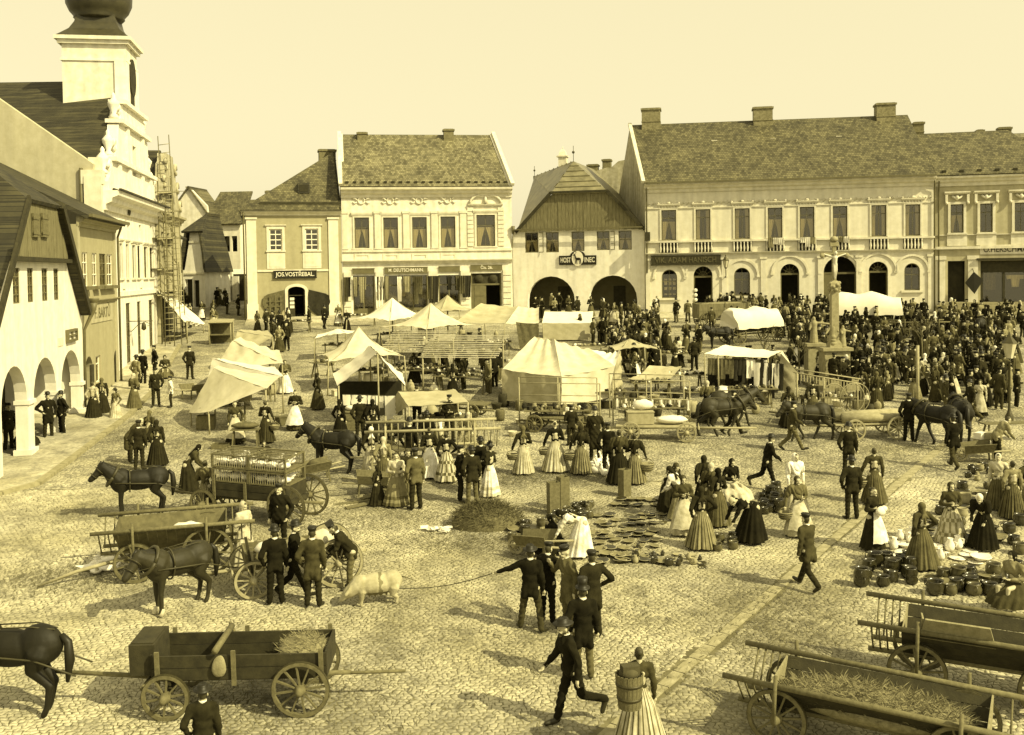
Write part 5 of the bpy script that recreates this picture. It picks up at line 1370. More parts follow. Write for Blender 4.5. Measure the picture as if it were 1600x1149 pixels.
def hat_mesh(kind):
 k = ('hat', kind)
 if k in _pm: return _pm[k]
 b = MB()
 if kind == 'bowler': b.lathe([(.08, -.004), (.145, .0), (.15, .012), (.098, .012), (.103, .06), (.085, .105), (.04, .128), (.005, .132)], n=18, sy=1.12)
 elif kind == 'felt': b.lathe([(.08, -.006), (.17, .004), (.172, .014), (.1, .014), (.095, .08), (.07, .105), (.04, .09), (.004, .088)], n=18, sy=1.15)
 elif kind == 'top': b.lathe([(.08, -.004), (.15, .0), (.152, .012), (.1, .012), (.096, .1), (.104, .19), (.004, .192)], n=18, sy=1.1)
 elif kind == 'cap':
  b.lathe([(.09, -.015), (.1, .0), (.104, .03), (.118, .05), (.1, .075), (.004, .082)], n=18, sy=1.1); b.add([(-.07, -.08, -.005), (.07, -.08, -.005), (.05, -.16, -.02), (-.05, -.16, -.02), (-.07, -.08, .01), (.07, -.08, .01), (.05, -.16, -.008), (-.05, -.16, -.008)], [(0, 3, 2, 1), (4, 5, 6, 7), (3, 7, 6, 2), (0, 4, 7, 3), (1, 2, 6, 5)])
 elif kind == 'square': b.lathe([(.09, -.01), (.1, .0), (.1, .05)], n=16); b.box((0, 0, .1), (.19, .19, .1), .3)
 elif kind == 'straw': b.lathe([(.08, -.004), (.19, -.02), (.192, -.01), (.1, .012), (.095, .08), (.004, .1)], n=18)
 b.v = [(x * .9, y * .9, z) for x, y, z in b.v]; me = b.mesh('hat', M_BLACK); _pm[k] = me; return me
def scarf_mesh(key, J, long):
 k = ('scarf', key, long)
 if k in _pm: return _pm[k]
 HM = Matrix.Rotation(J['hrot'], 3, 'X'); H_ = J['head']; hp = lambda x, y, z: H_ + HM @ Vector((x, y, z)); b = MB()
 b.ell(hp(0, .03, .028), (.098, .108, .115), HM)
 for s in (-1, 1): b.cap(hp(s * .062, -.0, .05), hp(s * .05, -.012, -.09), .036, .022, 8)
 b.cap(hp(.045, -.02, -.1), hp(-.045, -.02, -.1), .022, .022, 8); b.cap(hp(0, -.05, -.125), J['chest'] + (J['neck'] - J['chest']) * .5 + Vector((0, -.12, 0)), .018, .03, 6)
 nb_ = J['neck'] + HM @ Vector((0, .07, -.02)); b.cap(hp(0, .06, -.03), nb_, .07, .06)
 for s in (-1, 0, 1): b.cap(nb_, J['chest'] + Vector((s * .1, .14, .03 - (.14 if long and s == 0 else 0))), .05, .03)
 me = remesh(b, 'headscarf', .017, 2); me.materials.append(M_CLOTHM); _pm[k] = me; return me
def shawl_mesh(key, J):
 k = ('shawl', key)
 if k in _pm: return _pm[k]
 b = MB();
 for n in 'LR': b.cap(J['neck'] + Vector((0, .02, -.02)), J['sh' + n] + Vector((0, .0, -.0)), .08, .1); b.cap(J['sh' + n], J['sh' + n] + (J['el' + n] - J['sh' + n]) * .7, .1, .09); b.cap(J['sh' + n] + Vector((0, -.04, 0)), J['waist'] + Vector((0, -.11, .02)), .07, .05)
 b.cap(J['neck'] + Vector((0, .07, -.08)), J['waist'] + Vector((0, .13, -.02)), .13, .05); b.ell(J['chest'] + Vector((0, .03, .02)), (.2, .16, .15))
 me = remesh(b, 'shawl', .02, 2)
 co = np.empty(len(me.vertices) * 3); me.vertices.foreach_get('co', co); co = co.reshape(-1, 3); co += .008 * np.sin(co[:, :1] * 60 + co[:, 2:3] * 20); me.vertices.foreach_set('co', co.ravel())
 me.materials.append(M_CLOTHD); _pm[k] = me; return me
def skirt_mesh(key, J, kind, wide=.40, sit=0, hem=.07):
 k = ('skirt', key, kind, wide, sit, hem)
 if k in _pm: return _pm[k]
 b = MB(); n = 72; rows = 11; V = []; top_ = J['pel'] + Vector((0, 0, .10 if not sit else .06));
 rnd = random.Random(len(kind) + 5); ph = [rnd.uniform(0, 6.28) for _ in range(3)]
 base = Vector((0, 0, hem)) if not sit else Vector((0, -.25, hem))
 if key == 'walk': base = Vector((.02, .06, hem))
 for j in range(rows):
  t = j / (rows - 1); z = top_.z * (1 - t) + base.z * t
  if sit: r = .15 + (wide + .04 - .15) * (min(1, t * 1.6) ** .8)
  else: r = .125 + (wide - .125) * (1 - (1 - t) ** 1.5 if t < .3 else (1 - .7 ** 1.5) + (t - .3) * (.5857 / .7))
  cy = top_.y * (1 - t) + base.y * t; cx = base.x * t
  for i in range(n):
   a = 2 * PI * i / n
   f = 1 + (.02 + .075 * t) * math.sin(a * 15 + ph[0] + 1.7 * math.sin(a * 2 + ph[1])) * (.45 + .55 * math.sin(a * 3.0 + ph[2]) ** 2) + .05 * t * math.sin(a * 5 + ph[1]) + .03 * t * math.sin(a * 2 + ph[2])
   V.append((cx + r * f * math.cos(a), cy + r * f * math.sin(a) * (.86 if not sit else 1.05), z + (.012 * math.sin(a * 7 + ph[1]) * t)))
 Fc = [(j * n + i, (j + 1) * n + i, (j + 1) * n + (i + 1) % n, j * n + (i + 1) % n) for j in range(rows - 1) for i in range(n)]
 b.add(V, Fc, 0, True); b.add(V[:n], [tuple(range(n - 1, -1, -1))][0:1], 0)
 b.add(V[-n:], [tuple(range(n))], 0)
 if kind == 'striped':
  for q in range(len(Fc)): b.m[q] = 1 if (q % n) % 3 == 0 else 0
 elif kind == 'check':
  for q in range(len(Fc)): b.m[q] = 1 if ((q % n) % 6 < 2) != ((q // n) % 4 == 3) else 0
 elif kind == 'border':
  for q in range(len(Fc)): b.m[q] = 1 if q // n in (7, 9) else 0
 me = b.mesh('skirt', [M_CLOTHM, M_CLOTHD]); _pm[k] = me; return me
def apron_mesh(key, J, sit=0, wide=.40):
 k = ('apron', key, sit, wide)
 if k in _pm: return _pm[k]
 b = MB(); n = 17; rows = 9; V = []; top_ = J['pel'] + Vector((0, 0, .12)); base = Vector((0, 0 if not sit else -.25, .2))
 if key == 'walk': base = Vector((.02, .06, .2))
 for j in range(rows):
  t = j / (rows - 1) * .93; z = top_.z * (1 - t) + base.z * t
  r = (.15 + (wide + .035 - .13) * (1 - (1 - t) ** 1.35)) * 1.07 if not sit else (.17 + (wide - .08) * (min(1, t * 1.6) ** .8))
  cy = top_.y * (1 - t) + base.y * t
  for i in range(n):
   a = -PI / 2 + (i / (n - 1) - .5) * (1.75 + .2 * t)
   f = 1.0 + .035 * t * math.sin(i * 1.3 + j * .25)
   V.append((r * f * math.cos(a) + base.x * t, cy + r * f * math.sin(a) * (.9 if not sit else 1.1), z + .01 * math.sin(i)))
 b.add(V, [(j * n + i, (j + 1) * n + i, (j + 1) * n + i + 1, j * n + i + 1) for j in range(rows - 1) for i in range(n - 1)], 0, True)
 me = b.mesh('apron', M_CLOTHW); _pm[k] = me; return me
TON = {}
def cloth(v):
 v = {'w': .72, 'l': .42, 'm': .1, 'g': .05, 'd': .022, 'k': .012, 'b': .2}[v] if isinstance(v, str) else v
 k = round(v, 3)
 if k not in TON: TON[k] = mat('cloth_tone_%d' % round(v * 100), v, var=.42, scale=4, bump=.7, bscale=9, rough=.95, spec=.1)
 return TON[k]
COLLAR = {}
POSE = {}
def pose(name, legs='stand', arms=('down', 'down'), lean=0, head=0): POSE[name] = skeleton(legs, arms, lean, head)
pose('stand', arms=('down', 'pocket')); pose('front', arms=('front', 'front')); pose('hips', arms=('akimbo', 'pocket')); pose('point', 'wide', ('down', 'point')); pose('talk', arms=('up', 'down'), lean=6, head=8)
pose('walk', 'walk', ('reach', 'down'), 4); pose('stride', 'stride', ('reach', 'side'), 10); pose('bow', arms=('reach', 'reach'), lean=38, head=5); pose('stoop', arms=('hang', 'hang'), lean=72); pose('carry', arms=('side', 'front')); pose('carry2', arms=('front', 'side'))
pose('knit', arms=('knit', 'knit'), head=14); pose('sit', 'sit', ('front', 'front'), 8, 10); pose('squat', 'squat', ('reach', 'front'), 22, 5); pose('wide', 'wide', ('pocket', 'down'))
NP = [0]
def person(px, py, face=0, sex='m', p='stand', coat='d', low=None, hat=None, h=1.72, label=None, group=None, L=.14, skirt='plain', stripe='d', apron=None, scarf=None, shawl=None, boots=None, beard=None, hair=None, z=0, at=None, wide=.40, hatm=None, lod=0):
 """face: direction looked at, degrees: 0 to the camera, 90 to the picture's right, 180 away, -90 left"""
 P_ = at if at is not None else G(px, py)
 J = POSE[p]; NP[0] += 1
 t = thing('person', label or 'person', 'person', (P_.x, P_.y, gz(P_.x, P_.y) + z + (at.z if at is not None and z is None else 0)), R(face), group, scale=h / 1.72)
 f = sex == 'f'; beard = (not f and NP[0] % 2 == 0) if beard is None else beard
 hm = hair or (M_GREYHAIR if NP[0] % 7 == 0 else M_HAIR)
 link('body', body_mesh(p, J, f, beard), t, mats=[None, hm])
 cm = cloth(coat); HM = Matrix.Rotation(J['hrot'], 3, 'X')
 if f:
  link('blouse', jacket_mesh(p, J, 0, True), t, mats=[cm])
  s_ = 1 if POSE[p]['pel'].z < .7 else 0
  link('skirt', skirt_mesh(p, J, skirt, wide, s_), t, mats=[cloth(low or 'g'), cloth(stripe)])
  if apron: link('apron', apron_mesh(p, J, s_, wide), t, mats=[cloth(apron)])
  if shawl: link('shawl', shawl_mesh(p, J), t, mats=[cloth(shawl)])
  if scarf: link('headscarf', scarf_mesh(p, J, shawl is None), t, mats=[cloth(scarf)])
  else:
   if ('bun',) not in _pm: bb_ = MB(); bb_.ell((0, 0, 0), (.05, .045, .05)); _pm[('bun',)] = bb_.mesh('hair_bun', M_HAIR)
   link('hair_bun', _pm[('bun',)], t, loc=J['head'] + HM @ Vector((0, .1, .06)))
 else:
  link('jacket', jacket_mesh(p, J, L, False), t, mats=[cm]); link('trousers', trouser_mesh(p, J), t, mats=[cloth(low or 'd')])
  for n in 'LR': link('boot', boot_mesh(p, J, n, bool(boots)), t)
  if not lod:
   if ('collar',) not in _pm: bb_ = MB(); bb_.lathe([(.068, 0), (.066, .045), (.06, .045), (.062, 0)], n=14); _pm[('collar',)] = bb_.mesh('collar', M_CLOTHW)
   link('collar', _pm[('collar',)], t, loc=J['neck'] + HM @ Vector((0, .0, .012)), rot=(J['hrot'], 0, 0))
 if hat:
  o = link('hat', hat_mesh(hat), t, loc=J['head'] + HM @ Vector((0, .005, .085)), rot=(J['hrot'] - .08, 0, 0), mats=[cloth(hatm or 'k') if hatm else None])
 return t
def held(name, label, cat, t, p, hand='R', group=None, fn=None, off=(0, 0, 0)):
 J = POSE[p]; w = J['wr' + hand] + Vector((0, 0, -.06)) + Vector(off); k = t.scale[0]
 M_ = Matrix.Rotation(t.rotation_euler.z, 3, 'Z'); q = Vector(t.location) + M_ @ (w * k)
 r = thing(name, label, cat, q, t.rotation_euler.z, group); fn(r); return r
def basket(r, k=1.0, top0=True):
 b = MB(); n = 24; prof = [(.12, -.3), (.15, -.28), (.19, -.16), (.2, -.12), (.2, -.10), (.17, -.1), (.15, -.2), (.02, -.24)]
 b.lathe([(a * k, z * k) for a, z in prof], n=n); o = b.build('basket_body', M_SACK, r)
 for z in (-.25, -.19, -.13):
  b = MB(); rr = (.15 + (z + .28) * .3) * k + .008; b.tube([(rr * math.cos(a), rr * math.sin(a), z * k) for a in [2 * PI * i / 20 for i in range(21)]], .01, 5); b.build('wicker_band', M_WOODD, o)
 b = MB(); b.tube([(.19 * k * math.cos(a), 0, (-.12 + .14 * math.sin(a)) * k) for a in [PI * i / 10 for i in range(11)]], .012, 6); b.build('handle', M_WOOD, r)
# ---- people placed one by one (x, y of the feet in the photograph)
PP = person
def pg(label): return dict(label=label)
MAN = [ # foreground and middle
 ('stand', 431, 945, 195, 'k', 'k', 'bowler', 1.76, 'man in black coat and bowler with back turned, leftmost of three by the cart wheel', {}),
 ('walk', 460, 934, 90, 'k', 'k', 'bowler', 1.74, 'man in dark suit and bowler stepping between two others beside the cart', {'p2': 1}),
 ('stand', 490, 949, 180, 'g', 'd', 'cap', 1.80, 'man in brown-grey frock coat and cap standing back to us by the big cart wheel', {'L': .3}),
 ('bow', 545, 920, -80, 'd', 'm', 'square', 1.7, 'bearded man in square cap bending over the load of the two-wheeled cart', {}),
 ('point', 830, 986, 170, 'k', 'g', 'felt', 1.78, 'man in dark coat holding the pig rope with his arm stretched out', {'boots': 1, 'L': .2}),
 ('talk', 856, 974, 150, 'k', 'k', 'cap', 1.72, 'man in dark suit facing the group behind the man with the rope', {}),
 ('talk', 889, 985, -60, 'm', 'm', 'cap', 1.8, 'man in grey long coat and peaked cap explaining with a raised hand', {'L': .34}),
 ('hips', 926, 997, 200, 'd', 'd', 'cap', 1.8, 'man in long dark coat and round cap with a hand on his hip', {'L': .3, 'boots': 1}),
 ('stand', 912, 1062, 185, 'k', 'm', 'top', 1.8, 'man in black coat and tall hat seen from behind, walking off from the camera', {'L': .3}),
 ('stride', 892, 1132, -70, 'k', 'k', 'felt', 1.84, 'man in dark suit striding to the left across the cobbles nearest the basket woman', {'L': .05}),
 ('walk', 1262, 921, -150, 'g', 'd', 'cap', 1.74, 'lone man in dark grey coat and cap walking on the slab track', {'boots': 1, 'L': .26}),
 ('stand', 320, 1232, 190, 'd', 'd', 'felt', 1.6, 'boy in dark coat standing before the long box wagon at the bottom edge', {'z': 0}),
 ('stride', 1200, 766, -95, 'k', 'k', 'felt', 1.72, 'man in black coat and hat striding right of the pottery women', {'L': .16, 'face': 90}),
 ('stand', 1326, 745, 165, 'd', 'd', 'bowler', 1.72, 'man in black jacket and hat walking ahead of the couple with the basket', {}),
 ('stand', 1331, 812, 180, 'd', 'd', 'bowler', 1.74, 'man in dark suit and hat walking hand on arm beside the woman with the basket', {}),
 ('walk', 1238, 705, 80, 'g', 'm', 'cap', 1.76, 'man in grey jacket and cap leading the walking horse past the stalls', {}),
 ('walk', 1490, 733, 185, 'k', 'g', 'bowler', 1.78, 'man in black coat and high boots walking behind the pair of horses', {'boots': 1, 'L': .2}),
 ('hips', 1420, 690, 160, 'k', 'k', 'cap', 1.76, 'man in black clothes standing at the heads of the dark horse pair', {}),
 ('bow', 1560, 722, 95, 'b', 'd', None, 1.7, 'man in pale shirt bending over the goods beside the small cart at right', {}),
 ('stand', 650, 797, -150, 'm', 'd', 'cap', 1.8, 'man in long apron and cap turned to the woman with the pale dress', {}),
 ('stand', 641, 738, 170, 'k', 'k', 'bowler', 1.8, 'tall man in black coat behind the women near the horse', {'L': .3}),
 ('front', 668, 722, 185, 'k', 'd', 'bowler', 1.74, 'man in dark coat and bowler looking down in the crowd by the ladder wagon', {}),
 ('stand', 720, 785, 100, 'k', 'k', 'cap', 1.7, 'man in black suit in profile at the left of the knot by the hay heap', {}),
 ('stand', 738, 789, 200, 'd', 'm', 'bowler', 1.72, 'man in brown jacket with pale breeches, back to us by the hay heap', {'L': .2}),
 ('front', 752, 770, 190, 'k', 'd', 'bowler', 1.7, 'dark-clad man half hidden behind the man in pale breeches', {}),
 ('front', 703, 690, 10, 'd', 'd', 'cap', 1.76, 'man in cap standing in the ladder wagon crowd with a white sack near him', {}),
 ('stand', 438, 862, -10, 'k', 'k', 'cap', 1.76, 'man in dark suit and white shirt front standing behind the loaded farm cart', {}),
 ('stand', 297, 593, 185, 'd', 'd', 'cap', 1.72, 'man in dark coat walking away alone on the pale ground beside the town hall', {'L': .2}),
 ('stand', 244, 636, 15, 'd', 'd', 'cap', 1.74, 'man in dark jacket facing us next to the boy in white sleeves', {}),
 ('stand', 267, 637, -70, 'w', 'd', 'cap', 1.4, 'boy in white shirt and dark waistcoat near the left canvas stalls', {}),
 ('hips', 76, 686, 40, 'k', 'd', 'bowler', 1.8, 'stout man in long dark coat standing under the middle arcade arch', {'L': .3}),
 ('stand', 97, 680, -40, 'k', 'k', 'bowler', 1.72, 'slim man in black leaning by the pier of the last arcade arch', {}),
 ('stand', 14, 706, 60, 'd', 'd', 'cap', 1.8, 'man in work clothes at the foot of the nearest arcade arch', {}),
 ('stand', 218, 735, 180, 'd', 'd', 'cap', 1.7, 'young man in dark jacket with his back turned in the group on the pavement edge', {}),
 ('bow', 205, 724, 120, 'g', 'd', None, 1.72, 'stooped man in grey coat at the left of the group on the pavement edge', {'L': .4}),
 ('stand', 214, 612, 150, 'b', 'd', 'felt', 1.76, 'man in light grey coat walking by the yellow shop doorway', {'L': .3}),
 ('stand', 224, 602, 160, 'k', 'k', 'felt', 1.76, 'man in black hat close behind the man in light grey', {}),
 ('stand', 242, 592, -60, 'k', 'k', 'cap', 1.74, 'man in black standing by the town hall wall beside a seated woman', {}),
 ('stand', 930, 720, 0, 'd', 'k', 'bowler', 1.84, 'tall man in long dark overcoat and bowler facing us before the flat dray', {'L': .5}),
 ('stand', 950, 742, 170, 'k', 'k', 'cap', 1.7, 'man in black jacket in the dark group beside the geese', {}),
 ('front', 893, 697, 180, 'd', 'd', 'cap', 1.5, 'boy in dark jacket among the women with striped skirts', {}),
 ('stand', 1014, 665, 5, 'd', 'g', 'cap', 1.3, 'boy standing at the flat dray with pale sacks', {}),
 ('walk', 1145, 680, 90, 'd', 'd', None, 1.7, 'man hidden behind the horse team leading it, only legs and cap showing', {'hat': 'cap'}),
 ('stand', 563, 690, 180, 'd', 'd', 'felt', 1.7, 'seller in dark coat behind the linen stall', {}),
 ('front', 588, 660, 180, 'd', 'd', 'cap', 1.74, 'broad man in dark jacket buying under the low ridge tent', {'at2': (652, 668)}),
]
WOM = [
 ('stand', 1000, 1168, 182, dict(coat='g', low='l', skirt='striped', stripe='m', wide=.46, h=1.68), 'woman in pale striped skirt with a wooden tub strapped on her back'),
 ('carry', 322, 805, 170, dict(coat='m', low='b', skirt='striped', scarf=None, shawl='m'), 'woman in checked shawl and striped skirt at the poultry wagon'),
 ('knit', 382, 884, 60, dict(coat='l', low='l', scarf='l'), 'woman in pale clothes and pale headscarf behind the front of the loaded farm cart'),
 ('bow', 296, 768, 100, dict(coat='g', low='d', scarf='k'), 'woman with black headscarf leaning over the front of the poultry wagon'),
 ('knit', 462, 672, 5, dict(coat='d', low='g', apron='w'), 'woman in dark dress and bright white apron facing us left of the bay horse'),
 ('stand', 497, 640, 120, dict(coat='d', low='g', scarf='d'), 'woman in dark headscarf and long dark dress walking alone between the tents'),
 ('sit', 413, 738, 20, dict(coat='d', low='k', scarf='d', h=1.5), 'child in dark clothes sitting with a pail behind the poultry wagon'),
 ('stand', 368, 693, 20, dict(coat='g', low='d', apron='l'), 'woman in dark dress selling beside the trestle with rolled blankets'),
 ('carry', 416, 692, 160, dict(coat='d', low='g', skirt='striped', stripe='k'), 'woman with dark striped skirt carrying a basket by the left stalls'),
 ('knit', 446, 615, 30, dict(coat='m', low='w', shawl='g', scarf='m'), 'woman in pale skirt and patterned scarf at the tip of the left tents'),
 ('stand', 437, 550, 0, dict(coat='b', low='g'), 'woman in pale blouse behind the small left tents'),
 ('stand', 146, 655, 170, dict(coat='l', low='d'), 'woman in pale jacket and black skirt by the yellow shop'),
 ('stand', 160, 648, -150, dict(coat='d', low='d', scarf='m'), 'woman in dark dress and shawl talking with the pale-jacketed woman'),
 ('stand', 181, 655, -20, dict(coat='m', low='l', h=1.3, scarf='d'), 'girl in light dress and dark hat on the arcade pavement'),
 ('sit', 38, 700, 60, dict(coat='k', low='k', scarf='k', z=.1), 'woman in black from head to foot sitting under the nearest arcade arches'),
 ('stand', 246, 728, 190, dict(coat='d', low='d', skirt='striped', stripe='k', scarf='d', shawl=None), 'woman in black headscarf and dark pleated skirt at the right of the pavement group'),
 ('sit', 233, 690, 160, dict(coat='g', low='g', scarf='m'), 'woman bent down behind the pavement group with a bundle'),
 ('knit', 210, 640, 150, dict(coat='m', low='m', scarf='l', shawl='m'), 'woman with plaid shawl in front of the yellow shop'),
 ('sit', 258, 590, 20, dict(coat='g', low='m', scarf='d'), 'seated woman next to the man in black at the town hall wall'),
 ('hips', 581, 742, 190, dict(coat='d', low='l', scarf='w', wide=.38), 'woman with white headscarf and pale apron behind the bay horse'),
 ('stand', 600, 760, 190, dict(coat='b', low='m', skirt='striped', stripe='g', scarf='l', h=1.6), 'girl in striped skirt and pale scarf behind the bay horse'),
 ('front', 612, 728, -170, dict(coat='d', low='d', scarf='m'), 'woman in dark dress with a patterned scarf hanging behind by the ladder wagon'),
 ('front', 620, 791, 10, dict(coat='l', low='b', skirt='border', stripe='m', wide=.44), 'young woman in pale full dress facing us in the middle of the square'),
 ('knit', 638, 785, 30, dict(coat='d', low='b', skirt='check', stripe='g', wide=.36), 'woman in check skirt beside the young woman in the pale dress'),
 ('knit', 590, 790, -120, dict(coat='d', low='d', scarf='d', h=1.2), 'dark bundled figure sitting low by the broken planks'),
 ('front', 672, 747, 180, dict(coat='d', low='w', h=1.68), 'woman in black jacket and white ruffled apron tied behind'),
 ('hips', 698, 753, 180, dict(coat='k', low='l', skirt='check', stripe='m', wide=.42), 'woman in black jacket and checked pale skirt seen from behind'),
 ('front', 766, 776, -120, dict(coat='d', low='w', skirt='border', stripe='l', wide=.38), 'woman in feathered hat and white flounced skirt at the right of the knot'),
 ('squat', 690, 700, 200, dict(coat='g', low='d', scarf='w'), 'woman with bright white kerchief in the ladder wagon crowd'),
 ('carry2', 733, 715, 170, dict(coat='b', low='b', scarf='l', shawl='b'), 'woman wrapped in a pale shawl at the right of the ladder wagon crowd'),
 ('carry2', 818, 741, 190, dict(coat='d', low='l', skirt='striped', stripe='b', scarf='m'), 'woman in short dark jacket and pale skirt holding a round basket'),
 ('carry2', 868, 737, 180, dict(coat='k', low='l', skirt='striped', stripe='b', wide=.5, h=1.7), 'woman with white waist ribbon and wide pale pleated skirt'),
 ('carry2', 908, 741, 175, dict(coat='d', low='b', skirt='striped', stripe='k', scarf='d', shawl='d'), 'woman in dark shawl and boldly striped skirt with a handled basket'),
 ('front', 968, 756, 180, dict(coat='d', low='k', skirt='striped', stripe='d', shawl='g', wide=.44, h=1.74), 'large woman in black skirt and dark shawl behind the wooden box'),
 ('carry', 992, 756, 170, dict(coat='d', low='b', skirt='striped', stripe='d', shawl='d'), 'woman with striped skirt and basket at the right of the dark group'),
 ('stoop', 905, 868, -90, dict(coat='w', low='w', scarf='k', wide=.46, face=-90), 'woman in white blouse and white skirt stooping over the bowls'),
 ('squat', 868, 862, -60, dict(coat='k', low='k', scarf='k'), 'person in black crouching behind the stooping woman among the pots'),
 ('bow', 1046, 800, 30, dict(coat='d', low='d', scarf='g'), 'woman with dark scarf leaning at the far left of the pottery group'),
 ('bow', 1062, 812, -130, dict(coat='w', low='b', scarf='d'), 'woman in white blouse and dark scarf bending in the pottery group'),
 ('knit', 1068, 836, 10, dict(coat='g', low='l', scarf='g', apron='l', wide=.42), 'young woman in pale apron and headscarf knitting beside the pots'),
 ('stand', 1100, 798, 200, dict(coat='d', low='d', scarf='d', shawl='d'), 'woman with high dark headscarf at the back of the pottery group'),
 ('front', 1112, 812, 170, dict(coat='d', low='g', scarf='l', shawl='g'), 'woman with pale headscarf looking down in the pottery group'),
 ('front', 1122, 822, -150, dict(coat='d', low='m', skirt='striped', stripe='g', scarf='k'), 'woman with black scarf and striped skirt second from the right among the pots'),
 ('hips', 1096, 857, 185, dict(coat='d', low='b', skirt='striped', stripe='g', scarf='d', wide=.46), 'woman in dark jacket with tied belt and wide striped skirt, back to us'),
 ('sit', 1142, 792, 20, dict(coat='k', low='l', scarf='k', z=.25, wide=.5), 'woman in black scarf and pale spread apron sitting by the heaped pots'),
 ('stoop', 1172, 846, -70, dict(coat='k', low='k', scarf=None, wide=.5, h=1.72), 'woman in long black dress stooping over the brown pots'),
 ('stand', 1243, 800, 20, dict(coat='w', low='l', scarf='w', shawl='w', h=1.7), 'pale blurred woman wrapped in a white shawl'),
 ('carry', 1246, 838, 10, dict(coat='m', low='l', scarf='g', shawl='m', apron='l'), 'woman in patterned shawl and light apron with a basket on her arm'),
 ('side', 1366, 787, 170, dict(coat='g', low='m', skirt='striped', stripe='g', h=1.66), 'woman in grey dress with a big basket walking beside the man in the suit'),
 ('front', 1364, 859, 40, dict(coat='d', low='d', apron='w', wide=.36), 'woman in black dress and white apron carrying a bundle, in profile'),
 ('hips', 1440, 888, 200, dict(coat='g', low='m', skirt='striped', stripe='g', scarf='m', wide=.48), 'woman in brown bodice and striped skirt standing over the heap of pots'),
 ('front', 1486, 850, 0, dict(coat='g', low='l', skirt='check', stripe='b', scarf='g', wide=.44), 'woman in light checked skirt facing us between the crockery and the pots'),
 ('bow', 1536, 858, -40, dict(coat='k', low='k', scarf='w', shawl='k', wide=.42), 'stooping woman in black shawl with a white headscarf at the crockery'),
 ('stand', 1560, 796, -30, dict(coat='l', low='m', scarf='w', skirt='striped', stripe='g'), 'woman with long white headscarf at the upper right of the pottery'),
 ('stand', 1582, 810, 180, dict(coat='b', low='m', skirt='striped', stripe='d'), 'woman with long dark hair and pale bodice at the right edge'),
 ('stand', 1604, 805, 190, dict(coat='g', low='b', scarf='g'), 'woman half cut by the right edge beside the long-haired woman'),
 ('sit', 1585, 960, -60, dict(coat='b', low='g', scarf='k', z=.2), 'woman with dark headscarf sitting behind the farther rack wagon'),
 ('knit', 1232, 668, 180, dict(coat='g', low='d', scarf='d'), 'woman in dark clothes at the round wicker stall'),
 ('front', 1105, 660, 190, dict(coat='k', low='k', scarf='l', shawl='m', h=1.7), 'woman in patterned shawl behind the horse team'),
 ('front', 1210, 600, 190, dict(coat='g', low='d', scarf='m'), 'customer in dark dress before the clothes stall'),
 ('stand', 1270, 655, 180, dict(coat='d', low='m', skirt='striped', stripe='g'), 'woman in striped skirt before the round wicker stall'),
 ('front', 648, 600, 190, dict(coat='d', low='d', scarf='d'), 'dark-dressed seller standing at the slatted-roof stall'),
 ('stand', 532, 690, 150, dict(coat='k', low='k', scarf='k'), 'woman in black standing at the left post of the linen stall'),
 ('stand', 583, 690, 200, dict(coat='k', low='k', scarf='k'), 'tall dark woman before the hanging linen of the peaked tent'),
]
pose('side', arms=('down', 'side'))
for pz, x, y, fc, coat, low, hat, h, lab, ex in MAN:
 ex = dict(ex); ex.pop('p2', 0); fc = ex.pop('face', fc); hat = ex.pop('hat', hat)
 if 'at2' in ex: x, y = ex.pop('at2')
 PP(x, y, fc, 'm', pz, coat, low, hat, h, lab, **ex)
FW = {}
for pz, x, y, fc, d, lab in WOM:
 d = dict(d); fc = d.pop('face', fc); d.setdefault('h', 1.62)
 FW[lab] = (PP(x, y, fc, 'f', pz, label=lab, **d), pz)
def fw(s):
 for k, v in FW.items():
  if s in k: return v
t, p_ = fw('carrying a basket by the left'); held('basket', 'round wicker basket carried by the woman with the dark striped skirt at the left stalls', 'basket', t, p_, 'L', fn=lambda r: basket(r, 1.0))
t, p_ = fw('holding a round basket'); held('basket', 'round wicker basket held by the woman in short dark jacket and pale skirt', 'basket', t, p_, 'R', fn=lambda r: basket(r, 1.0))
t, p_ = fw('white waist ribbon'); held('basket', 'wicker basket at the left side of the woman with the white waist ribbon', 'basket', t, p_, 'R', fn=lambda r: basket(r, .9))
t, p_ = fw('with a handled basket'); held('basket', 'open handled basket hanging from the woman in the boldly striped skirt', 'basket', t, p_, 'R', fn=lambda r: basket(r, 1.1))
t, p_ = fw('basket at the right of the dark group'); held('basket', 'tall back basket at the right of the dark group beside the geese', 'basket', t, p_, 'L', fn=lambda r: basket(r, 1.3))
t, p_ = fw('light apron with a basket'); held('basket', 'square-handled basket on the arm of the woman in the patterned shawl', 'basket', t, p_, 'L', fn=lambda r: basket(r, 1.0))
t, p_ = fw('with a big basket'); held('basket', 'big dark basket swung out by the woman in the grey dress', 'basket', t, p_, 'R', fn=lambda r: basket(r, 1.15))
def bundle(r): b = MB(); b.ell((0, -.05, .05), (.17, .1, .12)); b.ell((.1, -.08, .1), (.1, .08, .08)); b.build('wrapped_cloth', M_CLOTHW, r)
t, p_ = fw('carrying a bundle, in profile'); held('bundle', 'bundle in the arms of the woman in black dress and white apron', 'bundle', t, p_, 'L', fn=bundle)
t, p_ = fw('feathered hat'); link('hat', hat_mesh('felt'), t, loc=POSE[p_]['head'] + Vector((0, .01, .09)), rot=(-.1, 0, 0))
b = MB()
for i in range(4): b.tube([(.06, .02, .04), (.1 + .02 * i, .04 + .03 * i, .16), (.06 + .04 * i, .1 + .05 * i, .2 - .02 * i)], [.012, .03, .006], 5)
b.build('feather', M_CLOTHD, t, loc=POSE[p_]['head'] + Vector((0, .01, .09)))
t, p_ = fw('girl in light dress'); link('hat', hat_mesh('felt'), t, loc=POSE[p_]['head'] + Vector((0, .005, .09)))
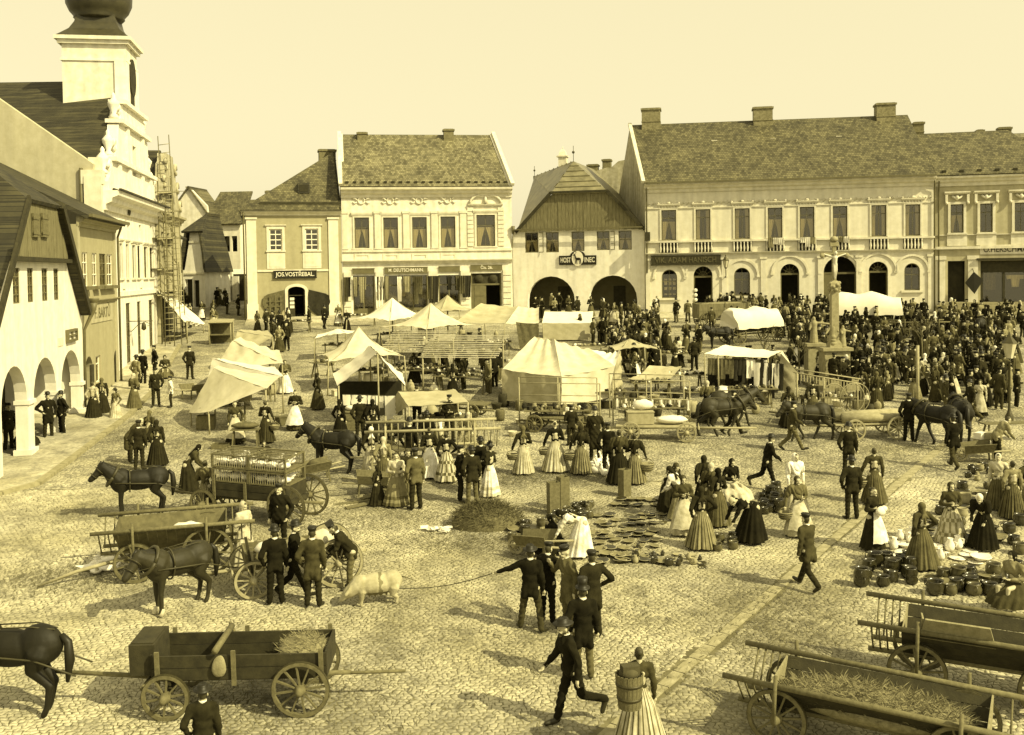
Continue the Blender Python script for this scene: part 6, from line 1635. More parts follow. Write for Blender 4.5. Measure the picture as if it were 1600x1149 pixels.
# tub carried on the back
t, p_ = fw('wooden tub strapped'); M_ = Matrix.Rotation(t.rotation_euler.z, 3, 'Z'); q = Vector(t.location) + M_ @ Vector((.22, .36, .84))
tb = thing('back_tub', 'staved wooden tub with two hoops carried on the back of the woman in front', 'tub', q, t.rotation_euler.z)
tb.scale = (.84,) * 3
for i in range(18):
 a = 2 * PI * i / 18; b = MB(); w = .125
 b.add([(-w / 2 * .8, .215, 0), (w / 2 * .8, .215, 0), (w / 2, .27, .66), (-w / 2, .27, .66), (-w / 2 * .8, .19, 0), (w / 2 * .8, .19, 0), (w / 2, .245, .66), (-w / 2, .245, .66)], [(0, 1, 2, 3), (7, 6, 5, 4), (0, 4, 5, 1), (3, 2, 6, 7), (0, 3, 7, 4), (1, 5, 6, 2)])
 b.build('stave', M_WOOD, tb, rz=a)
for z in (.2, .47): b = MB(); rr = .225 + z * .082; b.lathe([(rr - .012, z - .025), (rr + .006, z - .025), (rr + .01, z + .025), (rr - .01, z + .025)], n=24); b.build('hoop', M_IRON, tb)
b = MB(); b.lathe([(.2, 0), (.2, .03)], n=18); b.build('bottom', M_WOOD, tb)
b = MB(); b.ell((.0, 0, 0), (.24, .2, .17)); b.box((.02, 0, .08), (.4, .26, .22)); q2 = Vector(tb.location) + Vector((0, 0, .56)); bag = thing('bag', 'dark bag stuffed into the top of the carried tub', 'bag', q2, .2, scale=.72); b.build('bag_body', mat('leather', .06, var=.4), bag)
# ---- the dense crowd: one person each, in the places where heads show in the photograph
ORD = 'first second third fourth fifth sixth seventh eighth ninth tenth eleventh twelfth thirteenth fourteenth fifteenth sixteenth seventeenth eighteenth nineteenth twentieth'.split()
def ordw(i): return ORD[i] if i < 20 else (['twenty', 'thirty', 'forty'][i // 10 - 2 + (i % 10 == 9) * 0] + '-' + ORD[i % 10]) if i % 10 != 9 else ['thirtieth', 'fortieth'][i // 10 - 2]
def singled(recs, plural=lambda s: s):
 """recs: (object, base label, x in view); same-looking ones are told apart by their order from the left"""
 d = {}
 for r in recs: d.setdefault(r[1], []).append(r)
 for lab, rs in d.items():
  rs.sort(key=lambda r: r[2])
  for i, r in enumerate(rs): r[0]['label'] = lab if len(rs) == 1 else ('leftmost ' if i == 0 else 'rightmost ' if i == len(rs) - 1 else ordw(i) + ' from left ') + lab
def scatter(poly, n, seed, dmin):
 rnd = random.Random(seed); pts = []; tries = 0
 P4 = [G(*p) for p in poly]; xs_ = [p.x for p in P4]; ys_ = [p.y for p in P4]
 def inside(x, y):
  c = False; j = len(P4) - 1
  for i in range(len(P4)):
   if (P4[i].y > y) != (P4[j].y > y) and x < (P4[j].x - P4[i].x) * (y - P4[i].y) / (P4[j].y - P4[i].y) + P4[i].x: c = not c
   j = i
  return c
 while len(pts) < n and tries < 9000:
  tries += 1; x = rnd.uniform(min(xs_), max(xs_)); y = rnd.uniform(min(ys_), max(ys_))
  if inside(x, y) and not any((x - a) ** 2 + (y - c) ** 2 < dmin ** 2 for a, c in pts): pts.append((x, y))
 return pts, rnd
def crowd(poly, n, group, region, seed, dmin=.5, men=.5):
 pts, rnd = scatter(poly, n, seed, dmin); recs = []
 for x, y in pts:
  fc = rnd.uniform(0, 360); at = Vector((x, y, 0))
  if rnd.random() < men:
   coat = rnd.choice('kkddddgm'); hat = rnd.choice(['bowler', 'cap', 'felt', 'cap', 'bowler', None]); p = rnd.choice(['stand', 'front', 'pocket', 'stand', 'talk', 'walk'])
   lab = 'man in %s coat%s, %s' % ({'k': 'black', 'd': 'dark', 'g': 'grey', 'm': 'brown'}[coat], {'bowler': ' and bowler', 'cap': ' and cap', 'felt': ' and brimmed hat', None: ' without hat'}[hat], region)
   o = PP(0, 0, fc, 'm', p, coat, rnd.choice('kddgm'), hat, rnd.uniform(1.64, 1.8), 'x', group, L=rnd.choice((.1, .2, .3)), at=at, lod=1)
  else:
   coat = rnd.choice('kddddgmbl'); sc_ = rnd.choice(['k', 'd', 'g', 'm', 'w', 'l', None]); low = rnd.choice('kddgdmb')
   lab = 'woman in %s bodice %s, %s' % ({'k': 'black', 'd': 'dark', 'g': 'grey', 'm': 'brown', 'b': 'light', 'l': 'pale'}[coat], {'k': 'and black scarf', 'd': 'and dark scarf', 'g': 'and grey scarf', 'm': 'and brown scarf', 'w': 'and white scarf', 'l': 'and pale scarf', None: 'without scarf'}[sc_], region)
   o = PP(0, 0, fc, 'f', rnd.choice(['front', 'knit', 'pocket', 'carry']), coat, low, None, rnd.uniform(1.52, 1.68), 'x', group, skirt=rnd.choice(['plain', 'striped', 'plain']), stripe='d', scarf=sc_, shawl=rnd.choice([None, None, 'd', 'g']), apron=rnd.choice([None, None, 'w', 'l']), at=at, wide=.34 if low != 'b' else .4)
  recs.append((o, lab, x / y))
 singled(recs)
pose('pocket', arms=('pocket', 'down'))
# people too far back or too hidden to be picked out: one mass
def simple(me, ratio):
 o = bpy.data.objects.new('tmp', me); COL.objects.link(o); d = o.modifiers.new('d', 'DECIMATE'); d.ratio = ratio
 ev = o.evaluated_get(bpy.context.evaluated_depsgraph_get()).to_mesh(); ev.calc_loop_triangles()
 V = np.array([v.co[:] for v in ev.vertices]); T = np.array([t.vertices[:] for t in ev.loop_triangles]); Mi = np.array([t.material_index for t in ev.loop_triangles])
 bpy.data.objects.remove(o); return V, T, Mi
CM = [M_SKIN, M_HAIR] + [cloth(k) for k in 'kdgmblw']
def variant(p, f):
 J = POSE[p]; out_ = [simple(body_mesh(p, J, f, False), .03) + ('s',)]
 if f: out_ += [simple(jacket_mesh(p, J, 0, True), .08) + ('c',), simple(skirt_mesh(p, J, 'plain', .36, 0), .22) + ('l',), simple(scarf_mesh(p, J, True), .07) + ('h',)]
 else:
  h = simple(hat_mesh('cap'), 1); out_ += [simple(jacket_mesh(p, J, .2, False), .07) + ('c',), simple(trouser_mesh(p, J), .07) + ('l',), (h[0] + np.array(J['head'] + Vector((0, 0, .085))), h[1], h[2], 'h')]
 return out_
VAR = [variant('stand', 0), variant('front', 0), variant('front', 1), variant('knit', 1)]
VS, TS, MS = [], [], []; nv = 0
for poly, n, seed in (([(1335, 500), (1600, 503), (1600, 556), (1335, 560)], 95, 2), ([(1100, 488), (1330, 492), (1330, 514), (1235, 514), (1235, 502), (1100, 499)], 62, 4), ([(1100, 515), (1250, 512), (1250, 535), (1220, 535), (1100, 527)], 14, 17), ([(640, 560), (790, 580), (780, 630), (700, 640)], 14, 20), ([(905, 530), (1100, 545), (1100, 556), (960, 556)], 26, 18), ([(1130, 590), (1240, 585), (1240, 612), (1140, 608)], 12, 19), ([(830, 490), (935, 492), (935, 500), (835, 500)], 9, 7), ([(1235, 512), (1335, 512), (1335, 560), (1250, 560)], 36, 14), ([(272, 470), (376, 464), (376, 480), (283, 484)], 12, 15), ([(1500, 560), (1600, 560), (1600, 640), (1540, 650)], 26, 16)):
 for x, y in scatter(poly, n, seed, .46)[0]:
  vi = random.randrange(4); v = VAR[vi]; a = random.random() * 6.28; k = random.uniform(.93, 1.04); Rm = np.array(Matrix.Rotation(a, 3, 'Z')) * k; cc = random.choice([2, 2, 3, 3, 3, 4, 5, 6]); ll = random.choice([2, 3, 3, 4, 5]); hh = random.choice([2, 2, 3, 3, 4, 5, 7, 8])
  for V_, T_, Mi, w in v:
   VS.append(V_ @ Rm.T + np.array((x, y, gz(x, y)))); TS.append(T_ + nv); nv += len(V_); MS.append(np.minimum(Mi, 1) if w == 's' else np.full(len(T_), {'c': cc, 'l': ll, 'h': hh if vi > 1 else 2}[w]))
V = np.concatenate(VS); T = np.concatenate(TS).astype(np.int32); Mi = np.concatenate(MS).astype(np.int32)
me = bpy.data.meshes.new('crowd'); me.vertices.add(len(V)); me.vertices.foreach_set('co', V.ravel()); me.loops.add(T.size); me.loops.foreach_set('vertex_index', T.ravel())
me.polygons.add(len(T)); me.polygons.foreach_set('loop_start', (np.arange(len(T)) * 3).astype(np.int32)); me.polygons.foreach_set('material_index', Mi); me.update(calc_edges=True); me.polygons.foreach_set('use_smooth', [True] * len(T))
for m in CM: me.materials.append(m)
link('crowd', me, None, label='mass of distant townspeople packed before the far houses and the corner shop', cat='crowd', kind='stuff')
G1 = 'packed crowd by the column'
crowd([(1335, 556), (1570, 552), (1560, 612), (1530, 662), (1400, 650), (1335, 645)], 84, G1, 'crowd by the column', 1, .48)
crowd([(1245, 556), (1335, 560), (1335, 640), (1290, 612), (1245, 600)], 22, 'people round the column foot', 'near the column foot', 3)
crowd([(940, 498), (1010, 502), (1050, 545), (935, 550)], 20, 'people before the inn arcade', 'before the inn arcade', 6)
crowd([(1020, 497), (1100, 499), (1100, 512), (1020, 510)], 6, 'people by the first arched window', 'by the first arched window', 8)
crowd([(395, 515), (455, 515), (462, 548), (425, 552)], 9, 'customers by the grocer house', 'by the ochre house', 9)
crowd([(280, 488), (372, 480), (376, 500), (330, 520), (290, 520)], 9, 'people in the side street', 'in the side street', 10)
crowd([(480, 510), (545, 505), (545, 520), (485, 530)], 4, 'shoppers by the draper', 'left end of the draper shop', 11)
crowd([(950, 555), (1090, 560), (1090, 600), (985, 615)], 20, 'people among the middle stalls', 'among the middle stalls', 12)
crowd([(640, 540), (760, 555), (770, 600), (660, 585)], 5, 'people at the lath-roofed stalls', 'at the lath-roofed stalls', 13)
# ------------------------------------------------------------------ wheels, wagons
def on_slope(x, y, face):            # rotation lying on the sloping ground, x axis along face (radians)
 n = Vector((0, -SLOPE, 1)).normalized(); f = Vector((math.cos(face), math.sin(face), SLOPE * math.sin(face))).normalized()
 return Matrix((f, n.cross(f), n)).transposed().to_euler()
_wm = {}
def wheel(par, loc, r, n=12, detail=True, m=M_WOOD, steer=0):
 k = (round(r, 2), n, detail, m.name)
 if k not in _wm:
  b = MB(); w = .035
  def ring(b, r0, r1, w):
   V = []; N = 28
   for rr, y in ((r0, -w), (r1, -w), (r1, w), (r0, w)):
    for i in range(N): a = 2 * PI * i / N; V.append((rr * math.cos(a), y, rr * math.sin(a)))
   b.add(V, [(j * N + i, j * N + (i + 1) % N, ((j + 1) % 4) * N + (i + 1) % N, ((j + 1) % 4) * N + i) for j in range(4) for i in range(N)])
  ring(b, r - .075, r - .012, w)
  if not detail:
   for i in range(n): a = 2 * PI * i / n; b.bar((.06 * math.cos(a), 0, .06 * math.sin(a)), ((r - .06) * math.cos(a), 0, (r - .06) * math.sin(a)), .035)
   b.tube([(0, -.14, 0), (0, -.05, 0), (0, .05, 0), (0, .14, 0)], [.05, .09, .09, .05], 8)
  t = MB(); ring(t, r - .011, r, w * .8)
  h = MB(); h.tube([(0, -.2, 0), (0, -.12, 0), (0, -.05, 0), (0, .05, 0), (0, .12, 0), (0, .2, 0)], [.05, .07, .1, .1, .07, .05], 12)
  s = MB(); s.bar((.085, 0, 0), (r - .07, 0, 0), .042, .03)
  _wm[k] = (b.mesh('wheel', m), t.mesh('tyre', M_IRON), h.mesh('hub', m), s.mesh('spoke', m))
 b, t, h, s = _wm[k]
 o = link('wheel', b, par, loc, rot=(0, random.random() * .5, steer))
 if detail:
  link('tyre', t, o); link('hub', h, o)
  for i in range(n): link('spoke', s, o, rot=(0, 2 * PI * i / n, 0))
 return o
def wagon(label, rear, front, body, cat='wagon', rr=.5, rf=.42, track=1.3, L=3.0, w=.9, h=.5, z=.6, pole=3.0, poleang=0, side=1, mats=(M_WOODD, M_WOOD), detail=True, name='wagon', group=None, drag=0):
 A, B = G(*rear), G(*front); d = B - A; base = d.length; fc = math.atan2(d.y, d.x)
 n = Vector((-math.sin(fc), math.cos(fc), 0)); s_ = 1 if n.y < 0 else -1       # s_: local y sign of the visible side
 C = (A + B) / 2 - n * s_ * track / 2
 t = link(name, None, None, (C.x, C.y, gz(C.x, C.y)), 0, label, cat, group, rot=on_slope(C.x, C.y, fc))
 md, mw = mats; hb = base / 2
 for x, r in ((-hb, rr), (hb, rf)):
  b = MB(); b.tube([(x, -track / 2, r), (x, track / 2, r)], .04, 8); b.bar((x, -track / 2 + .15, r + .02), (x, track / 2 - .15, r + .02), .11, .13); b.build('axle', md, t)
  for sg in (-1, 1): wheel(t, (x, sg * track / 2, r), r, 12 if r > .45 else 10, detail, mw)
  b = MB(); b.bar((x, -w / 2, z - .06), (x, w / 2, z - .06), .1, .1); b.bar((x, 0, r), (x, 0, z), .14, .12); b.build('bolster', md, t)
 b = MB(); b.tube([(-hb - .8, 0, rr + .0), (hb, 0, rf + .04)], .045, 8); b.build('reach_beam', mw, t)
 if pole:
  b = MB(); b.tube([(hb - .2, 0, rf + .05), (hb + pole, 0, rf + .1 + pole * math.sin(poleang))], [.055, .035], 8); b.build('pole', mw, t)
  b = MB(); b.tube([(hb + .45, -.55, rf + .12), (hb + .45, .55, rf + .12)], .03, 6); b.build('swingletree', mw, t)
 x0, x1 = -L / 2 - .1, L / 2 - .1
 if body == 'box':
  for sg in (-1, 1):
   for k in range(2): b = MB(); hh = h / 2; b.bb(x0, x1, sg * w / 2 - .02, sg * w / 2 + .02, z + k * hh, z + (k + 1) * hh - .015); b.build('plank', md, t)
   for x in (x0 + .1, 0, x1 - .1): b = MB(); b.bb(x - .04, x + .04, sg * (w / 2 + .022), sg * (w / 2 + .06), z - .1, z + h + .08); b.build('stake', mw, t)
  for x in (x0, x1): b = MB(); b.bb(x, x + .04, -w / 2 + .021, w / 2 - .021, z, z + h); b.build('end_board', md, t)
  b = MB(); b.bb(x0 + .041, x1 - .0, -w / 2 + .021, w / 2 - .021, z - .03, z); b.build('floor', md, t)
 elif body in ('vee', 'ladder'):
  W1 = w / 2 * .55; W2 = w / 2 * 1.5; zt = z + h; e = .75
  for sg in (-1, 1):
   b = MB(); b.tube([(x0 - e, sg * W2, zt + .02), (x1 + e, sg * W2, zt + .06)], .05, 8); b.build('top_rail', mw, t)
   b = MB(); b.tube([(x0 - e * .6, sg * W1, z), (x1 + e * .8, sg * W1, z)], .05, 8); b.build('bottom_rail', mw, t)
   if body == 'vee':
    for k in range(3):
     u0, u1 = k / 3, (k + 1) / 3 - .02; b = MB(); P_ = lambda x, u: (x, sg * (W1 + (W2 - W1) * u) - sg * .03, z + h * u)
     b.slab([P_(x0, u0), P_(x1, u0), P_(x1, u1), P_(x0, u1)], .025); b.build('plank', md, t)
   nr_ = 5 if body == 'vee' else int((L + 2 * e) / .22)
   for k in range(nr_):
    x = (x1 + .12 + k * .13) if body == 'vee' else x0 - e + .1 + k * .22
    if k >= 4 and body == 'vee': x = x0 - .3
    b = MB(); b.tube([(x, sg * W1, z), (x, sg * W2, zt + .03)], .018, 5); b.build('rung', mw, t)
   for x in (-hb, hb): b = MB(); b.tube([(x, sg * (track / 2 + .22), rf), (x, sg * W2 * 1.06, zt + .25)], .035, 6); b.build('stanchion', mw, t)
  for x in ((x0, x1) if body == 'vee' else ()):
   b = MB(); b.slab([(x, -W1, z), (x, W1, z), (x, W2 * .96, zt), (x, -W2 * .96, zt)], .03); b.build('end_board', M_SACK, t)
  b = MB(); b.bb(x0, x1, -W1, W1, z - .03, z); b.build('floor', md, t)
 elif body == 'flat':
  for k in range(5): b = MB(); y = -w / 2 + k * w / 5; b.bb(x0 - .3, x1 + .3, y, y + w / 5 - .015, z, z + .05); b.build('plank', mw, t)
 return t, (x0, x1, w, z, h)
def straw(t, x0, x1, y0, y1, z, n=500, name='straw', h=.25, m=M_HAY, seed=1, L=.3):
 rnd = random.Random(seed); b = MB()
 b.ell(((x0 + x1) / 2, (y0 + y1) / 2, z), ((x1 - x0) / 2, (y1 - y0) / 2, h * .8), n=16)
 for i in range(n):
  a = rnd.uniform(0, 2 * PI); q = rnd.random() ** .5; x = (x0 + x1) / 2 + q * math.cos(a) * (x1 - x0) / 2; y = (y0 + y1) / 2 + q * math.sin(a) * (y1 - y0) / 2
  zz = z + h * .8 * math.sqrt(max(0, 1 - q * q)); dx, dy, dz = rnd.gauss(0, 1), rnd.gauss(0, 1), rnd.uniform(-.3, .8); k = L * rnd.uniform(.3, .6) / math.sqrt(dx * dx + dy * dy + dz * dz)
  wv = .006
  b.add([(x, y - wv, zz), (x, y + wv, zz), (x + dx * k, y + dy * k, zz + dz * k + .01), (x + dx * k * .5, y + dy * k * .5 - wv, zz + dz * k * .7)], [(0, 1, 2, 3)])
 return b.build(name, m, t, kind='stuff')
# foreground box wagon
bw, q = wagon('long dark box wagon with planked sides and straw at its tail in the left foreground', (471, 1122), (260, 1127), 'box', rr=.52, rf=.43, L=3.1, w=1.0, h=.46, z=.68, pole=2.3, poleang=.06)
straw(bw, -1.6, -.7, -.45, .45, 1.02, 700, h=.2)
b = MB(); b.bb(1.42, 1.88, -.42, .42, .74, 1.3); b.bb(1.46, 1.84, -.36, .36, 1.3, 1.32); b.build('seat_box', M_WOODD, bw)
b = MB(); b.tube([(.05, -.62, .5), (.35, -.66, 1.25)], .03, 6); b.tube([(.3, -.6, 1.2), (.3, .6, 1.24)], .06, 8); b.build('brake_lever', M_WOOD, bw)
b = MB(); b.tube([(-1.4, 0, .5), (-3.0, 0, .52)], .03, 6); b.build('tail_beam', M_WOOD, bw)
qm = Vector(bw.location);
def on_wagon(t, p): return t.matrix_basis @ Vector(p)
def sack(name, label, pos, r, m=M_SACK, cat='sack', rz=0, group=None):
 b = MB(); b.ell((0, 0, r[2]), r, n=14, k=10)
 for i, v in enumerate(b.v): b.v[i] = (v[0] * (1 + .07 * math.sin(v[1] * 30 + v[2] * 17)), v[1] * (1 + .06 * math.sin(v[0] * 23)), max(v[2], .02) * (1 + .05 * math.sin(v[0] * 19 + v[1] * 13)))
 o = b.build(name, m, None, loc=pos, rz=rz, label=label, cat=cat, group=group); return o
sack('basket_bundle', 'woven mat bundle hooked over the side of the long box wagon', on_wagon(bw, (.25, .58, .74)), (.13, .04, .2), M_SACK, 'bundle')
# rack wagons, lower right
ra_, q = wagon('rack wagon full of straw with dark slanted sides, nearest the camera at lower right', (1500, 1235), (1213, 1167), 'vee', rr=.52, rf=.5, L=3.3, w=.95, h=.52, z=.5, pole=0)
straw(ra_, -1.6, 1.5, -.56, .56, .72, 2600, h=.3, L=.45)
rb_, q = wagon('rack wagon with raised wicker panel, standing behind the straw-filled one at the right edge', (1640, 1130), (1432, 1093), 'vee', rr=.52, rf=.52, L=2.9, w=1.0, h=.6, z=.66, pole=0)
b = MB(); b.slab([(-.2, .66, 1.2), (1.05, .66, 1.2), (.95, .8, 1.6), (-.1, .8, 1.6)], .04); b.slab([(1.05, -.1, 1.05), (1.07, .6, 1.05), (1.0, .78, 1.58), (1.05, .3, 1.5)], .03); b.build('wicker_panel', M_SACK, rb_)
# poultry wagon
pw, q = wagon('poultry wagon carrying slatted crates in two tiers full of white geese', (448, 826), (318, 812), 'box', rr=.62, rf=.45, L=2.5, w=1.05, h=.4, z=.72, pole=1.5)
M_GOOSE = mat('white_feathers', .78, var=.06)
gb_ = MB(); gb_.ell((0, 0, .14), (.2, .11, .12)); gb_.cap((.14, 0, .2), (.2, 0, .38), .04, .028, 7); gb_.cap((.2, 0, .39), (.25, 0, .38), .035, .018, 7); gb_.cap((-.15, 0, .17), (-.26, 0, .2), .05, .02, 7)
GOOSE = gb_.mesh('goose', M_GOOSE)
for tier in range(2):
 zz = 1.13 + tier * .42
 for k in range(2):
  c = thing('poultry_crate', '%s slatted crate of white geese at the %s end of the poultry wagon' % (('lower', 'upper')[tier], ('rear', 'front')[k]), 'crate', on_wagon(pw, (-.72 + k * 1.24, 0, zz)))
  c.rotation_euler = pw.rotation_euler; c['group'] = 'poultry crates'
  b = MB()
  for x in (-.6, .6):
   for y in (-.5, .5): b.bb(x - .025, x + .025, y - .025, y + .025, 0, .4)
  for y in (-.5, .5):
   for z_ in (0.02, .38): b.bb(-.6, .6, y - .02, y + .02, z_ - .02, z_ + .02)
  for x in (-.6, .6):
   for z_ in (.02, .38): b.bb(x - .02, x + .02, -.48, .48, z_ - .02, z_ + .02)
  b.bb(-.58, .58, -.48, .48, 0, .02); b.build('crate_frame', M_WOOD, c)
  sl = MB().bb(-.006, .006, -.006, .006, .04, .36).mesh('slat', M_WOODL)
  for y in (-.5, .5):
   for i in range(15): link('slat', sl, c, loc=(-.54 + i * .077, y, 0))
  for i in range(6):
   b = MB(); b.bb(-.58, .58, -.46 + i * .17, -.4 + i * .17, .4, .415); b.build('lath', M_WOOD, c)
  for i in range(5): link('goose', GOOSE, None, loc=on_wagon(pw, (-1.12 + k * 1.24 + (i % 3) * .38 + .15 * (i > 2), .24 - .5 * (i // 3) * 1.0, zz + .02)), rz=random.choice((0, 3.1)) + random.gauss(0, .4), label='white goose, %s in the %s %s crate of the poultry wagon' % (('left on the near side', 'middle on the near side', 'right on the near side', 'left on the far side', 'right on the far side')[i], ('lower', 'upper')[tier], ('rear', 'front')[k]), cat='goose', group='geese in the poultry crates', scale=(.95, 1.2, .8))
# tub-shaped wagon behind the thin horse
tw, q = wagon('rack wagon with a dark tub body and dropped pole behind the thin horse', (326, 900), (212, 912), 'ladder', rr=.62, rf=.5, L=2.3, w=1.05, h=.6, z=.7, pole=0)
b = MB()
for sg in (-1, 1): b.slab([(-1.2, sg * .28, .71), (1.15, sg * .28, .71), (1.3, sg * .72, 1.28), (-1.3, sg * .72, 1.28)], .03)
b.slab([(1.15, -.28, .71), (1.15, .28, .71), (1.3, .72, 1.28), (1.3, -.72, 1.28)], .03); b.slab([(-1.2, -.28, .71), (-1.2, .28, .71), (-1.3, .72, 1.28), (-1.3, -.72, 1.28)], .03); b.build('lining', M_CLOTHM, tw)
b = MB(); b.tube([(1.0, .1, .5), (2.2, .2, .3), (3.1, .3, .06)], [.05, .045, .03], 7); b.build('pole', M_WOODL, tw)
sack('pale_sack', 'white sack lying inside the dark tub wagon', on_wagon(tw, (-.4, 0, .8)), (.5, .3, .2), M_CLOTHW)
# long cart beside the three men
cw, q = wagon('loaded farm cart with big rear wheel behind the three men, sacks and baskets on it', (530, 918), (398, 937), 'box', rr=.6, rf=.46, L=2.4, w=.9, h=.3, z=.72, pole=1.4, mats=(M_WOOD, M_WOODL))
for k, (x, y, r, m) in enumerate(((-.7, 0, (.32, .26, .24), M_CANVAS), (-.1, .1, (.36, .28, .2), M_SACK), (.5, 0, (.4, .25, .18), M_CLOTHW))):
 sack('sack', ('striped round bundle at the rear of the loaded farm cart', 'grey sack in the middle of the loaded farm cart', 'pale long sack at the front of the loaded farm cart')[k], on_wagon(cw, (x, y, .76)), r, m)
for k, x in enumerate((-1.1, 1.0)): b = MB(); b.bar((0, 0, 0), (.12, 0, .85), .09, .06); b.build('stake', M_WOODD, cw, loc=(x, .5, .6))
# drays and further wagons
d1, q = wagon('flat dray with sacks and a pale crate drawn by the brown horse team', (985, 690), (1073, 692), 'flat', rr=.38, rf=.38, track=1.2, L=2.4, w=.9, z=.5, pole=2.6, detail=False, mats=(M_WOOD, M_WOODL))
b = MB(); b.bb(-.5, .5, -.25, .25, 0, .45); b.bb(-.52, .52, -.27, .27, .45, .48); b.build('crate', M_WOODL, None, loc=on_wagon(d1, (-.7, 0, .56)), rz=.02, label='pale wooden chest standing on the flat dray', cat='chest')
sack('sack', 'white bulging sack at the front of the flat dray', on_wagon(d1, (.5, .1, .56)), (.6, .3, .16), M_CLOTHW); sack('sack', 'pair of round white sacks behind the dray chest', on_wagon(d1, (-.6, .35, 1.03)), (.4, .22, .2), M_CLOTHW)
d2, q = wagon('light dray with a long pale log load behind the walking horse', (1404, 688), (1336, 690), 'flat', rr=.46, rf=.42, track=1.2, L=2.6, w=.8, z=.56, pole=1.8, detail=False, mats=(M_WOOD, M_WOODL))
b = MB(); b.tube([(-1.4, -.15, .82), (0, -.15, .8), (1.4, -.12, .8)], [.22, .23, .18], 10); b.tube([(-1.2, .22, .78), (1.2, .2, .8)], [.16, .18], 10); b.build('log', M_WOODL, d2);
b1, q = wagon('high plank-sided wagon standing before the first doors of the cream house', (1106, 514), (1160, 512), 'box', rr=.6, rf=.5, L=3.8, w=1.1, h=1.0, z=.75, pole=0, detail=False, mats=(M_BOARD, M_WOOD))
straw(b1, -1.8, 1.7, -.5, .5, 1.6, 250, h=.25)
b1, q = wagon('low open wagon in the crowd behind the big central tent', (965, 556), (1010, 556), 'box', rr=.55, rf=.45, L=2.6, w=1.0, h=.5, z=.7, pole=0, detail=False, mats=(M_WOODD, M_WOOD))
def tilt(t, x0, x1, w, z, h, m=M_CANVAS3, lop=0):
 b = MB(); n = 12; k = 14; V = []
 for i in range(n + 1):
  u = i / n; x = x0 + (x1 - x0) * u; hh = h * (1 + .07 * math.sin(u * PI * 4)) * (1 - lop * max(0, u - .6))
  for j in range(k + 1):
   a = PI * j / k; V.append((x + .1 * math.sin(j), w * math.cos(a) * (1 + .06 * math.sin(u * 13 + j)), z + hh * (math.sin(a) ** .7 if 0 < j < k else 0) + .03 * math.sin(i * 2 + j)))
 F_ = [(i * (k + 1) + j, i * (k + 1) + j + 1, (i + 1) * (k + 1) + j + 1, (i + 1) * (k + 1) + j) for i in range(n) for j in range(k)]
 b.add(V, F_, 0, True); b.add(V[:k + 1], [tuple(range(k + 1))]); b.add(V[-k - 1:], [tuple(range(k, -1, -1))]); return b.build('canvas_cover', m, t)
w1, q = wagon('covered wagon with white canvas tilt and dark wheel, the nearer of the two covered ones', (1155, 540), (1215, 534), 'box', rr=.6, rf=.5, L=3.4, w=1.2, h=.5, z=.8, pole=0, detail=False, cat='covered wagon')
tilt(w1, -1.9, 1.8, .85, 1.0, 1.2, M_CANVAS3, .3)
w2, q = wagon('covered wagon with bright white canvas in front of the cream house gateway', (1325, 516), (1385, 516), 'box', rr=.55, rf=.45, L=3.6, w=1.2, h=.5, z=.8, pole=0, detail=False, cat='covered wagon')
tilt(w2, -2.3, 2.2, .9, 1.05, 1.45, M_CANVAS3, .55)
lw, q = wagon('ladder wagon with long pale side rails in the middle of the busy knot of people', (742, 742), (604, 748), 'ladder', rr=.55, rf=.5, L=3.0, w=1.0, h=.7, z=.85, pole=1.2, mats=(M_WOOD, M_WOODL), detail=False)
for R_, F_, lab, k in (((738, 655), (695, 652), 'small two-axle hand cart beside the low ridge tent', .8), ((835, 676), (900, 680), 'cart chassis with wheels below the pot-hung stall', .9), ((1300, 668), (1235, 664), 'light cart under the round wicker stall', .8), ((1412, 530), (1465, 530), 'dark open wagon between the column and the corner shop', 1)):
 wagon(lab, R_, F_, 'flat' if k < 1 else 'ladder', rr=.4 * k, rf=.36 * k, track=.9, L=1.5 if k < 1 else 3, w=.8, z=.55, pole=.9, detail=False, name='hand_cart' if k < 1 else 'wagon', cat='cart' if k < 1 else 'wagon')
def barrow(label, px, py, face, L=1.3, load=None):
 P_ = G(px, py); t = link('wheelbarrow', None, None, P_, 0, label, 'wheelbarrow', 'barrows and push carts', rot=on_slope(P_.x, P_.y, R(face)))
 wheel(t, (.6, 0, .24), .24, 8, False, M_WOODL)
 for sg in (-1, 1):
  b = MB(); b.tube([(.75, sg * .1, .26), (-.9, sg * .32, .5)], .03, 6); b.build('handle', M_WOODL, t); b = MB(); b.bar((-.35, sg * .25, .42), (-.4, sg * .27, 0), .05); b.build('leg', M_WOOD, t)
  b = MB(); b.slab([(.5, sg * .16, .3), (-.4, sg * .28, .42), (-.45, sg * .4, .72), (.55, sg * .3, .6)], .025); b.build('side_board', M_WOOD, t)
 b = MB(); b.slab([(.5, -.14, .3), (.5, .14, .3), (-.4, .26, .42), (-.4, -.26, .42)], .025); b.build('floor', M_WOOD, t)
 return t
barrow('wheelbarrow near the left canvas stalls, standing empty on its legs', 300, 622, 70); barrow('wheelbarrow with dark sack behind the poultry wagon tail', 495, 752, 200); barrow('wheelbarrow half hidden behind the stooping woman in white', 838, 872, 150); barrow('push barrow loaded with crates at the right edge below the dark horses', 1530, 722, 170); barrow('wheelbarrow with pale wheel among the broken planks', 580, 772, 10)
sack('sack', 'dark limp sack on the barrow behind the poultry wagon', G(500, 752) + Vector((0, 0, .4)), (.4, .26, .18), M_CLOTHM)
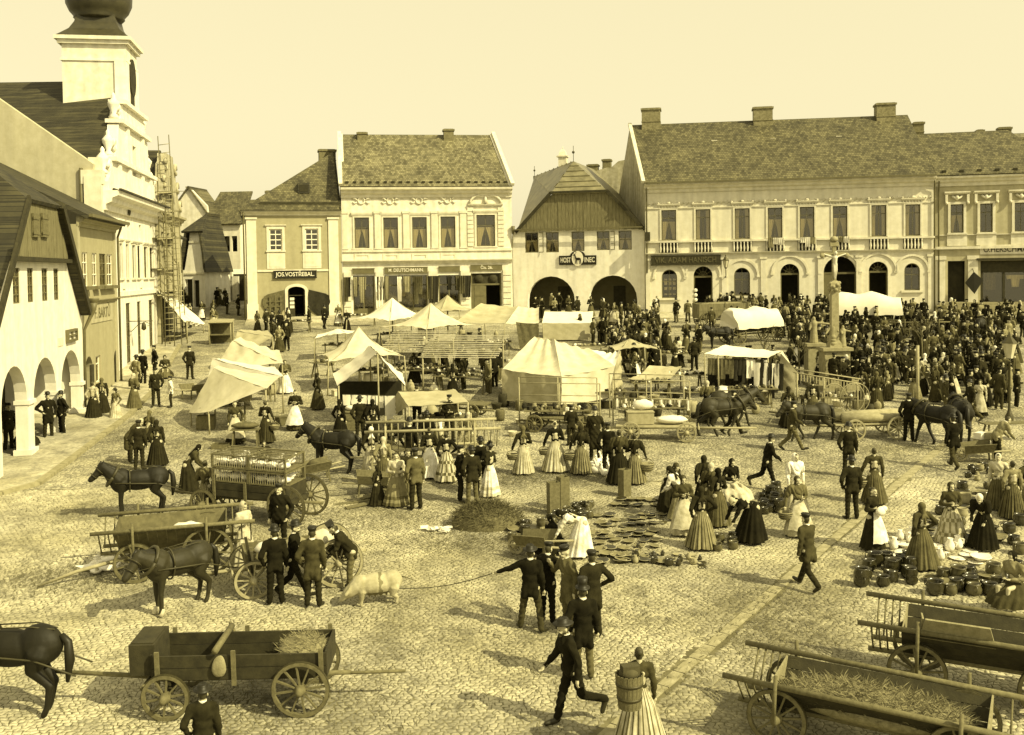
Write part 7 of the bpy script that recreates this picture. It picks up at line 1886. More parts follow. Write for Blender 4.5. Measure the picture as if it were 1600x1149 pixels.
for k in range(5):
 b = MB(); b.bb(-.75, .75, -.09, .09, 0, .04); P_ = G(560 + k * 17, 786 - k * 5 + (k % 2) * 9); b.build('plank', M_WOOD, None, loc=P_ + Vector((0, 0, .02 + .04 * k)), rot=(.1, -.08, .25 + .3 * (k % 3)), label='%s loose grey plank lying in front of the young woman in the pale dress' % ('leftmost', 'second', 'middle', 'fourth', 'rightmost')[k], cat='plank', group='broken planks')
for k in range(5):
 b = MB(); b.bb(-.2, .2, -.14, .14, 0, .22); P_ = G(1532 + k % 3 * 12, 716); b.build('crate', M_CLOTHW if k % 2 else M_WOODL, None, loc=P_ + Vector((0, 0, .45 + .23 * (k // 3))), rz=.2 * k, label='%s box piled on the push barrow at the right edge' % ('lower left', 'lower middle', 'lower right', 'upper left', 'upper right')[k], cat='box', group='boxes on the push barrow')
# ------------------------------------------------------------------ animals
M_HORSE = mat('dark_bay_coat', .013, rough=.62, var=.35, scale=2, spec=.25, bump=.15, bscale=30); M_HORSE2 = mat('brown_coat', .028, rough=.6, var=.3, scale=2, spec=.25, bump=.15, bscale=30); M_HOOF = mat('pale_fetlock', .45, var=.2)
M_LEATH = mat('harness_leather', .05, rough=.5, var=.3)
_hm = {}
def horse_mesh(key, m):
 if (key, m.name) in _hm: return _hm[key, m.name]
 b = MB(); walk = key == 'walk'; low = key != 'high'
 b.ell((-.58, 0, 1.16), (.38, .27, .34)); b.ell((.42, 0, 1.12), (.33, .24, .38)); b.ell((-.08, 0, 1.1), (.6, .275, .31)); b.ell((.4, 0, 1.36), (.22, .1, .12))
 nk = Vector((.9, .02, 1.42 if low else 1.56)); b.cap((.48, 0, 1.15), (.66, 0, 1.29 + (0 if low else .05)), .31, .25); b.cap((.66, 0, 1.29 + (0 if low else .05)), nk, .24, .165); b.cap((.55, 0, 1.36), nk + Vector((-.06, 0, .06)), .1, .08)
 hd = nk + Vector((.36, .02, -.4 if low else -.34)); b.cap(nk + Vector((.02, 0, .04)), (nk + hd) / 2, .135, .11); b.cap((nk + hd) / 2, hd, .11, .088); b.ell(nk + Vector((.1, 0, -.1)), (.13, .085, .16))
 for s in (-1, 1):
  b.cap(nk + Vector((-.02, s * .07, .1)), nk + Vector((.0, s * .085, .23)), .03, .012, 6); b.ell(hd + Vector((.02, s * .035, .0)), (.03, .02, .03))
  fo = (.2 * s, -.28 * s) if walk else (0.02 * s, -.03 * s)
  e = Vector((.42, s * .13, .86)); kn = Vector((.44 + fo[0] * .7, s * .13, .48)); ft = Vector((.42 + fo[0] * (1.2 if fo[0] > 0 else 1.6), s * .13, .15)); ho = ft + Vector((.05, 0, -.11))
  b.cap((.38, s * .14, 1.05), e, .15, .11); b.cap(e, kn, .1, .058); b.cap(kn, ft, .06, .048); b.ell(kn, (.065, .06, .07)); b.cap(ft, ho, .052, .055)
  st = Vector((-.5 + fo[1] * .4, s * .15, .8)); hk = Vector((-.76 + fo[1] * .8, s * .14, .52)); f2 = Vector((-.7 + fo[1] * 1.1, s * .14, .16)); h2 = f2 + Vector((.06, 0, -.12))
  b.cap((-.62, s * .13, 1.05), st, .22, .13); b.cap(st, hk, .125, .065); b.cap(hk, f2, .065, .05); b.ell(hk, (.075, .055, .075)); b.cap(f2, h2, .054, .057)
 me = remesh(b, 'horse_body', .024, 6); me.materials.append(m); me.materials.append(M_HOOF); _hm[key, m.name] = me; return me
def horse(label, px, py, face, key='low', m=M_HORSE, scale=1.0, harness=True, at=None, socks=False):
 P_ = at or G(px, py); t = thing('horse', label, 'horse', (P_.x, P_.y, gz(P_.x, P_.y)), R(face), None, scale)
 o = link('body', horse_mesh(key, m), t); low = key != 'high'; z0 = 1.42 if low else 1.56
 b = MB(); b.tube([(-.93, 0, 1.32), (-1.04, 0, 1.2), (-1.07, .02, .9), (-1.03, .03, .55)], [.05, .07, .085, .03], 8); b.build('tail', M_BLACK, t)
 b = MB(); n = 9; V = []
 for i in range(n):
  u = i / (n - 1); x = .9 - .42 * u; z = z0 + .14 - (z0 + .12 - 1.47) * u
  V += [(x, 0, z + .03), (x - .02, .13, z - .04 + .02 * (i % 2)), (x - .05, .16, z - .24 - .04 * (i % 3))]
 b.add(V, [(3 * i + j, 3 * i + j + 1, 3 * i + j + 4, 3 * i + j + 3) for i in range(n - 1) for j in range(2)], 0, True); b.tube([(.94, 0, z0 + .17), (1.06, .0, z0 + .05)], [.05, .02], 6); b.build('mane', M_BLACK, t)
 if socks:
  for s in (-1, 1): b = MB(); b.tube([(.42, s * .13, .16), (.48, s * .13, .0)], [.056, .075], 10); b.build('sock', M_HOOF, t)
 if harness:
  b = MB(); c = Vector((.64, 0, 1.3)); A_ = Matrix.Rotation(-.55, 3, 'Y')
  b.tube([c + A_ @ Vector((0, .25 * math.cos(a), .33 * math.sin(a) - .02)) for a in [2 * PI * i / 18 for i in range(19)]], .045, 7); b.build('collar', M_LEATH, t)
  b = MB()
  for x, ry, rz_ in ((.18, .285, .36), ): b.tube([(x, ry * math.cos(a), 1.12 + rz_ * math.sin(a)) for a in [2 * PI * i / 20 for i in range(21)]], .02, 5)
  for s in (-1, 1): b.tube([(.6, s * .27, 1.1), (.1, s * .31, 1.06), (-.6, s * .31, 1.0), (-1.3, s * .3, .75)], .016, 5); b.tube([(.18, s * .1, 1.45), (-.5, s * .12, 1.48), (-.85, s * .05, 1.42)], .012, 4)
  b.build('harness_strap', M_LEATH, t)
  b = MB(); h0 = Vector((.92, .02, z0)); d = Vector((.36, .02, -.4 if low else -.34)).normalized(); u_, v_ = frame(d)
  for q, r in ((.12, .16), (.34, .125)): b.tube([h0 + d * q + (u_ * math.cos(a) + v_ * math.sin(a)) * r for a in [2 * PI * i / 12 for i in range(13)]], .012, 4)
  for s in (-1, 1): b.tube([h0 + d * .1 + Vector((0, s * .1, .0)), h0 + d * .36 + Vector((0, s * .09, 0)), (.62, s * .26, 1.2)], .009, 4)
  b.build('bridle', M_LEATH, t)
 return t
horse('dark bay horse standing sideways in harness, facing left ahead of the poultry wagon', 214, 807, 202, 'high', scale=.98)
horse('thin bay horse with white front hooves and strapped harness, head lowered to the left', 276, 953, 229, 'low', M_HORSE2, .98, socks=True)
horse('dark horse cut by the frame, rump towards the box wagon in the left foreground', 12, 1116, 178, 'low', scale=1.1)
horse('saddle-marked bay horse with pricked ears behind the ladder wagon crowd, facing left', 518, 738, 165, 'high', M_HORSE, .98)
horse('nearer brown horse of the dray team walking right', 1132, 681, 8, 'walk', M_HORSE2)
horse('farther brown horse of the dray team, its head beyond its mate', 1146, 668, 8, 'walk', M_HORSE2)
horse('grazing-headed horse walking left with a pale saddle cloth before the log dray', 1262, 688, 188, 'walk', M_HORSE2, .95)
horse('left black horse of the pair seen from behind by the slab track', 1460, 697, 118, 'walk', M_HORSE, 1.05)
horse('right black horse of the pair, partly behind its mate', 1500, 688, 80, 'low', M_HORSE, 1.05)
horse('dark horse waiting in front of the corner shop steps', 1532, 534, 60, 'low'); horse('black horse at the shafts of the nearer covered wagon', 1122, 545, 190, 'low', scale=.9)
# pig on a rope
pg_ = MB(); pg_.ell((0, 0, .5), (.52, .25, .27)); pg_.ell((-.38, 0, .54), (.27, .23, .26)); pg_.ell((.35, 0, .5), (.26, .21, .25)); pg_.cap((.45, 0, .48), (.66, 0, .34), .2, .145); pg_.cap((.66, 0, .34), (.84, 0, .19), .12, .06)
for s in (-1, 1):
 pg_.cap((.34, s * .12, .36), (.36, s * .12, .16), .1, .05); pg_.cap((.36, s * .12, .16), (.38, s * .12, .04), .045, .04); pg_.cap((-.42, s * .13, .4), (-.38, s * .14, .26), .14, .07); pg_.cap((-.38, s * .14, .26), (-.5, s * .13, .16), .06, .045); pg_.cap((-.5, s * .13, .16), (-.47, s * .13, .04), .042, .04)
 pg_.cap((.6, s * .1, .5), (.74, s * .17, .34), .045, .05, 7)
for i in range(4):
 for s in (-1, 1): pg_.cap((-.25 + i * .14, s * .06, .25), (-.25 + i * .14, s * .06, .21), .03, .02, 6)
P_ = G(588, 944); pig = thing('pig', 'large pale pig with a dark saddle patch, nose to the ground on a rope', 'pig', P_, R(194), scale=.94)
me = remesh(pg_, 'pig_body', .02, 2); me.materials.append(mat('pig_skin', .36, var=.3, scale=4, bump=.2)); me.materials.append(mat('pig_patch', .16, var=.4, scale=4))
for p in me.polygons:
 if -.12 + .03 * math.sin(p.center.z * 30) < p.center.x < -.04 and p.center.z > .3 or (p.center.z < .33 and abs(p.center.x) < .3): p.material_index = 1
link('body', me, pig); b = MB(); b.tube([(-.62, 0, .62), (-.74, .02, .6), (-.86, .03, .54), (-.98, .05, .5)], [.02, .014, .01, .006], 6); b.build('tail', M_CLOTHM, pig)
h0 = pig.matrix_basis @ Vector((-.5, 0, .34)); h1 = G(830, 986); J = POSE['point']; h1 = Vector(h1) + Matrix.Rotation(R(170), 3, 'Z') @ (J['wrR'] * 1.035)
rp = thing('rope', 'thin slack rope from the pig to the hand of the man in dark coat', 'rope', h0); b = MB(); b.tube([Vector(h0).lerp(h1, i / 14) - Vector(h0) - Vector((0, 0, .12 * math.sin(PI * i / 14))) for i in range(15)], .009, 5); b.build('cord', M_WOODD, rp)
for k, (x, y) in enumerate(((935, 728), (942, 722), (948, 733), (953, 727), (938, 736), (957, 742), (930, 741), (945, 745), (962, 735), (925, 733))):
 link('goose', GOOSE, None, loc=G(x, y), rz=random.random() * 6, label=('goose left of the flock', 'farthest goose', 'goose with back turned', 'goose in mid flock', 'goose nearest the striped skirt', 'goose nearest the wooden box', 'front left goose', 'front middle goose', 'rightmost goose', 'leftmost goose')[k] + ' of the white flock beside the dark-clad group', cat='goose', group='white geese on the ground', scale=1.0)
for k, (x, y) in enumerate(((140, 892), (152, 884), (160, 890), (168, 880), (150, 896), (172, 893))):
 link('goose', GOOSE, None, loc=G(x, y), rz=k * 1.3, label='white goose lying left of the thin horse, %s of six' % ('first from the left', 'second from the left', 'middle left', 'farthest back', 'nearest', 'rightmost')[k], cat='goose', group='geese lying in the litter', scale=(1.3, 1.3, .62))
# ------------------------------------------------------------------ canvas stalls
def post(t, p, q, r=.035, m=M_WOODL, name='post'):
 b = MB(); b.tube([Vector(p), Vector(q)], r, 6); return b.build(name, m, t)
def canopy(px, py, side, rot, za, zc, label, m=M_CANVAS, sag=.35, tab=True, curve=.12, goods='m', skew=(0, 0)):
 P_ = G(px, py); t = thing('market_tent', label, 'market tent', (P_.x, P_.y, gz(P_.x, P_.y)), R(rot), 'peaked canvas tents')
 zc = zc if isinstance(zc, (list, tuple)) else [zc] * 4; s = side / 2
 C = [Vector((-s, -s, zc[0])), Vector((s, -s, zc[1])), Vector((s, s, zc[2])), Vector((-s, s, zc[3]))]; A_ = Vector((skew[0], skew[1], za)); b = MB(); n = 12; mid = Vector((0, 0, sum(zc) / 4))
 for k in range(4):
  V = []
  for i in range(n + 1):
   r = i / n
   for j in range(n + 1):
    q = j / n; e = C[k].lerp(C[(k + 1) % 4], q); e = e + (mid - e) * curve * 4 * q * (1 - q) + Vector((0, 0, .12 * 4 * q * (1 - q)))
    p = A_.lerp(e, r); p.z -= sag * math.sin(PI * r) * (.75 + .25 * math.cos(2 * PI * q) ) + .02 * math.sin(r * 17 + q * 29) + .015 * math.sin(q * 47 - r * 9); V.append(p)
  b.add(V, [(i * (n + 1) + j, (i + 1) * (n + 1) + j, (i + 1) * (n + 1) + j + 1, i * (n + 1) + j + 1) for i in range(n) for j in range(n)], 0, True)
 b.build('canvas', m, t)
 b = MB()
 for c in C: b.tube([A_ - Vector((0, 0, .03)), A_.lerp(c, .5) - Vector((0, 0, sag + .03)), c - Vector((0, 0, .03))], .012, 4)
 b.build('seam_cord', M_CANVAS2, t)
 post(t, (A_.x, A_.y, -.1), A_ - Vector((0, 0, .04)), .05, name='centre_pole')
 for c in C: post(t, (c.x * 1.05, c.y * 1.05, SLOPE * 0 - .2), c - Vector((0, 0, .02)))
 if tab: counter(P_, side * .7, R(rot), label, goods)
 return t
NG = [0]
def counter(P_, L, rz, near, goods='m', w=.8, h=.78, n=None):
 NG[0] += 1; short = near.split(',')[0]; short = ' '.join(short.split()[:9])
 t = thing('trestle_table', 'trestle counter under the ' + short, 'table', (P_.x, P_.y, gz(P_.x, P_.y)), rz, 'market counters')
 for k in range(4): b = MB(); b.bb(-L / 2, L / 2, -w / 2 + k * w / 4, -w / 2 + (k + 1) * w / 4 - .012, h, h + .035); b.build('plank', M_WOOD, t)
 for x in (-L * .4, L * .4):
  for sg in (-1, 1): b = MB(); b.bar((x, sg * w * .1, h), (x, sg * w * .5, -.15), .06); b.build('leg', M_WOOD, t)
 if goods:
  rnd = random.Random(NG[0]); b = MB(); ms = [M_CLOTHD, M_CLOTHM, M_CLOTHW, M_SACK, M_WOODL]
  for i in range(int(L * 16)):
   x, y = rnd.uniform(-L / 2 + .1, L / 2 - .1), rnd.uniform(-w / 2 + .08, w / 2 - .08); s = rnd.uniform(.05, .13)
   if rnd.random() < .5: b.box((x, y, h + .04 + s / 2), (s * 1.6, s, s), rnd.random() * 3, rnd.choice((0, 0, 1, 1, 2, 3, 4)))
   else: b.lathe([(.01, 0), (s * .6, .01), (s * .8, s * .7), (s * .4, s * 1.1), (s * .45, s * 1.3)], (x, y, h + .037), 8, rnd.choice((0, 1, 2, 4)))
  M_ = Matrix.Translation((P_.x, P_.y, gz(P_.x, P_.y))) @ Matrix.Rotation(rz, 4, 'Z')
  me = b.mesh('wares', ms); o = link('small_wares', me, None, loc=(P_.x, P_.y, gz(P_.x, P_.y)), rz=rz, label='small wares on the counter of the ' + ' '.join(short.split()[:7]), cat='wares', kind='stuff')
 return t
canopy(674, 556, 4.3, 45, 3.15, 1.75, 'broad square tent with the tall peak, before the draper shop', M_CANVAS)
canopy(614, 541, 4.1, 48, 3.1, 1.75, 'pale square tent nearest the draper shop door', M_CANVAS3)
canopy(562, 604, 3.7, 20, 3.0, [1.45, 1.6, 1.6, 1.5], 'large peaked tent between the grocer side and the slatted stalls', M_CANVAS)
canopy(528, 560, 2.6, 10, 1.75, [1.3, 1.5, 1.5, 1.3], 'low flat white tent behind the large peaked one', M_CANVAS3, sag=.1)
def sheets(name, label, px, py, quads, m, posts=(), cat='market tent', sag=.12, rip=.03, group=None):
 P_ = G(px, py); t = thing(name, label, cat, P_, 0, group)
 for i, q in enumerate(quads): sheet([W(*p) for p in q], 14, 12, sag, m[i] if isinstance(m, (list, tuple)) else m, 'canvas', t, P_, rip)
 for p in posts: a = W(*p); post(t, Vector((a.x + .02, a.y, gz(a.x, a.y) - .05)) - P_, a - P_)
 return t
GL = 'slanted canvas stalls on the left'
sheets('market_tent', 'nearest slanted canvas stall with its sail-like roof dipping to the left', 350, 668, [[(295, 645, 42.3), (328, 643, 40.6), (417, 607, 40.3), (334, 576, 42.6)], [(334, 575, 42.6), (417, 607, 40.3), (436, 590, 43.4), (342, 572, 44.5)]], M_CANVAS, [(298, 644, 42.3), (415, 608, 40.4), (334, 577, 42.6), (326, 643, 40.7)], sag=.1, rip=.02, group=GL)
sheets('market_tent', 'second slanted canvas stall with two ridges just behind the nearest one', 370, 640, [[(322, 606, 46.3), (380, 612, 45), (443, 588, 44.5), (332, 561, 46.6)], [(332, 560, 46.6), (443, 588, 44.5), (429, 574, 47.5), (352, 562, 48.5)]], M_CANVAS3, [(441, 589, 44.6), (332, 562, 46.6), (428, 575, 47.4)], sag=.1, rip=.02, group=GL)
sheets('market_tent', 'third slanted canvas stall with deep folds at its peak', 385, 600, [[(345, 562, 50.6), (395, 572, 49), (443, 568, 49), (364, 533, 51)], [(364, 532, 51), (443, 568, 49), (436, 549, 52), (376, 528, 53)]], M_CANVAS, [(441, 569, 49.1), (347, 562, 50.6), (435, 550, 52)], sag=.1, rip=.05, group=GL)
sheets('market_tent', 'farthest slanted canvas stall, small and pale, behind the folded one', 395, 570, [[(366, 541, 55), (402, 541, 54), (427, 526, 55), (371, 518, 56.5)], [(371, 517, 56.5), (427, 526, 55), (418, 517, 58), (377, 515, 58)]], M_CANVAS2, [(400, 542, 54), (426, 527, 55), (367, 541, 55)], sag=.06, rip=.02, group=GL)
for x, y, L, rz, lab in ((352, 664, 2.0, .3, 'nearest slanted stall on the left'), (395, 628, 2.0, .3, 'second slanted stall on the left'), (400, 590, 1.8, .3, 'third slanted stall on the left')): counter(G(x, y), L, rz, lab)
# peaked open tent with linen
P9 = G(582, 668)
t9 = sheets('market_tent', 'open-fronted peaked tent with white linen hanging on a line beneath it', 582, 668, [[(527, 603, 41), (589, 551, 41), (577, 541, 44), (520, 584, 44)], [(590, 551, 41), (634, 603, 41), (628, 584, 44), (578, 541, 44)]], M_CANVAS3, [(529, 603, 41), (590, 553, 41), (632, 603, 41), (578, 543, 44), (627, 586, 44)], sag=.14, rip=.02)
b = MB(); b.slab([W(527, 596, 43.9) - P9, W(628, 596, 43.9) - P9, W(628, 668, 43.9) - P9, W(527, 668, 43.9) - P9], .03); b.build('back_cloth', M_CLOTHD, t9)
def line_goods(a, c, n, label, group, ms, w=.3, h=.5, drop=.02, cat='cloth', name='hung_linen'):
 a, c = W(*a), W(*c); rnd = random.Random(n)
 ln = thing('line', 'cord strung for the ' + group, 'cord', a, 0); b = MB(); b.tube([Vector((0, 0, 0)), c - a], .012, 5); b.build('cord', M_WOODD, ln)
 for i in range(n):
  p = a.lerp(c, (i + .5) / n); hh = h * rnd.uniform(.75, 1.2); b = MB(); d = (c - a).normalized(); V = []
  for j in range(4):
   for q in range(4): V.append(d * (q / 3 - .5) * w * rnd.uniform(.9, 1.1) + Vector((0, .03 * math.sin(q * 2 + j + i), -hh * j / 3)))
  b.add(V, [(j * 4 + q, j * 4 + q + 1, (j + 1) * 4 + q + 1, (j + 1) * 4 + q) for j in range(3) for q in range(3)], 0, True)
  b.build(name, ms[rnd.randrange(len(ms))], None, loc=p - Vector((0, 0, drop)), label='%s %s' % ('leftmost' if i == 0 else 'rightmost' if i == n - 1 else ordw(i) + ' from left', label), cat=cat, group=group)
line_goods((535, 616, 41.2), (600, 618, 41.2), 5, 'piece of pale linen on the line under the peaked tent', 'linen under the peaked tent', [M_CLOTHW, M_CANVAS3, M_CLOTHW, M_CANVAS], .3, .42)
line_goods((604, 618, 41), (618, 618, 41), 2, 'pale cloth hanging right of the linen under the peaked tent', 'cloths right of the linen', [M_CLOTHW], .32, .8)
b = MB(); b.bb(-.45, .45, -.35, .35, 0, .72); b.bb(-.48, .48, -.38, .38, .72, .76); b.bb(-.1, .1, -.37, -.352, .4, .46); b.build('wooden_chest', M_WOOD, None, loc=G(549, 671), rz=.05, label='large wooden chest with metal clasp in front of the linen stall', cat='chest')
sack('bundle', 'white wrapped bundle lying on the large wooden chest', G(549, 671) + Vector((0, 0, .76)), (.22, .16, .12), M_CLOTHW, 'bundle')
# low ridge tent
sheets('market_tent', 'low ridge tent with a smooth grey canvas roof next to the hand cart', 675, 688, [[(638, 635, 38.5), (732, 628, 38.9), (711, 609, 40.3), (622, 612, 40.3)], [(622, 611, 40.3), (711, 608, 40.3), (716, 618, 41.8), (612, 630, 41.8)], [(638, 635, 38.5), (622, 612, 40.3), (612, 630, 41.8), (613, 650, 41.8)]], M_CANVAS2, [(639, 636, 38.5), (731, 629, 38.9), (715, 619, 41.7)], sag=.06, rip=.012)
counter(G(690, 683), 1.8, 0, 'low ridge tent with smooth grey canvas')
# lath-roofed stalls
for k, (x, y, L, w, lab) in enumerate(((655, 596, 3.0, 2.3, 'left lath-roofed stall beside the large peaked tent'), (725, 606, 3.4, 2.4, 'right lath-roofed stall full of crockery, behind the big central tent'))):
 P_ = G(x, y); t = thing('slatted_stall', lab, 'market stall', P_, R(-14), 'lath-roofed stalls')
 for i in range(13): b = MB(); yy = -w / 2 + i * w / 12; b.box((random.gauss(0, .06), yy, 1.6 + .9 * i / 12), (L + .5, .1, .035), random.gauss(0, .01)); b.build('slat', mat('new_laths', .5, var=.3), t)
 for sx in (-1, 1):
  for sy in (-1, 1): post(t, (sx * L / 2, sy * w / 2, -.1), (sx * L / 2, sy * w / 2, 2.02 + sy * .42), .04)
  b = MB(); b.bar((sx * L / 2, -w / 2, 1.56), (sx * L / 2, w / 2, 2.44), .07); b.build('beam', M_WOOD, t)
 counter(P_, L * .9, R(-14), lab); counter(P_ + Vector((0, -1.3, 0)), L * .8, R(-14), 'front of the ' + ' '.join(lab.split()[:3]))
# big central tent
sheets('market_tent', 'big central tent of pale canvas with closed walls and a drooping right wing', 865, 628,
 [[(785, 577, 45.6), (877, 588, 43.6), (866, 531, 47.2), (836, 527, 48)], [(877, 588, 43.6), (961, 572, 44.6), (920, 546, 47.5), (866, 531, 47.2)], [(785, 577, 45.6), (836, 527, 48), (866, 531, 50), (812, 560, 50)],
     [(785, 625, 45.4), (877, 632, 43.4), (877, 588, 43.6), (785, 577, 45.6)], [(877, 632, 43.4), (950, 622, 44.4), (960, 572, 44.6), (877, 588, 43.6)], [(785, 625, 45.4), (785, 577, 45.6), (800, 560, 50), (800, 600, 50)], [(920, 546, 47.5), (961, 572, 44.6), (969, 547, 48.5), (946, 552, 49)], [(950, 622, 44.4), (961, 572, 44.6), (969, 548, 48.5), (972, 606, 48.5)]],
 [M_CANVAS, M_CANVAS, M_CANVAS2, M_CANVAS2, M_CANVAS, M_CANVAS2, M_CANVAS3, M_CANVAS2], [(785, 578, 45.7), (969, 549, 48.5), (960, 573, 44.7)], sag=.13, rip=.06)
# tents behind
sheets('market_tent', 'grey canvas booth with a slack roof between the peaked tents and the inn', 770, 548, [[(712, 503, 62.5), (788, 505, 62.5), (810, 479, 66), (752, 474, 66)], [(790, 506, 62.5), (842, 505, 62.5), (842, 481, 66), (810, 479, 66)], [(812, 545, 62.4), (842, 545, 62.4), (842, 505, 62.5), (806, 503, 62.5)]], [M_CANVAS2, M_CANVAS, M_CLOTHM], [(713, 504, 62.5), (788, 506, 62.5), (841, 506, 62.5)], sag=.15)
sheets('market_tent', 'white flat-topped booth with a grey front cloth before the inn arcade', 886, 532, [[(847, 505, 66.5), (925, 505, 66.5), (927, 487, 69), (851, 487, 69)], [(849, 531, 66.4), (922, 531, 66.4), (924, 505, 66.5), (848, 505, 66.5)]], [M_CANVAS3, M_CANVAS2], [(848, 506, 66.4), (925, 506, 66.4)], sag=.04, rip=.01)
sheets('market_tent', 'small tilted grey awning over a goods rack among the middle stalls', 1020, 628, [[(990, 598, 47), (1046, 594, 47), (1065, 573, 49), (1015, 571, 49)], [(981, 592, 47.3), (1030, 596, 46.8), (1040, 588, 47.5), (1000, 586, 48)]], M_CANVAS2, [(992, 599, 47), (1045, 595, 47), (1063, 574, 49)], sag=.05, rip=.012)
counter(G(1020, 625), 1.9, .1, 'small tilted grey awning'); counter(G(850, 522), 2.2, 0, 'white flat-topped booth'); counter(G(770, 556), 2.4, 0, 'grey canvas booth')
# clothes stall
P15 = G(1170, 628)
t15 = sheets('market_tent', 'clothes stall with a pale roof cloth and garments hung in rows', 1170, 628, [[(1100, 553, 46.2), (1200, 559, 46), (1222, 549, 48.5), (1134, 539, 48.5)], [(1222, 548, 48.5), (1218, 552, 46), (1246, 581, 46), (1240, 577, 48.5)], [(1238, 628, 46), (1247, 583, 46), (1220, 552, 46), (1216, 600, 46.4)]], [M_CANVAS3, M_CANVAS, M_CANVAS2], [(1101, 554, 46.2), (1122, 555, 46.2), (1200, 560, 46), (1245, 582, 46)], sag=.1, rip=.02)
line_goods((1106, 560, 46.3), (1200, 562, 46.1), 14, 'garment hung in the front row of the clothes stall', 'garments of the clothes stall', [M_CLOTHD, M_CLOTHD, M_CLOTHW, M_CLOTHM, M_HANG[3]], .2, .9, cat='garment', name='hung_garment')
line_goods((1180, 566, 46.0), (1222, 568, 45.6), 6, 'large cloth hung at the right corner of the clothes stall', 'cloths at the right corner', [M_CLOTHW, M_CLOTHM, M_CLOTHW, M_CLOTHD], .3, 1.45, cat='garment', name='hung_garment')
line_goods((1106, 572, 47.8), (1215, 572, 47.8), 12, 'dark garment in the back row of the clothes stall', 'back row of the clothes stall', [M_CLOTHD, M_HANG[3], M_CLOTHD], .3, 1.2, cat='garment', name='hung_garment')
counter(G(1160, 636), 3.0, 0, 'clothes stall with a pale roof cloth')
b = MB(); b.lathe([(.16, 1.2), (.17, 1.25), (.2, 1.0), (.34, 0.05)], n=24);
for i in range(24):
 if i % 3: b.m[i + 48] = 1
b.build('skirt_display', [M_CLOTHW, M_CLOTHM], None, loc=G(1130, 650), label='striped skirt standing on a dummy in front of the clothes stall', cat='dress form')
canopy(700, 528, 3.6, 30, 2.9, 1.8, 'small dull tent squeezed between the peaked tents and the shop fronts', M_CANVAS2)
canopy(985, 590, 2.4, 12, 2.0, 1.5, 'low patched awning beside the right wing of the big tent', M_CANVAS2, sag=.1)
for x, y, L, rz, lab in ((640, 572, 2.4, -.2, 'open gap left of the lath-roofed stalls'), (800, 590, 2.0, .1, 'space behind the big central tent'), (930, 562, 2.6, 0, 'open row before the inn'), (1060, 612, 2.6, .1, 'middle stalls by the clothes tent'), (1095, 640, 1.6, .3, 'stand left of the clothes stall'), (955, 640, 1.4, 0, 'corner right of the big central tent'), (505, 590, 1.2, .8, 'street side of the large peaked tent'), (1060, 575, 2.4, 0, 'rear middle row of stalls'), (560, 510, 3.0, 0, 'draper shop steps'), (470, 520, 1.6, 0, 'ochre house door')): counter(G(x, y), L, rz, lab)
# pot-hung rack stalls in the middle
def rack(a, c, z_, label, n, item, gz0=None):
 A_, C_ = G(*a), G(*c); t = thing('goods_rack', label, 'rack', A_, 0, 'open goods racks'); d = C_ - A_
 for q in (0, .5, 1):
  for dy in (0, 1.4): p = d * q + Vector((0, dy, dy * SLOPE)); post(t, p - Vector((0, 0, .1)), p + Vector((0, 0, z_)), .03)
 for z in (z_, z_ - .75):
  for dy in (0, 1.4): b = MB(); b.tube([Vector((0, dy, z + dy * SLOPE)), d + Vector((0, dy, z + dy * SLOPE))], .022, 5); b.build('rail', M_WOODL, t)
 for i in range(n):
  p = A_ + d * ((i + .5) / n) + Vector((0, -.03, z_ - .77)); item(p, i, n)
def pot_item(p, i, n): b = MB(); b.lathe([(.04, -.3), (.11, -.24), (.12, -.15), (.08, -.08), (.09, -.04)], n=10); b.tube([(.08, 0, -.06), (0, 0, .02), (-.08, 0, -.06)], .01, 4); b.build('hung_pot', M_SACK if i % 3 else M_CLOTHD, None, loc=p, label='round pot hanging %s along the rack left of the flat dray' % ('first', 'second', 'third', 'fourth', 'fifth', 'sixth', 'seventh', 'eighth')[i], cat='pot', group='pots hanging on the rack')
def strap_item(p, i, n): b = MB(); b.bb(-.035, .035, -.01, .01, -.34, 0); b.bb(-.05, .05, -.02, .02, -.4, -.34); b.build('hung_strap', M_CLOTHW if i % 3 == 1 else M_CLOTHM, None, loc=p, label=ordw(i) + ' strap from the left on the rail of the strap rack', cat='strap', group='straps on the rail')
rack((812, 668), (938, 670), 1.8, 'pole rack hung with round pots before the big central tent', 8, pot_item)
rack((958, 664), (1078, 668), 1.85, 'pole rack with a row of short straps above the flat dray', 26, strap_item)
counter(G(870, 672), 2.6, 0, 'pole rack hung with round pots'); counter(G(1020, 668), 2.6, 0, 'pole rack with short straps')
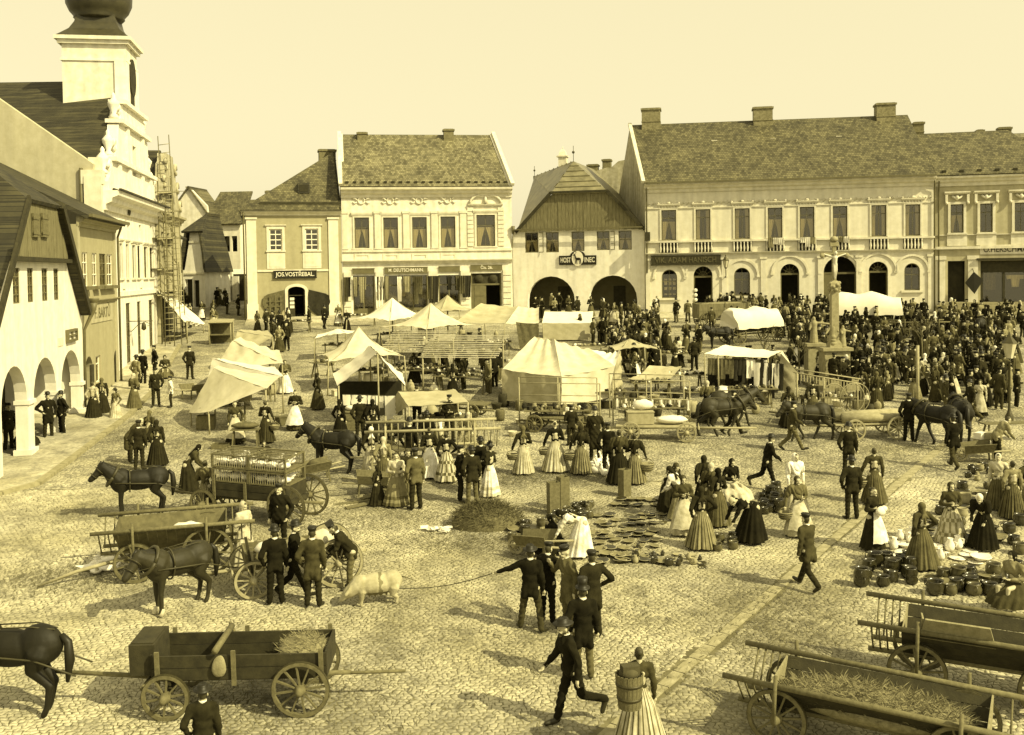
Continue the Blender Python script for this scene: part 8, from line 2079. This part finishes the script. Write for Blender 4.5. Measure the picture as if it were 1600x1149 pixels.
# wicker stall with round hoops
P_ = G(1290, 655); t = thing('wicker_stall', 'stall of sieves and hoops with a long top rail left of the log dray', 'market stall', P_, 0)
a, c = W(1240, 582, 42.5) - P_, W(1345, 600, 42.5) - P_; post(t, a, c, .03, name='rail'); post(t, a + Vector((.3, .9, .05)), c + Vector((.3, .9, .1)), .03, name='rail')
for q in (.05, .45, .95): p = a.lerp(c, q); post(t, (p.x, p.y, -.1 + SLOPE * p.y), p)
for i in range(22): p = a.lerp(c, (i + .5) / 22); b = MB(); b.bb(-.02, .02, -.01, .01, -.3, 0); b.build('rung', M_WOODL, t, loc=p)
for k, x in enumerate((1303, 1332, 1340)):
 q = W(x, 622, 42.3); b = MB(); b.tube([(.5 * math.cos(s_), 0, .6 * math.sin(s_)) for s_ in [2 * PI * i / 24 for i in range(25)]], .02, 5)
 for i in range(7): xx = -.4 + i * .13; zz = .6 * math.sqrt(max(0, 1 - (xx / .5) ** 2)); b.tube([(xx, 0, -zz), (xx, 0, zz)], .008, 4)
 b.build('hoop_sieve', M_WOODL, None, loc=q, label=('left', 'middle', 'right')[k] + ' large round hoop sieve leaning at the wicker stall', cat='sieve', group='hoop sieves')
counter(G(1290, 650), 2.4, 0, 'stall of sieves and hoops')
# small kiosk at the street mouth, left trestle, fruit crate
P_ = G(346, 537); t = thing('kiosk', 'small open wooden kiosk with a flat roof at the mouth of the side street', 'kiosk', P_, .1, scale=.82)
b = MB(); b.slab([(-.95, -.7, 1.75), (.95, -.7, 1.75), (.95, .7, 1.95), (-.95, .7, 1.95)], .06); b.build('roof', M_WOODL, t)
for x in (-.85, .85):
 for y in (-.6, .6): post(t, (x, y, -.1), (x, y, 1.75 + .08 * y), .045)
b = MB(); b.bb(-.85, .85, .55, .6, .0, 1.7); b.bb(-.86, -.8, -.6, .55, .0, 1.7); b.bb(-.8, .8, -.6, .5, .7, .78); b.build('panel', M_WOOD, t)
def trestle(px, py, L, label, m=M_WOOD, load=None):
 P_ = G(px, py); t = thing('trestle', label, 'trestle', P_, .1)
 b = MB(); b.bb(-L / 2, L / 2, -.25, .25, .68, .72); b.build('top', m, t)
 for x in (-L * .4, L * .4):
  for s in (-1, 1): b = MB(); b.bar((x, s * .1, .68), (x * 1.1, s * .28, -.05), .05); b.build('leg', m, t)
 if load: sack('blanket_roll', load, P_ + Vector((0, 0, .72)), (L * .48, .24, .13), M_CLOTHM, 'blankets', .1)
trestle(384, 700, 1.05, 'trestle carrying striped rolled blankets by the left stalls', load='striped rolled blankets piled on the trestle by the left stalls')
trestle(1578, 690, 2.2, 'long saw-trestle at the right edge below the crowd'); trestle(1462, 735, .8, 'small low trestle near the black horse pair') if False else None
for k, (x, y, s, lab) in enumerate(((345, 700, (.6, .45, .16), 'low wooden tray with greens on the ground left of the blanket trestle'), (322, 670, (.7, .5, .55), 'wooden box under the nearest slanted stall'), (865, 804, (.32, .26, .95), 'tall narrow wooden box, left of two beside the dark pots'), (880, 797, (.3, .26, 1.0), 'tall narrow wooden box, right of two beside the dark pots'), (976, 776, (.3, .26, .85), 'upright wooden box standing alone behind the bowls'), (700, 752, (.5, .4, .25), 'shallow box on the ground at the ladder wagon'))):
 b = MB(); w, d, h = s
 for x_, y_, a_, c_ in ((0, -d / 2, w, .02), (0, d / 2, w, .02), (-w / 2, 0, .02, d - .02), (w / 2, 0, .02, d - .02)): b.bb(x_ - a_ / 2, x_ + a_ / 2, y_ - c_ / 2, y_ + c_ / 2, 0, h)
 b.bb(-w / 2 + .01, w / 2 - .01, -d / 2 + .01, d / 2 - .01, .02, .05); b.build('wooden_box', M_WOOD, None, loc=G(x, y), rz=.15 * k, label=lab, cat='box')
# ------------------------------------------------------------------ pottery
M_GLAZE = mat('dark_glaze', .035, rough=.22, var=.4, spec=.7); M_GLAZE2 = mat('brown_glaze', .09, rough=.28, var=.4, spec=.7); M_CLAY_LITRIM = mat('clay_and_lit_rim', .3, var=.25); M_CHINA = mat('white_crockery', .76, rough=.3, var=.05, spec=.5)
PM = {}
def potmesh(k):
 b = MB()
 if k == 'bowl': b.lathe([(.08, 0), (.11, .02), (.195, .095), (.225, .105), (.2, .112), (.11, .035), (.01, .025)], n=18); b.m = [0] * 54 + [2] * 18 + [1] * 36 + [0, 1]  # rim and inside have paler slots, sunlight put into the colour
 elif k == 'pot': b.lathe([(.09, 0), (.15, .06), (.165, .14), (.13, .22), (.15, .26), (.135, .26), (.115, .21), (.13, .12), (.01, .05)], n=16)
 elif k == 'jug': b.lathe([(.06, 0), (.1, .07), (.1, .16), (.05, .25), (.065, .29), (.05, .29), (.03, .24), (.01, .1)], n=14)
 elif k == 'plate': b.lathe([(.07, 0), (.18, .035), (.175, .042), (.06, .015), (.01, .012)], n=18)
 elif k == 'crock': b.lathe([(.11, 0), (.17, .08), (.175, .2), (.15, .27), (.17, .3), (.15, .3), (.13, .26), (.14, .1), (.01, .05)], n=16)
 if k in ('pot', 'jug', 'crock'):
  z, r = {'pot': (.18, .15), 'jug': (.17, .09), 'crock': (.22, .165)}[k]; b.tube([(r - .01, 0, z + .05), (r + .05, 0, z + .03), (r + .04, 0, z - .05), (r - .01, 0, z - .07)], .013, 5)
 return b.mesh(k, [M_GLAZE, M_GLAZE2, M_CLAY_LITRIM])
def pots(poly, n, kinds, ms, where, group, seed, sc=(.85, 1.2), dmin=.3, stack=0, rows=None):
 rnd = random.Random(seed); P4 = [G(*p) for p in poly]; L_ = []; tr = 0; rown_ = lambda j, n: ('front row', 'second row', 'third row', 'back row')[j if j < n - 1 else 3]
 if rows:
  for j in range(rows[1]):
   for i in range(rows[0]):
    u, v = (i + .5 + .25 * (j % 2)) / rows[0], (j + .5) / rows[1]; a = P4[0].lerp(P4[1], u); c = P4[3].lerp(P4[2], u); p = a.lerp(c, v); L_.append((p.x + rnd.gauss(0, .07), p.y + rnd.gauss(0, .07), rown_(j, rows[1])))
 while not rows and len(L_) < n and tr < 6000:
  tr += 1; u, v = rnd.random(), rnd.random(); p = P4[0].lerp(P4[1], u).lerp(P4[3].lerp(P4[2], u), v)
  if all((p.x - a) ** 2 + (p.y - c) ** 2 > dmin ** 2 for a, c, _ in L_): L_.append((p.x, p.y, ''))
 recs = []; rown = ['front', 'second', 'third', 'back']; nn = {'bowl': 'bowl', 'pot': 'pot', 'jug': 'jug', 'plate': 'plate', 'crock': 'crock'}
 for i, (x, y, rw) in enumerate(L_):
  k = rnd.choice(kinds); m = rnd.choice(ms); PM.setdefault(k, potmesh(k)); s = rnd.uniform(*sc)
  z = 0
  if stack and i % stack == 0: recs.append((link(nn[k], PM[k], None, (x, y, gz(x, y)), rnd.random() * 6, 'x', nn[k], group, mats=[m, m, m], scale=s), '%s with another on top, %s' % (nn[k], where), x / y)); z = .16 if k != 'plate' else .04
  recs.append((link(nn[k], PM[k], None, (x, y, gz(x, y) + z), 0, 'x', nn[k], group, mats=[m, m if m is not M_GLAZE2 else mat('lit_inner_glaze', .17, rough=.4, var=.3), M_CLAY_LITRIM if m is not M_CHINA else m], scale=s, rot=(rnd.gauss(0, .06), rnd.gauss(0, .06), rnd.random() * 6)), '%s %s %s%s' % ({M_GLAZE: 'dark', M_GLAZE2: 'brown', M_CLAY_LITRIM: 'clay', M_CHINA: 'white'}[m], nn[k], 'in the ' + rw + ' ' if rw else '', where), x / y))  # paler inside of brown bowls and pale rims are painted as sunlit
 singled(recs)
B2 = [M_GLAZE2, M_GLAZE, M_GLAZE2]
pots([(905, 868), (1030, 858), (1020, 828), (915, 832)], 0, ['bowl'], B2, 'of the middle bowls', 'middle bowls', 1, sc=(.66, .9), rows=(6, 4))
pots([(930, 828), (1048, 822), (1040, 800), (925, 806)], 0, ['bowl', 'bowl', 'plate'], B2, 'of the bowls behind', 'bowls behind the middle ones', 2, rows=(7, 3), sc=(.65, .9))
pots([(952, 798), (1045, 796), (1040, 778), (955, 778)], 0, ['bowl'], B2, 'of the bowls by the upright box', 'bowls by the upright box', 3, rows=(5, 2), sc=(.7, .9))
pots([(862, 822), (920, 815), (925, 792), (872, 796)], 26, ['pot', 'jug', 'pot'], [M_GLAZE, M_GLAZE2, M_GLAZE], 'in the dark cluster by the tall boxes', 'pots by the tall boxes', 4, dmin=.24, sc=(.7, 1.0))
pots([(798, 852), (850, 848), (860, 824), (806, 826)], 20, ['pot', 'bowl', 'crock'], [M_GLAZE, M_GLAZE2], 'in the cluster above the barrow', 'pots above the barrow', 5, dmin=.3, sc=(.8, 1.1))
pots([(918, 886), (990, 884), (985, 866), (920, 868)], 0, ['bowl'], B2, 'by the white skirt', 'bowls by the white skirt', 6, rows=(4, 2), sc=(.8, 1.0))
pots([(985, 882), (1100, 888), (1098, 872), (990, 862)], 26, ['pot', 'jug', 'plate', 'bowl'], [M_GLAZE, M_GLAZE2, M_CLAY_LITRIM], 'in the small ware row below the knitting woman', 'row of small ware', 7, dmin=.2, sc=(.5, .8))
pots([(1120, 866), (1145, 862), (1148, 846), (1118, 848)], 7, ['crock', 'pot'], [M_GLAZE2, M_GLAZE], 'right of the wide striped skirt', 'crocks right of the striped skirt', 8, dmin=.28, sc=(.65, .85))
pots([(1195, 806), (1225, 800), (1235, 774), (1190, 772)], 26, ['pot', 'pot', 'crock'], [M_GLAZE], 'in the heap left of the patterned shawl', 'heaped dark pots', 9, dmin=.24, sc=(.7, .95), stack=4)
pots([(1345, 922), (1425, 915), (1420, 878), (1350, 884)], 18, ['crock', 'pot', 'pot'], [M_GLAZE], 'in the pot heap before the brown bodice', 'big dark pots', 10, dmin=.34, sc=(.85, 1.15), stack=4)
pots([(1450, 930), (1590, 932), (1590, 895), (1460, 905)], 24, ['pot', 'bowl', 'crock'], [M_GLAZE, M_GLAZE, M_GLAZE2], 'in the pot display behind the rack wagons', 'pots behind the rack wagons', 11, dmin=.32, sc=(.8, 1.2))
pots([(1390, 872), (1550, 884), (1540, 848), (1400, 838)], 32, ['plate', 'bowl', 'jug', 'plate'], [M_CHINA], 'in the white crockery between the skirts', 'white crockery', 12, dmin=.28, sc=(.9, 1.25))
pots([(1440, 840), (1600, 870), (1600, 760), (1490, 765)], 44, ['pot', 'crock', 'jug', 'bowl'], [M_GLAZE, M_GLAZE2, M_CLAY_LITRIM, M_GLAZE], 'in the large right pottery field', 'right pottery field', 13, dmin=.36, sc=(.8, 1.1))
pots([(1506, 752), (1580, 752), (1580, 728), (1512, 728)], 16, ['pot', 'jug'], [M_GLAZE, M_CLAY_LITRIM], 'in the far rows below the barrow', 'far rows of ware', 14, dmin=.26, sc=(.6, .9))
# ------------------------------------------------------------------ hay, litter
P_ = G(760, 822); hy = link('hay_heap', None, None, P_, 0, 'loose heap of hay on the cobbles right of the young woman in pale dress', 'hay heap')
straw(hy, -1.0, 1.0, -.6, .6, 0, 3500, 'hay', .8, mat('hay', .13, var=.4, scale=12), 5, .5)
P_ = G(688, 831); o = link('rag_heap', None, None, P_, 0, 'small heap of white rags left of the hay heap', 'rags'); b = MB()
for k in range(16): x, y = random.gauss(0, .18), random.gauss(0, .1); b.box((x, y, .07 + .02 * (k % 3)), (.22, .1, .02), M=Matrix.Rotation(random.random() * 3, 3, 'Z') @ Matrix.Rotation(random.gauss(0, .7), 3, 'X'))
b.build('rag', M_CLOTHW, o, kind='stuff')
def litter(px, py, rx, ry, n, seed, m=M_DUNG, label='x'):
 P_ = G(px, py); rnd = random.Random(seed); b = MB()
 for i in range(n):
  x, y = rnd.gauss(0, rx), rnd.gauss(0, ry); a = rnd.random() * PI; k = rnd.uniform(.05, .16); z = SLOPE * y + .028 + rnd.random() * .02; w = .006 + .012 * (rnd.random() < .2)
  dx, dy = math.cos(a) * k, math.sin(a) * k
  b.add([(x, y, z), (x + dx, y + dy, z + SLOPE * dy + .01), (x + dx - dy * w / k, y + dy + dx * w / k, z + SLOPE * dy + .014), (x - dy * w / k, y + dx * w / k, z)], [(0, 1, 2, 3)])
 b.build('straw_litter', m, None, loc=P_, kind='stuff', label=label, cat='litter')
for i, (x, y, rx, ry, n, l) in enumerate(((100, 905, 1.1, .7, 2200, 'dark trodden litter left of the thin horse'), (765, 850, 1.4, .5, 1800, 'scattered hay below the hay heap'), (1215, 1000, .7, .6, 700, 'litter blown along the slab track'), (780, 750, 2.0, .8, 2600, 'trampled straw between the market women'), (1010, 960, 1.5, 1.2, 600, 'sparse straw on the open cobbles'), (250, 800, 2.0, .8, 1600, 'straw under the dark bay horse'), (1440, 700, 1.0, .4, 900, 'dung and straw under the black pair'), (640, 810, 2.2, .8, 1800, 'straw before the young woman in the pale dress'), (1080, 1060, 2.2, 1.0, 900, 'straw trodden into the cobbles by the slab track'), (1340, 960, 1.6, .8, 600, 'litter before the big pots'), (620, 1060, 2.4, 1.0, 800, 'scattered chaff right of the long box wagon'), (880, 800, 1.5, .4, 900, 'packing straw among the pots'), (480, 830, 1.5, 1.0, 1100, 'straw round the poultry wagon wheel'), (350, 1100, 1.6, .7, 1100, 'straw under the long box wagon'), (1200, 945, .5, .6, 400, 'litter near the lone walking man'), (930, 745, 2.0, .5, 1500, 'straw round the geese'), (700, 960, 2.5, 1.2, 700, 'thin scattered straw right of the pig'))): litter(x, y, rx, ry, n, i, label=l)
# ------------------------------------------------------------------ column, lamp, saplings
P_ = G(1304, 604); t = thing('crucifix_column', 'tall carved sandstone column with a crucifix and figures on a niche pedestal', 'monument', P_)
b = MB(); b.bb(-1.3, 1.3, -1.1, 1.1, -.4, .18); b.bb(-1.0, 1.0, -.85, .85, .18, .36); b.build('step', M_STONE, t)
b = MB(); b.plate([(-.6, .36), (.6, .36), (.6, 1.75), (-.6, 1.75)], [harch((-.32, .32, .45, 1.5))], -.5, .0); b.bb(-.6, .6, .001, .5, .36, 1.75); b.bb(-.72, .72, -.62, .62, 1.75, 1.9); b.bb(-.66, .66, -.56, .56, .362, .5); b.build('pedestal', M_STONE, t)
def fig(t, x, y, z, h, name='carved_figure', arms=((.12, -.1, .62), (-.12, -.1, .62))):
 b = MB(); b.cap((x, y, z), (x, y, z + h * .5), h * .17, h * .12); b.cap((x, y, z + h * .5), (x, y, z + h * .76), h * .12, h * .13); b.ell((x, y, z + h * .92), (h * .07, h * .08, h * .09))
 for a in arms: b.cap((x + (.1 * h if a[0] > 0 else -.1 * h), y, z + h * .76), (x + a[0] * h, y + a[1] * h, z + a[2] * h), h * .055, h * .04)
 me = remesh(b, name, .03, 1); me.materials.append(M_STONE); link(name, me, t)
fig(t, 0, -.22, .5, .85); fig(t, -.1, -.05, 1.95, 1.2, arms=((.2, -.1, .6), (-.3, -.1, .5))); fig(t, .38, -.1, 1.95, 1.0, arms=((.35, -.1, .7), (-.1, -.2, .6)))
b = MB(); b.lathe([(.42, 1.9), (.38, 2.1), (.25, 2.25), (.24, 4.55), (.28, 4.65), (.34, 4.85), (.28, 5.0), (.16, 5.1)], n=4, smooth=False, rot=0); b.build('shaft', M_STONE, t)
b = MB();
for k in range(14): a = k * 2.4; b.ell((.22 * math.cos(a), .22 * math.sin(a), 4.6 + .03 * k), (.1, .1, .09))
for k in range(10): a = k * 2.1; b.ell((.27 * math.cos(a) , .25 * math.sin(a), 2.0 + .05 * k), (.14, .12, .12))
b.build('capital', M_STONE, t)
b = MB(); b.bb(-.09, .09, -.07, .07, 5.05, 7.0); b.bb(-.65, .65, -.071, .071, 6.25, 6.45); b.bb(-.2, .2, -.1, .1, 6.75, 6.95); b.lathe([(.16, 0), (.2, .12), (.08, .25)], (0, 0, 6.98), 8); b.ell((-.6, -.1, 6.3), (.12, .08, .12)); b.ell((.6, -.1, 6.3), (.12, .08, .12)); b.build('cross', M_STONE, t)
b = MB(); b.cap((0, -.14, 5.9), (0, -.15, 6.2), .09, .12); b.ell((.02, -.2, 6.42), (.08, .09, .1))
for s in (-1, 1): b.cap((s * .1, -.14, 6.24), (s * .52, -.12, 6.38), .045, .035); b.cap((s * .05, -.14, 5.9), (s * .05, -.2, 5.55), .07, .05); b.cap((s * .05, -.2, 5.55), (s * .02, -.12, 5.2), .05, .035)
me = remesh(b, 'crucified_figure', .025, 1); me.materials.append(M_TRIM); link('crucified_figure', me, t)
P_ = G(1272, 590); t = thing('statue', 'pale stone figure with an outstretched arm on its own pedestal left of the column', 'statue', P_)
b = MB(); b.bb(-.4, .4, -.4, .4, -.3, 1.6); b.bb(-.48, .48, -.48, .48, 1.6, 1.75); b.build('pedestal', M_STONE, t); fig(t, 0, 0, 1.78, 1.3, arms=((.55, -.1, .72), (-.2, -.1, .5)))
P_ = G(1577, 662); t = thing('street_lamp', 'free-standing gas lantern on a slim iron post in the crowd near the right edge', 'street lamp', P_)
zt = (W(1577, 560, P_.y) - P_).z; b = MB(); b.lathe([(.16, -.2), (.16, .3), (.08, .45), (.05, .6), (.045, zt - .15), (.07, zt - .12)], n=10); b.build('post', M_IRON, t)
e = link('lantern', None, t, loc=(0, 0, zt)); lantern_kids = []
b = MB(); b.lathe([(.13, 0), (.27, .6)], n=6, smooth=False); b.build('lantern_glass', _mats['lantern_glass'], e)
b = MB(); b.lathe([(.31, .602), (.27, .65), (.1, .85), (.05, .95), (.01, 1.05)], n=6, smooth=False); b.build('lantern_roof', M_IRON, e)
P_ = G(1434, 640); t = thing('wooden_post', 'tall pale wooden post rising out of the packed crowd right of the column', 'post', P_); b = MB(); b.tube([(0, 0, -.2), (0, 0, (W(1434, 540, P_.y) - P_).z)], .07, 8); b.build('shaft', M_WOODL, t)
def sapling(px, py, h, label, seed):
 P_ = G(px, py); t = thing('bare_tree', label, 'tree', P_, 0, 'young bare trees'); rnd = random.Random(seed); tr = MB(); br = MB()
 tr.tube([(0, 0, -.1), (.03, 0, h * .35), (.0, .03, h * .6)], [.06, .045, .03], 7); tr.build('trunk', M_WOOD, t)
 def grow(p, d, L, r, dep):
  q = p + d * L; br.tube([p, (p + q) / 2 + Vector((rnd.gauss(0, .03), rnd.gauss(0, .03), 0)), q], [r, r * .8, r * .5], 4)
  if dep:
   for _ in range(3): grow(p + d * L * rnd.uniform(.5, 1), (d + Vector((rnd.gauss(0, .5), rnd.gauss(0, .5), rnd.uniform(0, .4)))).normalized(), L * .65, r * .55, dep - 1)
 for k in range(6): a = k * 1.1; grow(Vector((0, .02, h * (.4 + .03 * k))), Vector((math.cos(a) * .6, math.sin(a) * .6, .9)).normalized(), h * .25, .022, 2)
 br.build('crown', M_WOOD, t)
sapling(1195, 585, 2.8, 'bare young tree beside the nearer covered wagon', 1); sapling(1440, 575, 3.0, 'bare young tree in the crowd right of the column', 2); sapling(1248, 600, 2.6, 'bare young tree left of the stone figure', 3)
# baskets, sacks and boxes standing about between the stalls
def wicker(b, m0=0): b.lathe([(.14, 0), (.2, .2), (.22, .24), (.2, .24), (.17, .1), (.02, .06)], n=14)
CB = {}
for k in range(4):
 b = MB()
 if k == 0: wicker(b)
 elif k == 1: b.lathe([(.18, 0), (.23, .15), (.23, .4), (.19, .55), (.17, .55), (.2, .4), (.02, .3)], n=14)
 elif k == 2: b.ell((0, 0, .22), (.22, .17, .26)); b.ell((0, 0, .48), (.07, .06, .08))
 else: b.bb(-.28, .28, -.2, .2, 0, .3); b.bb(-.3, .3, -.22, .22, .3, .33)
 CB[k] = b.mesh(('basket', 'barrel', 'sack', 'crate')[k], (M_SACK, M_WOODD, M_CANVAS2, M_WOOD)[k])
for n_, (poly, n, where) in enumerate((([(500, 560), (660, 580), (650, 640), (520, 640)], 12, 'round the peaked tents'), ([(620, 610), (790, 630), (780, 665), (640, 665)], 12, 'before the lath-roofed stalls'), ([(790, 640), (940, 645), (930, 690), (800, 685)], 14, 'below the big central tent'), ([(945, 610), (1100, 620), (1090, 665), (950, 660)], 16, 'among the middle racks'), ([(320, 560), (440, 570), (450, 690), (330, 690)], 12, 'by the slanted canvas stalls'), ([(650, 520), (800, 525), (800, 560), (660, 555)], 12, 'before the draper shop'), ([(1100, 610), (1240, 605), (1240, 650), (1110, 650)], 10, 'round the clothes stall'), ([(1250, 620), (1400, 630), (1400, 668), (1260, 660)], 10, 'by the wicker stall'), ([(930, 545), (1080, 550), (1080, 580), (940, 580)], 12, 'in the rear rows'))):
 pts, rnd = scatter(poly, n, 50 + n_, .5); recs = []
 for x, y in pts:
  k = rnd.choice((0, 0, 1, 2, 2, 3, 3)); m = rnd.choice((M_SACK, M_WOODL, M_CLOTHM, M_WOODD, M_CANVAS))
  recs.append((link(('basket', 'barrel', 'sack', 'crate')[k], CB[k], None, (x, y, gz(x, y)), rnd.random() * 6, 'x', ('basket', 'barrel', 'sack', 'crate')[k], 'goods ' + where, mats=[m], scale=rnd.uniform(.8, 1.25)), '%s %s standing %s' % ({M_SACK.name: 'wicker-brown', M_WOODL.name: 'pale', M_CLOTHM.name: 'dull', M_WOODD.name: 'dark', M_CANVAS.name: 'light'}[m.name], ('basket', 'barrel', 'sack', 'crate')[k], where), x / y))
 singled(recs)
